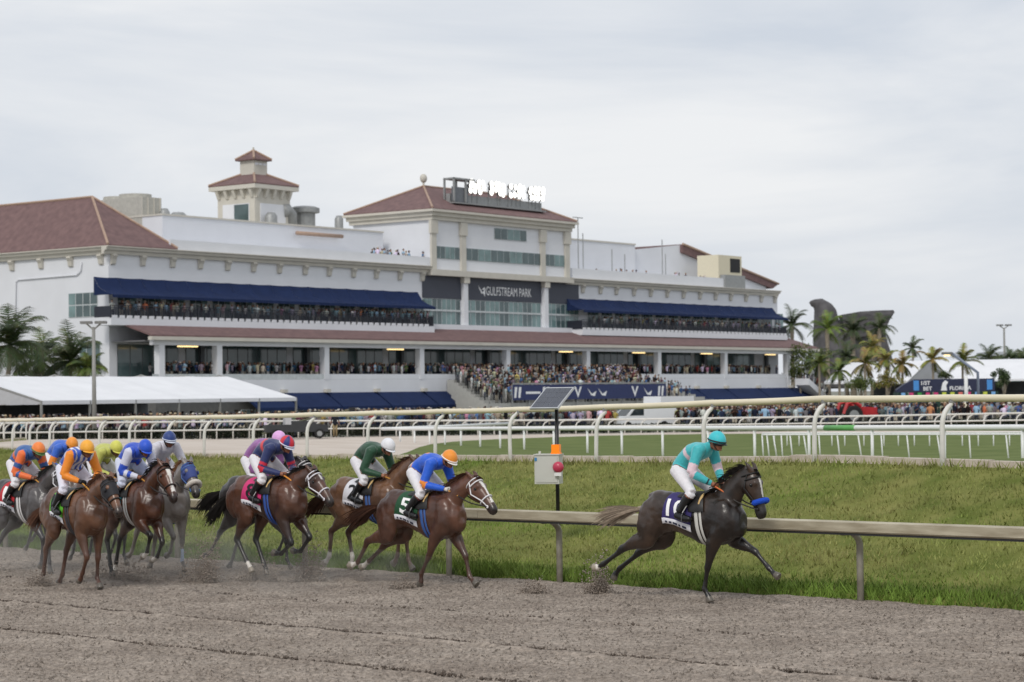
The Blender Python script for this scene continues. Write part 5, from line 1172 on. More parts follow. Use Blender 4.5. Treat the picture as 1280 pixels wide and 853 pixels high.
        m = MB(); m.tube(sp, .010, 6); rn = m.build('rein', cmat('rein_%d_%d_%d' % h['rein'], h['rein']), h['root'])
        m = MB(); m.tube(sp[:7], .0115, 6); m.build('rein_grip', cmat('grip_%d_%d_%d' % rein_grip, rein_grip, 0.7), rn)
    return root

# ---- poses.  legs: fore (forearm, cannon, pastern, hoof); hind (thigh, gaskin, cannon, pastern, hoof); degrees forward of straight down
P_LEAD = dict(dz=-.06, poll=(.69, 1.88), head=17, RF=(-20, -12, 32, 20), LF=(64, 46, 50, 62), RH=(-20, -68, -58, -66, -86), LH=(-10, -62, -56, -42, -26), mane=(-.5, .6), tail=(-1, -.10), droop=.35)
P_SECOND = dict(dz=-.07, poll=(.78, 1.77), head=44, RF=(-30, -32, -6, -34), LF=(34, 16, 48, 58), RH=(-6, -74, -36, -70, -90), LH=(-2, -62, -54, -56, -70), mane=(-.6, .25), tail=(-1, -.15), droop=.6)
P_THIRD = dict(dz=-.06, poll=(.82, 1.86), head=38, RF=(48, -10, -30, -50), LF=(30, 10, 30, 40), RH=(30, -56, -10, -44, -64), LH=(40, -46, 14, -12, -30), mane=(-.6, .2), tail=(-1, -.3), droop=.7, air=.05)
P_GATHER = dict(dz=-.04, poll=(.78, 1.66), head=44, RF=(26, -56, -88, -100), LF=(44, -44, -85, -100), RH=(36, -34, 34, 42, 30), LH=(44, -22, 28, 30, 20), mane=(-.6, .25), tail=(-1, -.55), droop=.7, air=.09)
P_FRONT = dict(dz=-.05, poll=(.86, 1.84), head=40, RF=(44, -34, -62, -80), LF=(6, 4, 40, 30), RH=(10, -52, -40, -60, -80), LH=(24, -38, -24, -30, -40), mane=(-.6, .2), tail=(-1, -.2), droop=.8)
P_FOLD = dict(dz=-.05, poll=(.84, 1.82), head=36, RF=(58, -28, -60, -80), LF=(36, -36, -70, -85), RH=(30, -40, 14, 20, 16), LH=(16, -46, -20, -20, -20), mane=(-.6, .2), tail=(-1, -.25), droop=.8, air=.02)
P_STRIDE = dict(dz=-.05, poll=(.84, 1.74), head=38, RF=(22, -34, -40, -62), LF=(2, -4, 45, 30), RH=(26, -46, -18, -44, -62), LH=(36, -34, -20, -40, -55), mane=(-.6, .2), tail=(-1, -.35), droop=.6)
P_LEFT = dict(dz=-.05, poll=(.80, 1.78), head=34, RF=(40, -8, -20, -40), LF=(8, 4, 10, 12), RH=(22, -44, -26, -40, -55), LH=(10, -54, -44, -50, -60), mane=(-.6, .2), tail=(-1, -.3), droop=.7)

J_UP = dict(hip=(-.44, 0, 1.84), sh=(-.03, 0, 2.12), head=(.15, 0, 2.22), knee=(-.10, .26, 1.53), foot=(-.24, .33, 1.20), elbow=((-.10, .27, 1.80), (-.02, .27, 1.82)), hand=((.15, .07, 1.63), (.17, .09, 1.63)), arch=.07, face=(.93, 0, -.22))
J_LOW = dict(hip=(-.42, 0, 1.82), sh=(.0, 0, 1.97), head=(.20, 0, 2.03), knee=(-.06, .27, 1.50), foot=(-.22, .33, 1.19), elbow=((-.10, .27, 1.66), (.02, .26, 1.66)), hand=((.20, .07, 1.57), (.24, .08, 1.58)), arch=.09, face=(.88, 0, -.42))
J_FWD = dict(hip=(-.34, 0, 1.82), sh=(.10, 0, 1.95), head=(.31, 0, 2.01), knee=(-.02, .27, 1.50), foot=(-.22, .33, 1.19), elbow=((.02, .27, 1.64), (.12, .26, 1.64)), hand=((.34, .07, 1.56), (.38, .08, 1.56)), arch=.08, face=(.86, 0, -.45))
J_MID = dict(J_UP); J_MID.update(sh=(-.02, 0, 2.05), head=(.17, 0, 2.13), elbow=((-.08, .27, 1.74), (0, .27, 1.76)))
J_TALL = dict(J_UP); J_TALL.update(hip=(-.42, 0, 1.80), sh=(-.06, 0, 2.06), head=(.08, 0, 2.17))
J_PEEK = dict(J_LOW); J_PEEK.update(sh=(.06, 0, 2.05), head=(.27, 0, 2.15))
band = lambda z0, a, b: (lambda zn, t, r, u, V: (zn == z0) & (t > a) & (t < b))
hoop = lambda a, b: (lambda zn, t, r, u, V: (zn == 'torso') & (u > a) & (u < b))
sleeve = lambda zn, t, r, u, V: (zn == 'uarm') | (zn == 'farm')

h = make_horse('racehorse', 'dark brown leading racehorse with blue noseband roll and number 10 cloth', 888, 752, 40, P_LEAD, (72, 54, 42), coat2=(27, 21, 18), points=(24, 21, 20), socks=(0, 0, .25, 0), blaze=.5, mane=(.012, .010, .009), tailcol=lin((150, 136, 120)), cloth=(52, 44, 104), numeral='10', roll=(20, 74, 190), girth=(196, 194, 188), rein=(40, 34, 30))
make_jockey(h, 'jockey in turquoise silks with pale pink bands on the dark leading horse', J_UP, (62, 178, 184), (58, 190, 200), cap_band=(22, 26, 30), pom=True, rein_grip=(206, 110, 58), boot_top=(30, 28, 28),
            pattern=[(hoop(.50, .62), (226, 200, 208)), (band('uarm', .62, 1.1), (226, 200, 208)), (band('farm', -.1, .12), (226, 200, 208)), (band('farm', .82, .90), (24, 26, 30))])
h = make_horse('racehorse', 'brown racehorse with white bridle and green number 5 saddle cloth', 545, 733, 42, P_SECOND, (98, 64, 48), coat2=(64, 42, 34), points=(70, 46, 36), socks=(0, 0, .85, .9), blaze=.8, mane=lin((66, 42, 32)), cloth=(26, 76, 46), numeral='5', bridle=(224, 222, 224), girth=(52, 88, 150), rein=(30, 26, 24))
make_jockey(h, 'jockey in royal blue and orange silks with orange cap on the brown horse', J_FWD, (28, 92, 208), (236, 146, 46), cap_band=(232, 228, 224), boot_top=(104, 34, 48), gloves=(214, 210, 206), skin=(146, 98, 78),
            pattern=[(lambda zn, t, r, u, V: (zn == 'torso') & (u > .42) & (u < .72) & (np.abs(V[:, 1]) < .07), (236, 140, 50)), (band('uarm', .86, 1.1), (236, 140, 50)), (band('farm', -.1, .14), (236, 140, 50)), (hoop(-.1, .10), (236, 140, 50))])
h = make_horse('racehorse', 'chestnut racehorse in dark blinkers with white number 2 saddle cloth', 476, 719, 44, P_THIRD, (112, 80, 58), coat2=(78, 58, 46), points=(84, 62, 50), socks=(0, 0, 1.1, 1.1), blaze=.9, mane=lin((70, 46, 34)), cloth=(222, 222, 228), numeral='2', ncol=(24, 26, 30), bridle=(220, 220, 222), hood=(44, 44, 50), girth=(60, 92, 150))
make_jockey(h, 'jockey in dark green silks and white cap beside the rail', J_LOW, (30, 72, 48), (226, 226, 230), visor=(14, 14, 16), boot_top=(20, 20, 22), skin=(160, 112, 88))
h = make_horse('racehorse', 'bay racehorse with all hooves off the ground and pink number 8 cloth', 350, 729, 44, P_GATHER, (92, 58, 42), coat2=(54, 38, 32), points=(20, 18, 18), socks=(0, 0, .8, 0), blaze=.2, mane=(.014, .012, .011), cloth=(206, 54, 116), numeral='8', ncol=(24, 22, 26), bridle=(222, 220, 226), girth=(44, 78, 150))
make_jockey(h, 'jockey in navy silks with red sleeve bands and quartered navy and red cap', J_LOW, (34, 46, 96), (36, 54, 120), cap_pattern=(206, 36, 52), cap_band=(206, 210, 226), boot_top=(92, 32, 44), rein_grip=(228, 150, 60),
            pattern=[(band('uarm', .66, .80), (206, 36, 62)), (band('uarm', .88, 1.1), (206, 36, 62)), (band('farm', -.1, .06), (206, 36, 62)), (lambda zn, t, r, u, V: (zn == 'torso') & (u > .55) & (u < .72) & (np.abs(V[:, 1]) > .05), (214, 52, 60))])
h = make_horse('racehorse', 'dark hooded racehorse running half hidden beyond the bay with the pink cloth', 337, 715, 44, P_FRONT, (60, 54, 52), coat2=(36, 32, 32), points=(24, 22, 22), blaze=.9, mane=(.02, .018, .017), cloth=(40, 40, 46), numeral=None, strip=False, hood=(36, 34, 36), bridle=(210, 206, 206))
make_jockey(h, 'jockey in lavender cap and silks half hidden behind the navy jockey', J_PEEK, (150, 96, 156), (222, 168, 222))
h = make_horse('racehorse', 'dapple grey racehorse in blue hood with white noseband roll', 211, 717, 60, P_FRONT, (142, 134, 128), coat2=(104, 98, 94), points=(112, 106, 100), blaze=0, mane=lin((120, 84, 58)), tailcol=lin((110, 90, 74)), cloth=(150, 150, 156), numeral='11', ncol=(150, 30, 40), hood=(54, 70, 130), roll=(214, 206, 196), bridle=(70, 110, 170), bandage=(('LF',), (182, 200, 226)), girth=(70, 100, 150))
make_jockey(h, 'jockey in plain pale grey silks and navy cap on the grey horse', J_TALL, (206, 204, 212), (36, 62, 124), cap_band=(206, 212, 226), skin=(120, 78, 62), pattern=[(band('farm', .55, 1.1), (54, 86, 170))])
h = make_horse('racehorse', 'bright bay racehorse with white blaze and turquoise saddle cloth', 176, 727, 55, P_FOLD, (104, 62, 42), coat2=(64, 40, 30), points=(26, 22, 20), socks=(.9, .9, 0, .6), blaze=.9, mane=(.014, .012, .011), cloth=(44, 140, 156), numeral='9', ncol=(20, 22, 26), bridle=(40, 26, 22))
make_jockey(h, 'jockey in blue silks with white barred sleeves and blue cap on bright bay', J_LOW, (34, 76, 190), (34, 84, 204), skin=(140, 92, 72), trousers=(206, 212, 232), pattern=[(lambda zn, t, r, u, V: (zn == 'uarm') & (t < .62), (206, 208, 226)), (band('farm', .25, .45), (214, 216, 230)), (band('farm', .65, 1.1), (214, 216, 230))])
h = make_horse('racehorse', 'dark bay racehorse hidden between the orange capped and blue capped riders', 139, 706, 50, P_STRIDE, (84, 58, 44), coat2=(54, 40, 34), points=(24, 22, 22), cloth=(60, 60, 64), strip=False, mane=(.014, .012, .011))
make_jockey(h, 'jockey in lime yellow cap and silks between two riders', J_LOW, (188, 190, 96), (208, 206, 92), skin=(120, 84, 64), visor=(60, 56, 50))
h = make_horse('racehorse', 'chestnut racehorse in black hood with lime green number 12 cloth', 104, 736, 53, P_STRIDE, (120, 82, 58), coat2=(82, 55, 41), points=(84, 55, 42), blaze=0, mane=lin((80, 52, 38)), cloth=(98, 190, 50), numeral='12', ncol=(30, 34, 40), hood=(30, 30, 36), bridle=(34, 30, 30), girth=(50, 50, 56))
make_jockey(h, 'jockey with orange sleeves and blue and white striped body on chestnut horse', J_MID, (226, 228, 236), (240, 170, 52), gloves=(26, 26, 30), trousers=(222, 222, 236), skin=(128, 84, 66), pattern=[(sleeve, (236, 138, 34)), (lambda zn, t, r, u, V: (zn == 'torso') & (np.sin(V[:, 1] * 2 * math.pi / .085) > 0.0), (36, 82, 184))])
h = make_horse('racehorse', 'brown racehorse screened by the field, ridden by the farther orange cap', 84, 693, 48, P_LEFT, (84, 64, 52), coat2=(60, 48, 42), points=(30, 26, 26), cloth=(214, 190, 70), strip=False, mane=(.014, .012, .011))
make_jockey(h, 'jockey in plain blue silks and orange cap bent low behind the striped rider', J_LOW, (52, 100, 198), (236, 148, 48), pattern=[(band('uarm', .5, 1.1), (236, 138, 44))])
h = make_horse('racehorse', 'dark grey racehorse with white bridle at the tail of the field', 41, 717, 46, P_LEFT, (88, 84, 84), coat2=(52, 50, 52), points=(58, 56, 58), socks=(0, 0, 0, 0), blaze=0, mane=(.02, .02, .02), tailcol=lin((90, 86, 86)), cloth=(190, 44, 52), numeral='1', ncol=(240, 240, 240), bridle=(222, 220, 224), girth=(206, 204, 204))
make_jockey(h, 'jockey with orange and blue hooped sleeves and orange cap on dark grey', J_LOW, (44, 92, 156), (240, 132, 58), cap_band=(80, 120, 70), skin=(134, 90, 72), pattern=[(sleeve, (232, 112, 56)), (band('uarm', .45, .7), (44, 88, 152)), (band('farm', .1, .35), (44, 88, 152)), (hoop(.3, .45), (232, 112, 56))])
# ================================================================== MARQUEES, TREES, VEHICLES, SIGNS
M_TENT = mat('white_marquee_cloth', lin((226, 227, 230)), 0.6, var=0.04, scale=0.6)
M_TENTG = mat('grey_marquee_wall', lin((176, 177, 180)), 0.7, var=0.05)
M_POLE = mat('pole_grey', lin((138, 138, 134)), 0.5, var=0.08)
def marquee(name, label, p0, du, length, width, eave, ridge, bays, ang_dark=True):
    """p0: left front corner on the ground, du: direction along the front"""
    root = empty(name, (p0[0], p0[1], 0), math.atan2(du[1], du[0])); tag(root, label, 'marquee'); w = length / bays
    for k in range(bays):
        m = MB(); nu, nv = 6, 9; b = 0
        for i in range(nu + 1):
            for j in range(nv + 1):
                u, v = i / nu, j / nv; y = v * width; z = eave + (ridge - eave) * (1 - abs(2 * v - 1) ** 1.0) - 0.10 * math.sin(math.pi * u) * math.sin(math.pi * min(1, 2 * min(v, 1 - v)))
                m.add([(k * w + u * w, y, z)], [])
        m.f = [(i * (nv + 1) + j, (i + 1) * (nv + 1) + j, (i + 1) * (nv + 1) + j + 1, i * (nv + 1) + j + 1) for i in range(nu) for j in range(nv)]
        m.add([(k * w, -0.02, eave), (k * w + w, -0.02, eave), (k * w + w, -0.02, eave - 0.28), (k * w, -0.02, eave - 0.28)], [(0, 1, 2, 3)])
        m.build('roof_panel', M_TENT, root, smooth=True)
    for k in range(bays + 1):
        for y in (0.05, width - 0.05):
            m = MB(); m.box(k * w - 0.07, k * w + 0.07, y - 0.07, y + 0.07, 0, eave - 0.02); m.build('leg', M_POLE, root)
        m = MB(); m.tube([(k * w, 0.1, eave - 0.05), (k * w, width / 2, ridge - 0.12), (k * w, width - 0.1, eave - 0.05)], 0.06, 6); m.build('rafter', M_POLE, root)
    for x in (0, length):
        m = MB(); m.add([(x, 0.05, eave - 0.25), (x, width - 0.05, eave - 0.25), (x, width - 0.05, eave), (x, width / 2, ridge - 0.05), (x, 0.05, eave)], [(0, 1, 2, 3, 4)]); m.build('gable', M_TENTG, root)
    m = MB(); m.box(0, length, width - 0.25, width - 0.2, 0, eave - 0.3); m.build('shade_wall', mat('marquee_shade', lin((96, 98, 100)), 0.8), root)  # added rear wall, its dark grey standing for the shade under the roof
    return root
tu = np.array([0.506, 0.862]); tu /= np.linalg.norm(tu); c0 = np.array([-33.1, 151.9])
mq = marquee('marquee', 'long white pitched marquee with open front beside the grandstand', c0, tu, 30.2, 16, 2.78, 4.85, 6)
tn = np.array([-tu[1], tu[0]])
# tables, drapes and a small caravan in the marquee's shade
def tpos(a, b): q = c0 + tu * a + tn * b; return q
for k in range(9):
    q = tpos(1.5 + k * 3.2, 3.0 + (k % 3) * 2.2); rt = empty('cocktail_table', (q[0], q[1], 0)); tag(rt, 'tall cloth covered cocktail table under the long marquee', 'table', 'tables under the marquee')
    m = MB(); m.rings([[(r_ * math.cos(a_ * math.pi / 6), r_ * math.sin(a_ * math.pi / 6), z_) for a_ in range(12)] for r_, z_ in ((0.34, 0.0), (0.22, 0.5), (0.36, 1.02), (0.36, 1.06))]); m.build('table_cloth', M_TENT if k % 2 else M_TENTG, rt, smooth=True)
    m = MB(); m.tube([(0, 0, 1.062), (0, 0, 1.12)], 0.38, 12); m.build('table_top', M_TENTG, rt)
# ---- lamp posts
def lamp_post(label, x, ytop, d, heads=True, ar=1.0):
    p = at_depth(x, ytop, d); root = empty('lamp_post', (p[0], p[1], 0)); tag(root, label, 'lamp post'); H = p[2]
    m = MB(); m.tube([(0, 0, -0.1), (0, 0, H)], [0.17 * ar, 0.11 * ar], 10); m.build('shaft', M_POLE, root, smooth=True)
    for s in (-1, 1):
        m = MB(); m.tube([(0, 0, H - 0.2), (s * 0.5 * ar, 0, H + 0.25 * ar)], 0.06 * ar, 6); m.build('arm', M_POLE, root)
        m = MB(); m.box(s * 0.5 * ar - 0.38 * ar, s * 0.5 * ar + 0.38 * ar, -0.3, 0.3, H + 0.22 * ar, H + 0.40 * ar); o = m.build('lamp_head', M_HOUS, root)
    return root
lamp_post('grey lamp post with twin floodlight heads in front of the long marquee', 117, 409, 148)
m = MB(); 
lamp_post('thin tall lamp post far off above the white marquee roofs', 1255, 410, 380, ar=1.5)

# ---- palms
M_TRUNK = mat('palm_trunk', lin((128, 118, 104)), 0.9, col2=lin((160, 150, 134)), scale=5, bump=0.4, bscale=9)
M_FROND = attr_mat('palm_frond', 0.55, 0.25, 1.5, spec=0.35)
def palm_crown(seed, L, n, droop, cols, leaf=0.5, upright=0.5):
    r = random.Random(seed); m = MB()
    for i in range(n):
        az = 2 * math.pi * i / n * 2.4 + r.uniform(-.3, .3); el = R(-35 + 115 * (i / n) ** (1 / (0.6 + upright))) + r.uniform(-.12, .12); d = np.array([math.cos(az) * math.cos(el), math.sin(az) * math.cos(el), math.sin(el)]); p = np.array([0, 0, 0.0]); Lk = L * r.uniform(.8, 1.1); c = r.choice(cols); v_ = r.uniform(.7, 1.25); c = tuple(x * v_ for x in c)
        N_ = 9; prev = None; path = []
        for k in range(N_ + 1):
            path.append((p.copy(), d.copy())); p = p + d * Lk / N_; d = d + np.array([0, 0, -droop / N_ * (0.4 + k / N_ * 1.4)]); d /= np.linalg.norm(d)
        m.tube([q[0] for q in path], [0.05 * (1 - k / (N_ + 1)) + 0.008 for k in range(N_ + 1)], 4, col=tuple(x * .9 for x in c), cap=False)
        for k in range(1, N_ + 1):
            for sub in (0, .5):
                if k == N_ and sub: continue
                pp = path[k][0] + (path[min(k + 1, N_)][0] - path[k][0]) * sub; dd = path[k][1]; sd = np.cross(dd, (0, 0, 1)); sd /= np.linalg.norm(sd) + 1e-6
                ll = leaf * math.sin(math.pi * (0.12 + 0.86 * (k + sub) / (N_ + 1))) + 0.12
                for s in (-1, 1):
                    e = pp + (sd * s * 0.8 + dd * 0.65) * ll + np.array([0, 0, -0.30 * ll - r.uniform(0, .2) * ll]); w = dd * 0.075
                    m.add([pp - w, pp + w, e + w * .3], [(0, 1, 2)], tuple(x * r.uniform(.8, 1.2) for x in c))
    return m
G_DK = [lin((50, 64, 34)), lin((62, 76, 40)), lin((74, 84, 46))]; G_MD = [lin((78, 92, 42)), lin((96, 106, 48)), lin((64, 80, 40))]; G_YL = [lin((120, 122, 54)), lin((98, 106, 46)), lin((142, 132, 70)), lin((130, 110, 62))]
def palm(label, x, y, d, Lpx, n=20, droop=1.3, cols=G_MD, seed=1, leaf=None, lean=0.0, trunk_r=0.16, group=None, upright=.5):
    c = at_depth(x, y, d); root = empty('palm_tree', (c[0], c[1], 0)); tag(root, label, 'palm tree', group); L = Lpx * d / F
    H = max(c[2], 1.0); m = MB(); m.tube([(-lean, 0, -0.1), (-lean * .5, 0, H * .4), (0, 0, H * .8), (0, 0, H + 0.05)], [trunk_r * 1.5, trunk_r, trunk_r * .85, trunk_r * 1.1], 8); m.build('trunk', M_TRUNK, root, smooth=True)
    cr = palm_crown(seed, L, n, droop, cols, leaf or L * 0.30, upright); cr.v = [(a, b, q + H) for a, b, q in cr.v]; cr.build('crown', M_FROND, root, attr=True)
    return root
palm('broad dark palm with drooping fronds rising behind the marquee, against the white end wall', 12, 432, 182, 66, 44, 1.9, G_DK, 3, lean=1.0, trunk_r=.22)
palm('bushy round palm below the corner window of the grandstand', 88, 452, 186, 54, 44, 1.9, G_DK, 5, trunk_r=.2)
palm('low palm filling the gap between two larger palms behind the marquee', 50, 452, 190, 46, 34, 1.7, G_MD, 6, trunk_r=.2)
palm('low palm crown just over the marquee ridge by the lamp post', 110, 460, 184, 26, 22, 1.5, G_MD, 8, trunk_r=.2)
palm('tall dark palm standing close behind the end of the blue awning', 990, 408, 330, 30, 22, 1.9, G_DK, 9, trunk_r=.3, upright=.9)
palm('bright green palm before the neck of the dark statue', 1034, 412, 330, 27, 20, 1.7, [lin((112, 132, 52)), lin((92, 112, 48))], 10, trunk_r=.35, upright=1.0)
palm('dark palm in front of the middle of the dark statue', 1066, 414, 335, 28, 22, 1.8, G_DK, 11, trunk_r=.4, upright=.9)
palm('dark palm in front of the tail end of the dark statue', 1099, 411, 335, 25, 22, 2.0, G_DK, 12, trunk_r=.35, upright=.9)
palm('older palm with brown skirt of dead fronds below the statue', 1091, 434, 320, 22, 20, 1.9, G_YL, 13, trunk_r=.4)
palm('dark spreading palm at the foot of the statue', 1058, 447, 310, 26, 22, 1.8, G_DK, 14, trunk_r=.3)
for i, (x, y, d, L, cols, lb_) in enumerate(((1024, 455, 260, 22, G_MD, 'slim green palm standing next to the outer stair of the grandstand'), (1049, 464, 250, 20, G_MD, 'shortest slim green palm before the white rounded marquee'), (1081, 455, 255, 24, G_YL, 'yellowing slim palm above the small bushy tree'), (1108, 450, 262, 22, G_YL, 'yellowing slim palm above the pale grassy shrub'), (1128, 456, 258, 21, G_YL, 'yellowing slim palm at the rounded end of the navy gate banner'))):
    palm(lb_, x, y, d, L, 16, 1.7, cols, 20 + i, trunk_r=.16, group='row of slim palms')
palm('slim palm with stiff upright fronds in front of white marquee roof', 1166, 450, 255, 22, 13, 1.4, G_YL, 31, trunk_r=.15, upright=.8)
palm('slim palm beside the bent blue pole before the white marquee', 1203, 452, 255, 25, 13, 1.3, G_YL, 32, trunk_r=.15, upright=.8)
palm('small dark palm far behind, poking over the white marquee', 1141, 436, 360, 18, 14, 1.6, G_DK, 33, trunk_r=.2, upright=.9)
for i, (x, y, L) in enumerate(((1236, 448, 24), (1262, 452, 22), (1278, 450, 24), (1250, 454, 18))): palm('palm in the dark green clump below the far grey building', x, y, 340, L, 20, 1.7, G_DK, 40 + i, trunk_r=.2, group='palm clump at the far building')

# ---- leafy shrubs and small trees
M_LEAF = attr_mat('leaf', 0.6, 0.25, 3.0, spec=0.3)
def leafy(name, label, x, y, d, rpx, hpx, n, cols, seed, cat='tree', group=None):
    r = np.random.default_rng(seed); c = at_depth(x, y, d); rx = rpx * d / F; hz = hpx * d / F; root = empty(name, (c[0], c[1], 0)); tag(root, label, cat, group)
    H = max(c[2], hz * .6); lob = r.normal(0, .45, (14, 3)); lob[:, 2] *= 1.0; ls = 0.35 + 0.25 * r.random(14)
    i = r.integers(0, 14, n); v = r.normal(size=(n, 3)); v /= np.linalg.norm(v, axis=1, keepdims=True); p = (lob[i] + v * (ls[i][:, None]) * (r.random((n, 1)) ** .4)) * np.array([rx, rx, hz * .62]) + np.array([0, 0, H])
    p[:, 2] = np.maximum(p[:, 2], 0.05); s = (0.05 + .05 * r.random((n, 1))) * max(1.2, rx * .6); d1 = r.normal(size=(n, 3)); d1 /= np.linalg.norm(d1, axis=1, keepdims=True); d2 = np.cross(d1, r.normal(size=(n, 3))); d2 /= np.linalg.norm(d2, axis=1, keepdims=True)
    V = np.stack([p - d1 * s, p + d2 * s * .6, p + d1 * s, p - d2 * s * .6], 1).reshape(-1, 3); cc = np.array(cols)[r.integers(0, len(cols), n)] * (.6 + .8 * r.random((n, 1)))
    link_mesh('crown', np_mesh('crown', V, np.arange(4 * n).reshape(-1, 4), M_LEAF, col=np.repeat(cc, 4, 0)), root)
    m = MB(); m.tube([(0, 0, -.1), (0, 0, H * .6), (rx * .1, 0, H)], [.16, .12, .06], 7)
    for k in range(4): m.tube([(0, 0, H * .5), (rx * .5 * math.cos(k * 1.6), rx * .5 * math.sin(k * 1.6), H + hz * .2 * (k % 2))], [.07, .02], 5)
    m.build('trunk', M_TRUNK, root, smooth=True); return root
leafy('small_tree', 'small bushy tree at the near end of the palm row beside the white marquee', 1076, 480, 245, 13, 20, 2600, G_MD, 1)
leafy('small_tree', 'small leafy tree behind the banner topped starting gate', 1255, 474, 215, 10, 16, 2200, [lin((58, 74, 44)), lin((72, 86, 52))], 2)
leafy('small_tree', 'thin shrub with pale grassy stems beside the slim palms', 1110, 476, 250, 11, 18, 2000, G_YL, 3, 'shrub')
leafy('small_tree', 'green treetop seen through the open end of the terrace', 1000, 452, 300, 26, 30, 3600, G_MD, 4)
leafy('small_tree', 'low round bush under the marquee roof edge by the gate', 1182, 468, 300, 9, 9, 1200, G_DK, 5, 'shrub')

# ---- statue: a plain dark stand-in of the same size
M_STONE = mat('dark_bronze_stone', lin((66, 64, 66)), 0.8, col2=lin((92, 90, 92)), scale=0.5, bump=0.6, bscale=0.9, detail=8)
sx = at_depth(1065, 470, 560); st_ = empty('statue', (sx[0], sx[1], 0)); tag(st_, 'huge dark grey statue with rounded neck and broad flat wing behind the palms', 'statue'); k_ = 560 / F
def spx(x, y): return ((x - 1065) * k_, at_depth(x, y, 560)[2])
m = MB(); nk = []
for (x, y, w, dp) in ((1052, 486, 30, 12), (1048, 462, 30, 13), (1043, 440, 26, 12), (1037, 420, 20, 9), (1034, 400, 15.5, 7), (1033, 388, 14, 6), (1030, 380, 11, 5), (1027, 376, 7, 3)):
    cx, cz = spx(x, y); nk.append([(cx + w * k_ * math.cos(q), dp * math.sin(q) * .6, cz) for q in np.linspace(0, 2 * math.pi, 16, endpoint=False)])
m.rings(nk); a_, b_ = spx(1016, 379); m.tube([(spx(1030, 380)[0], 0, spx(1030, 380)[1]), (a_, 0, b_), (spx(1013, 377)[0], 0, spx(1013, 377)[1])], [1.6, .9, .3], 8)
me, V, N = remesh(m, 0.45, 2, .5); me.polygons.foreach_set('use_smooth', [True] * len(me.polygons)); me.materials.clear(); me.materials.append(M_STONE); link_mesh('neck', me, st_)
m = MB(); up = [(1052, 394), (1075, 390), (1100, 388.5), (1117, 388)]; dn = [(1117, 391), (1110, 402), (1104, 416), (1110, 436), (1114, 452), (1112, 470), (1060, 476)]
poly = [spx(*p) for p in up + dn]; m.add([(p[0], -3.2 + 2.4 * (i < 4) * (i / 4), p[1]) for i, p in enumerate(poly)] + [(p[0], 3.5, p[1]) for p in poly], [tuple(range(len(poly))), tuple(range(2 * len(poly) - 1, len(poly) - 1, -1))] + [(i, i + len(poly), (i + 1) % len(poly) + len(poly), (i + 1) % len(poly)) for i in range(len(poly))])
m.build('wing', M_STONE, st_)
for k in range(5):
    m = MB(); f = k / 5; a1, a2 = spx(1060 + f * 4, 398 + k * 5), spx(1114 - k * 2.2, 393 + k * 5.2); m.prism([(a1[0], a1[1]), (a2[0], a2[1]), (a2[0] - 0.8, a2[1] - 1.0), (a1[0], a1[1] - 1.0)], 1, -3.9, -3.0); m.build('wing_rib', M_STONE, st_)

# ---- white marquees to the far side and a distant grey building
d = 300
for (lab, x0, x1, ye, yr, wd, ya) in (('white marquee with rounded roof behind the row of slim palms', 1030, 1135, 478, 450, 20, 300), ('wide white marquee roof sloping away behind the gate', 1118, 1300, 476, 447, 24, 310)):
    p0 = at_depth(x0, ye, ya); p1 = at_depth(x1, ye, ya - 6); du = (p1 - p0)[:2]; Ln = np.hypot(*du); rz = at_depth((x0 + x1) / 2, yr, ya + 10)[2]
    marquee('marquee', lab, p0[:2], du / Ln, Ln, wd, max(p0[2], 3.2), rz, 4)
p = at_depth(1237, 440, 700); fb_ = empty('far_building', (p[0], p[1], 0)); tag(fb_, 'low grey flat roofed building far off beyond the palms', 'building'); zt = p[2]
m = MB(); m.box(0, 60, 0, 20, 0, zt); m.build('wall', mat('far_grey_wall', lin((172, 176, 182)), 0.8), fb_)
for k in range(3): m = MB(); m.box(1, 59, -0.3, -0.1, zt - 1.5 - k * 3.5 - 1.6, zt - 1.5 - k * 3.5); m.build('window_band', M_GLASS, fb_)

# ---- starting gate with printed banner
dg = 205; q0 = at_depth(1120, 500, dg); q1 = at_depth(1242, 500, dg); gt = empty('starting_gate', (q0[0], q0[1], 0)); tag(gt, 'green starting gate with navy printed banner across its top', 'starting gate'); W_ = q1[0] - q0[0]
zb, zt = at_depth(1180, 490, dg)[2], at_depth(1180, 474, dg)[2]
M_GREEN = mat('gate_green', lin((26, 58, 50)), 0.5, var=0.15)
m = MB(); pl = [(0, zb), (W_, zb), (W_, zt), (0.18 * W_, zt), (0.08 * W_, zt - .45), (0, zb + .25)]; m.prism([(a, b) for a, b in pl], 1, -0.6, 0.6); bb = m.build('banner', mat('gate_navy', lin((36, 42, 70)), 0.6), gt)
for k in range(13):
    x = k * W_ / 12; m = MB(); m.box(x - .08, x + .08, -1.6, 1.0, 0, zb); m.build('stall_post', M_GREEN, gt)
    if k < 12:
        m = MB(); m.box(x + .1, x + W_ / 12 - .1, -1.55, -1.45, 0.4, zb - .35); m.build('stall_door', M_GREEN, gt)
        m = MB(); m.box(x + .2, x + W_ / 12 - .2, -1.75, -1.6, zb - .30, zb - .04); m.build('number_pad', cmat('pad%d' % k, random.Random(k).choice([(60, 150, 70), (200, 60, 120), (220, 120, 110), (120, 170, 220), (196, 206, 80), (210, 70, 60)])), gt)
for t_, x0, z0, h_ in (('1/ST', .25, .56, .30), ('BET', .27, .12, .30), ('FLORIDA', .54, .14, .30)):
    vs, fs = text_geo(t_, 1.0, True); s_ = h_ * (zt - zb) / .72; m = MB(); m.add([(x0 * W_ + v[0] * s_, -0.612, zb + z0 * (zt - zb) + v[1] * s_) for v in vs], fs); m.build('banner_lettering', M_LETTER, bb)
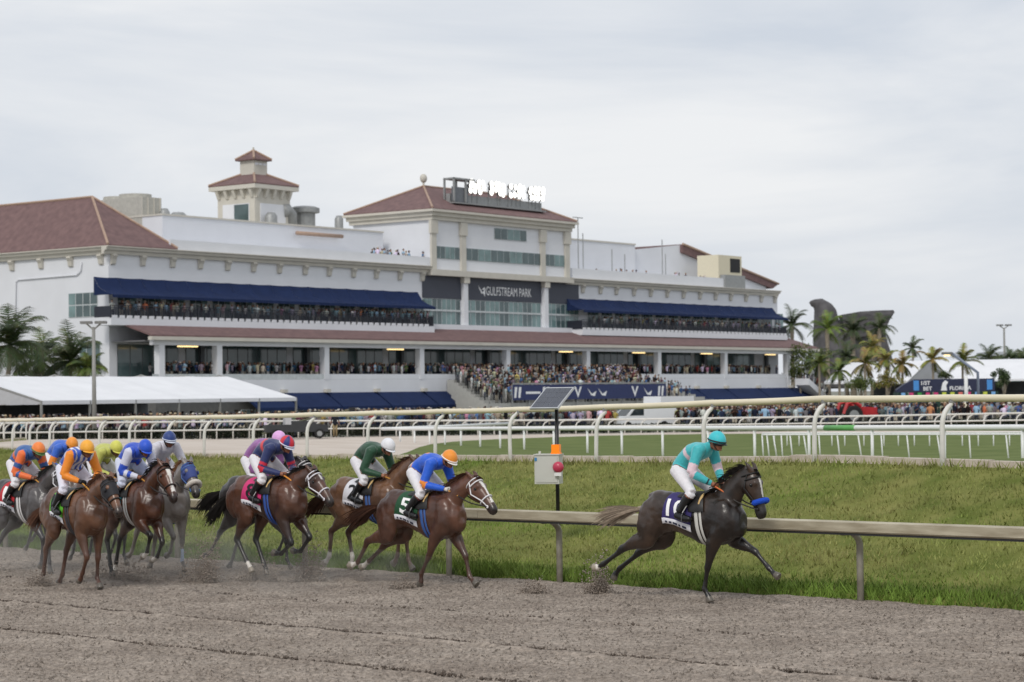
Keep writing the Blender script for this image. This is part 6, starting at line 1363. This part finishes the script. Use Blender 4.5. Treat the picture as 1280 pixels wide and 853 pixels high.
m = MB(); m.add([(W_ * (.44 + a * .09), -0.612, zb + (zt - zb) * b) for a, b in ((.1, .1), (.8, .1), (.7, .5), (.95, .75), (.6, .9), (.3, .7))], [(0, 1, 2, 3, 4, 5)]); m.build('horse_head_mark', M_LETTER, bb)
for x0 in (.17, .92): m = MB(); m.box(x0 * W_, x0 * W_ + .055 * W_, -0.615, -0.602, zb + .15, zt - .12); m.build('blue_mark', cmat('gate_blue', (70, 140, 210)), bb)
# bent blue grey pole and white post beside the gate
p = at_depth(1223, 505, 190); bpz = empty('barrier_pole', (p[0], p[1], 0)); tag(bpz, 'bent blue grey steel pole leaning over the starting gate', 'pole'); z1 = at_depth(1222, 466, 190)[2]; e = at_depth(1190, 442, 190)
m = MB(); m.tube([(0, 0, 0), (0, 0, z1), (e[0] - p[0], 0, e[2])], .13, 8); m.build('bent_tube', mat('blue_grey_steel', lin((118, 128, 146)), .5), bpz, smooth=True)
m = MB(); m.box(e[0] - p[0] - .9, e[0] - p[0], -.2, .2, e[2] - .1, e[2] + .12); m.build('lamp_head', M_HOUS, bpz); m = MB(); m.box(e[0] - p[0] - .7, e[0] - p[0] - .2, -.15, .15, e[2] - .22, e[2] - .11); m.build('lamp', M_LAMPW, bpz)
p = at_depth(1208, 505, 165); wp = empty('finish_post', (p[0], p[1], 0)); tag(wp, 'white post with wider base beside the home stretch rail', 'post'); z1 = at_depth(1208, 470, 165)[2]
m = MB(); m.tube([(0, 0, 0), (0, 0, z1 - .1), (0, 0, z1)], [.16, .14, .05], 10); m.build('shaft', M_PVC, wp, smooth=True); m = MB(); m.tube([(0, 0, 0), (0, 0, 1.1), (0, 0, 1.5), (0, 0, 1.75)], [.36, .34, .2, .15], 10); m.build('base', mat('cream_pad', lin((222, 214, 190)), .6), wp, smooth=True)

# ---- vehicles by the rail
M_TYRE = mat('tyre', (.012, .012, .012), .8); M_CARW = mat('white_car_paint', lin((222, 224, 226)), .3, var=.02); M_CARG = mat('car_glass', (.03, .04, .045), .06)
def wheel(par, x, y, r, w=.22):
    m = MB(); m.rings([[(x + r_ * math.cos(a_ * math.pi / 8), y + yy, r + r_ * math.sin(a_ * math.pi / 8)) for a_ in range(16)] for r_, yy in ((r * .9, -w / 2), (r, -w / 2 + .03), (r, w / 2 - .03), (r * .9, w / 2))]); t = m.build('tyre', M_TYRE, par)
    m = MB(); m.rings([[(x + r * .55 * math.cos(a_ * math.pi / 8), y + yy, r + r * .55 * math.sin(a_ * math.pi / 8)) for a_ in range(16)] for yy in (-w / 2 - .012, w / 2 + .012)]); m.build('rim', M_METAL, t)
def vehicle(label, x, d, rot, box=False, col=M_CARW):
    p = at_depth(x, 520, d); root = empty('van', (p[0], p[1], 0), rot); tag(root, label, 'van')
    if box: prof = [(-2.6, .4), (2.4, .4), (2.45, 1.0), (1.7, 1.15), (1.35, 1.75), (.9, 1.85), (.85, 2.5), (-2.6, 2.5)]
    else: prof = [(-2.4, .4), (2.4, .4), (2.45, .95), (1.6, 1.1), (.85, 1.85), (-1.9, 1.9), (-2.4, 1.75)]
    m = MB(); m.prism(prof, 1, -.95, .95); m.build('body', col, root)
    for y in (-.96, .95): m = MB(); m.prism([(.2, 1.15), (1.35, 1.15), (.85, 1.72), (.2, 1.75)], 1, y - .01, y + .02); m.build('side_window', M_CARG, root)
    m = MB(); pw = [(1.58, 1.14), (.92, 1.80)] if not box else [(1.68, 1.2), (1.38, 1.72)]; m.add([(pw[0][0] + .02, -.82, pw[0][1]), (pw[0][0] + .02, .82, pw[0][1]), (pw[1][0] + .02, .75, pw[1][1]), (pw[1][0] + .02, -.75, pw[1][1])], [(0, 1, 2, 3)]); m.build('windscreen', M_CARG, root)
    for wx_ in (-1.5, 1.5):
        for wy in (-.88, .88): wheel(root, wx_, wy, .36)
    for y in (-.7, .55): m = MB(); m.box(2.42, 2.47, y, y + .18, .72, .9); m.build('headlight', M_FLOOD if False else M_GLASSL, root)
    if box:
        for y in (-.962,): m = MB(); m.box(-2.2, .4, y, y + .005, 1.2, 1.35); m.build('stripe', cmat('amb_stripe', (180, 50, 50)), root); m = MB(); m.box(-1.6, -.6, y - .003, y, 1.6, 2.2); m.build('side_mark', cmat('amb_blue', (90, 110, 190)), root)
    return root
vehicle('white estate van parked in front of the crowd by the rail', 800, 158, R(205))
vehicle('white box ambulance with side mark parked behind the estate van', 826, 163, R(220), box=True)
p = at_depth(1072, 520, 172); tr_ = empty('tractor', (p[0], p[1], 0), R(15)); tag(tr_, 'red tractor with big rear wheels among the crowd', 'tractor'); M_RED = mat('tractor_red', lin((176, 40, 44)), .4)
m = MB(); m.prism([(-.2, .7), (2.0, .8), (2.05, 1.35), (-.2, 1.5)], 1, -.4, .4); m.build('bonnet', M_RED, tr_)
for y in (-.75, .75): m = MB(); m.tube([(-1.5, y, .9), (-1.2, y, 1.7), (-.6, y, 1.85), (-.05, y, 1.5)], .16, 6); m.build('mudguard', M_RED, tr_); wheel(tr_, -.7, y, .78, .4); wheel(tr_, 1.6, y * .8, .42, .25)
m = MB(); m.box(-1.1, -.5, -.3, .3, 1.0, 1.25); m.box(-1.15, -1.02, -.3, .3, 1.25, 1.7); m.build('seat', M_LEATHER, tr_)
m = MB(); m.tube([(-.1, 0, 1.5), (-.35, 0, 1.8)], .03, 6); m.rings([[(-.37 + .05 * q_, .2 * math.cos(a_), 1.8 + .2 * math.sin(a_) * .8) for a_ in np.linspace(0, 6.28, 10, endpoint=False)] for q_ in (0, 1)]); m.build('steering_wheel', M_LEATHER, tr_)
# dark utility cart with a raised boom near the far rail
p = at_depth(372, 548, 146); ct = empty('utility_cart', (p[0], p[1], 0), R(12)); tag(ct, 'dark utility cart with long camera boom parked on the pale sand', 'cart')
m = MB(); m.prism([(-2.2, .45), (2.0, .45), (2.0, .9), (1.2, 1.0), (.9, 1.2), (-.4, 1.2), (-.5, .95), (-2.2, .95)], 1, -.7, .7); m.build('chassis', mat('cart_dark', (.03, .032, .035), .5), ct)
for x in (-1.5, 1.4):
    for y in (-.7, .7): wheel(ct, x, y, .33)
m = MB(); m.tube([(-2.4, -.2, .35), (0, -.2, 1.15), (3.6, -.2, 1.9)], [.07, .07, .05], 6); m.build('boom', mat('boom_olive', lin((92, 94, 70)), .6), ct)
m = MB(); m.box(3.5, 3.9, -.35, -.05, 1.75, 2.05); m.build('camera_head', M_DARK, ct)
for y in (-.5, .5): m = MB(); m.box(-.9, -.5, y - .25, y + .25, .96, 1.7); m.build('seat_back', M_TENTG, ct)
# ================================================================== THE CROWD
def person_geo(pose, r, lod=0):
    """small standing figure about 1.72 m; returns builder whose colours hold the body zone"""
    q6, q5, q8, q9 = (6, 5, 8, 9) if not lod else (4, 3, 6, 6); m = MB(); PANTS, SHIRT, SKIN, HAIR, SHOE = (0, 0, 0), (1, 0, 0), (2, 0, 0), (3, 0, 0), (4, 0, 0)
    for s in (-1, 1):
        m.tube([(0, s * .085, .05), (0, s * .09, .48), (0, s * .085, .88)], [.052, .068, .092], q6, col=PANTS)
        m.tube([(-.06, s * .09, .035), (.12, s * .1, .03)], [.045, .035], q5, col=SHOE)
    m.rings([[(x + .0 + d_ * math.cos(a), w * math.sin(a), z) for a in np.linspace(0, 2 * math.pi, q8, endpoint=False)] for z, w, d_, x in ((.82, .15, .105, 0), (.95, .155, .11, 0), (1.08, .145, .10, 0), (1.28, .18, .115, .01), (1.41, .185, .095, 0), (1.47, .08, .06, 0))], col=SHIRT)
    m.tube([(0, 0, 1.44), (.015, 0, 1.54)], [.052, .05], q6, col=SKIN)
    for s in (-1, 1):
        sh = np.array((0, s * .19, 1.40))
        if pose == 1 and s > 0: el, hn = sh + (.12, .10, .12), sh + (.22, .02, .34)
        elif pose == 2: el, hn = sh + (-.02, s * .06, -.27), np.array((.20, s * .04, 1.16))
        elif pose == 3: el, hn = sh + (.12, s * .04, -.22), np.array((.30, s * .06, 1.32))
        else: el, hn = sh + (-.02, s * .07, -.28), sh + (.06, s * .08, -.53)
        m.tube([sh, el], [.055, .043], q5, col=SHIRT); m.tube([el, hn], [.040, .03], q5, col=SKIN if r.random() < .6 else SHIRT)
        if not lod: m.ellipsoid(tuple(hn), (.04, .03, .045), 5, 4, col=SKIN)
    m.ellipsoid((.02, 0, 1.625), (.095, .075, .115), q8, 6 if not lod else 4, col=SKIN)
    if not lod: m.tube([(.105, 0, 1.635), (.128, 0, 1.60)], [.012, .016], 4, col=SKIN)
    hat = r.random() < .35
    if hat: m.rings([[(.01 + rr * math.cos(a), rr * .9 * math.sin(a), z) for a in np.linspace(0, 2 * math.pi, q9, endpoint=False)] for z, rr in ((1.672, .175), (1.682, .11), (1.74, .10), (1.765, .06))], col=HAIR)
    else: m.rings([[(-.005 + rr * math.cos(a) - (.02 if z < 1.66 else 0), rr * .86 * math.sin(a), z) for a in np.linspace(0, 2 * math.pi, q9, endpoint=False)] for z, rr in ((1.60, .085), (1.66, .106), (1.715, .09), (1.752, .04))], col=HAIR)
    return m, hat
SHIRTS = {'white': (226, 226, 230), 'pale blue': (150, 180, 214), 'navy': (40, 50, 88), 'black': (30, 30, 34), 'red': (180, 50, 52), 'pink': (216, 150, 170), 'grey': (140, 142, 148), 'orange': (216, 120, 60), 'beige': (200, 184, 158), 'blue': (60, 110, 186), 'green': (90, 120, 80), 'yellow': (206, 194, 80), 'maroon': (110, 44, 56), 'lilac': (176, 160, 196)}
PANTS_C = [(44, 46, 56), (60, 66, 84), (176, 166, 146), (30, 30, 34), (120, 116, 110), (206, 204, 200)]; SKINS = [(206, 160, 134), (182, 132, 104), (146, 98, 76), (104, 70, 54), (220, 178, 152)]; HAIRS = [(40, 30, 26), (70, 50, 38), (24, 22, 22), (150, 116, 78), (170, 166, 160)]; HATS = [(220, 214, 200), (60, 60, 66), (200, 180, 140), (40, 50, 80), (226, 226, 226)]
M_PERSON = attr_mat('spectator', 0.75, 0.08, 6, spec=.2)
VAR = []; rr_ = random.Random(5)
for ci, (cn, cc) in enumerate(SHIRTS.items()):
    for pz in range(4):
        sd_ = rr_.random(); m, hat = person_geo(pz, random.Random(sd_)); ml, _h = person_geo(pz, random.Random(sd_), 1); pal = [lin(rr_.choice(PANTS_C)), lin(tuple(min(255, max(0, v + rr_.randint(-14, 14))) for v in cc)), lin(rr_.choice(SKINS)), lin(rr_.choice(HATS if hat else HAIRS)), lin((40, 36, 34))]
        pal = [tuple(q * .95 for q in (0.78 * np.array(c_) + .22 * np.mean(c_))) for c_ in pal]; m.c = [pal[int(c[0])] for c in m.c]; ml.c = [pal[int(c[0])] for c in ml.c]; VAR.append((cn, m.mesh('person', M_PERSON, True, True), ml))
VW = [3.4, 1.7, 2.6, 3.4, .5, .6, 2.0, .35, 1.4, .8, .5, .2, .7, .4]; WSUM = [w for w in VW for _ in range(4)]
def pick(r): return r.choices(range(len(VAR)), WSUM)[0]
STUFF = []          # (x, y, z, rot, scale, variant)
def put(s, t, z, zone_label, group, single, r, face=None):
    w = gworld(s, t, z); rot = (BANG - math.pi / 2 + r.gauss(0, .5)) if face is None else face
    spawn(w, rot, zone_label, group, single, r)
def spawn(w, rot, zone_label, group, single, r):
    k = pick(r); sc_ = r.uniform(.93, 1.06)
    if 'balcony' in group and r.random() < .4: k = r.choice([0, 1, 2, 3, 4, 5, 6, 7, 20, 21, 32, 33])
    if single:
        o = link_mesh('person', VAR[k][1]); o.location = [float(v) for v in w]; o.rotation_euler = (0, 0, rot); o.scale = (sc_,) * 3
        tag(o, 'spectator in %s top %s' % (VAR[k][0], zone_label), 'person', group)
    else: STUFF.append((w[0], w[1], w[2], rot, sc_, k))
r = random.Random(21)
def scatter(n, s0, s1, t0, t1, z, lab, grp, singles, mind=.45, cluster=None):
    pts = []; tries = 0
    while len(pts) < n and tries < n * 30:
        tries += 1; s = r.uniform(s0, s1); t = r.uniform(t0, t1)
        if cluster and r.random() > cluster(s): continue
        if any(abs(s - q[0]) < mind and abs(t - q[1]) < .45 for q in pts): continue
        pts.append((s, t))
    pts.sort(key=lambda q: -q[1])
    for i, (s, t) in enumerate(pts): put(s, t, z, lab, grp, i < singles, r)
scatter(105, S(146, 2), S(538, 2), .7, 2.0, BAL_L - .1, 'on the balcony under the longer blue awning', 'spectators on the longer balcony', 72)
scatter(85, S(752, 2), S(980, 2), .7, 2.0, BAL_R - .1, 'on the balcony between the glazed centre and the palms', 'spectators on the shorter balcony', 58)
scatter(520, S(208, 4), sT1 - 9.5, 1.2, 4.7, zTf + .02, 'on the terrace under the lean-to roof', 'spectators on the terrace', 50, .38)
for k, (t, z) in enumerate(STEP):
    scatter(46, st0 + .4 - k * .5, st1 - .4 - (NS - k) * .2, t - .15, t + .15, z, 'on the stepped viewing stand above the navy banner', 'spectators on the viewing stand', 7, .4)
scatter(26, S(578, TT + 1.8), S(600, TT + 1.8), TT + .3, TT + 1.6, zTf * .62, 'on the white stair beside the viewing stand', 'spectators on the stair', 0, .4) if False else None
scatter(26, S(462, -2.5), S(540, -2.5), -3, -1.2, EAVE_L + .1, 'on the roof beside the glazed tower', 'spectators on the roof', 20, .5)
scatter(16, S(745, -2.5), S(885, -2.5), -3, -1.2, EAVE_R - .35, 'on the roof by the cream booth', 'spectators on the far roof', 14, .5)
# stair at the right end of the terrace
for k in range(26):
    f = r.random(); s = S(987, TT) + f * 7.4; t = TT + .7 + r.random() * 1.9; z = zTf - .1 + (1.0 - zTf + .1) * f; put(s, t, z, 'on the outer stair at the palm end of the stand', 'spectators on the outer stair', k < 12, r)
for k in range(24):
    f = r.random(); s = S(575, TT) + f * 7.4; t = TT + .7 + r.random() * 1.9; z = zTf - .1 + (1.0 - zTf + .1) * f; put(s, t, z, 'on the white stair above the small blue awnings', 'spectators on the white stair', k < 14, r)
# the apron: standing crowd behind the home stretch rail
def apron(n, x0, x1, d0, d1, lab, grp, singles):
    got = sorted([(r.uniform(x0, x1), d0 + (d1 - d0) * r.random() ** 1.4) for _ in range(n)], key=lambda q: q[1])
    got = [q for q in got if not (772 < q[0] < 846 and q[1] < 167) and not (1046 < q[0] < 1100 and q[1] < 176)]
    for i, (x, d) in enumerate(got):
        p = at_depth(x, 500, d); spawn(np.array([p[0], p[1], 0.0]), -math.pi / 2 + r.gauss(0, .6), lab, grp, i < singles, r)
apron(1250, 385, 1110, 153.5, 184, 'in the standing crowd behind the home stretch rail', 'spectators standing on the apron', 10)
apron(170, 1100, 1290, 156, 200, 'by the starting gate behind the rail', 'spectators by the starting gate', 6)
apron(210, -20, 385, 150.5, 153.5, 'in front of the long marquee', 'spectators before the marquee', 6)
for k in range(90):
    q = tpos(r.uniform(.5, 29.5), r.uniform(.6, 9)); spawn(np.array([q[0], q[1], 0]), -math.pi / 2 + r.gauss(0, 1), 'in the shade under the long marquee', 'spectators under the marquee', False, r)
# the man in dark top and khaki trousers on the sand
p = on_z(419, 547, 0.0); m, hat = person_geo(0, random.Random(3)); pal = [lin((150, 132, 100)), lin((34, 36, 44)), lin((150, 104, 82)), lin((30, 28, 30)), lin((60, 50, 40))]; m.c = [pal[int(c[0])] for c in m.c]
o = m.build('person', M_PERSON, None, (p[0], p[1], zfar(p[0], p[1])[0]), True, True); o.rotation_euler = (0, 0, R(100)); tag(o, 'man in dark top and khaki trousers standing on the pale sand', 'person')
# everybody else, joined
nv_tot = []; fv_tot = []; cv_tot = []; base = 0
cache = {}
for (x, y, z, rot, s_, k) in STUFF:
    if k not in cache:
        m = VAR[k][2]; V = np.array(m.v); T = []
        for f in m.f:
            for q in range(1, len(f) - 1): T.append((f[0], f[q], f[q + 1]))
        cache[k] = (V, np.array(T), np.array(m.c))
    V, T, Cc = cache[k]; c_, s2 = math.cos(rot), math.sin(rot)
    nv_tot.append(np.column_stack([(V[:, 0] * c_ - V[:, 1] * s2) * s_ + x, (V[:, 0] * s2 + V[:, 1] * c_) * s_ + y, V[:, 2] * s_ + z])); fv_tot.append(T + base); cv_tot.append(Cc * (0.42 + .62 * r.random())); base += len(V)
tag(link_mesh('crowd', np_mesh('crowd', np.concatenate(nv_tot), np.concatenate(fv_tot), M_PERSON, col=np.concatenate(cv_tot), smooth=True)), 'dense mass of race goers packed behind the rail and on the stand', 'crowd', kind='stuff')

# ================================================================== KICKED UP DIRT
def spray(name, label, x, y, n, lx, hz, seed, back=0.5, az=None, zc=0.0):
    p = on_z(x, y); rg = np.random.default_rng(seed); t = rg.random(n) ** 1.3; a_ = -(t * back) + rg.normal(0, lx * .35, n); l_ = rg.normal(0, .10, n) * (0.5 + t); z_ = np.abs(rg.normal(0, 1, n)) * hz * (1 - .3 * t) * .45
    pos = np.column_stack([p[0] + TA[0] * a_ + TL[0] * l_, p[1] + TA[1] * a_ + TL[1] * l_, z_ + .004]); sz = .003 + .013 * rg.random(n) ** 2.2; n2_ = rg.random(n); pos[:, 2] += (n2_ > .8) * rg.random(n) * hz * 1.2
    V, T = clod_cloud(pos, sz, seed); tag(link_mesh(name, np_mesh(name, V, T, M_CLOD)), label, 'dirt', kind='stuff')
spray('dirt_spray', 'dirt thrown up behind the hind hoof of the leading horse', 757, 742, 2400, .11, .30, 1, .28)
spray('dirt_spray', 'low puff of dirt on the track between first and second horse', 676, 742, 1100, .16, .12, 2, .3)
spray('dirt_spray', 'clods kicked up under the fore hoof of the second horse', 512, 736, 836, .10, .10, 3, .25)
spray('dirt_spray', 'high spray of dirt behind the airborne bay', 268, 729, 3800, .22, .46, 4, .55)
spray('dirt_spray', 'scattered dirt flying below the airborne bay', 340, 727, 1980, .35, .22, 5, .6)
spray('dirt_spray', 'spray of dirt in front of the airborne bay', 398, 728, 3000, .20, .40, 6, .45)
spray('dirt_spray', 'dark clods under the chestnut in the black hood', 58, 733, 1540, .14, .14, 7, .35)
spray('dirt_spray', 'loose dirt thrown between the left group of horses', 180, 727, 1980, .6, .20, 8, 1.2)

# thin dust hanging round the legs of the field
m = MB(); nA, nL = 16, 8; a0, a1, l0, l1 = -34.0, -21.2, EDGE - 5.6, EDGE - .25; rs = []
for i in range(nA + 1):
    f = i / nA; a_ = a0 + (a1 - a0) * f; hh = .25 + .85 * math.sin(math.pi * min(1, .12 + f * .8)) ** .8 * (.8 + .25 * math.sin(i * 2.1)); lc, hw_ = (l0 + l1) / 2, (l1 - l0) / 2 * (.55 + .45 * math.sin(math.pi * min(1, .1 + .85 * f)))
    rs.append([(*AL(a_, lc + hw_ * math.cos(q)), max(.012, .03 + hh * math.sin(q))) for q in np.linspace(0, math.pi, nL)])
m.rings(rs)
dm = bpy.data.materials.new('dust_air'); dm.use_nodes = True; t = dm.node_tree; t.nodes.clear(); o = t.nodes.new('ShaderNodeOutputMaterial'); pv_ = t.nodes.new('ShaderNodeVolumePrincipled'); pv_.inputs['Color'].default_value = (.96, .92, .87, 1); pv_.inputs['Anisotropy'].default_value = .1
c = t.nodes.new('ShaderNodeTexCoord'); n_ = t.nodes.new('ShaderNodeTexNoise'); n_.inputs['Scale'].default_value = 1.5; n_.inputs['Detail'].default_value = 3; t.links.new(c.outputs['Object'], n_.inputs[0])
r_ = t.nodes.new('ShaderNodeMapRange'); r_.inputs[1].default_value = .42; r_.inputs[2].default_value = .72; r_.inputs[3].default_value = 0; r_.inputs[4].default_value = .17; t.links.new(n_.outputs[0], r_.inputs[0]); t.links.new(r_.outputs[0], pv_.inputs['Density']); t.links.new(pv_.outputs[0], o.inputs['Volume'])
tag(m.build('dust_cloud', dm), 'thin pale dust hanging low around the legs of the field', 'dust', kind='stuff')
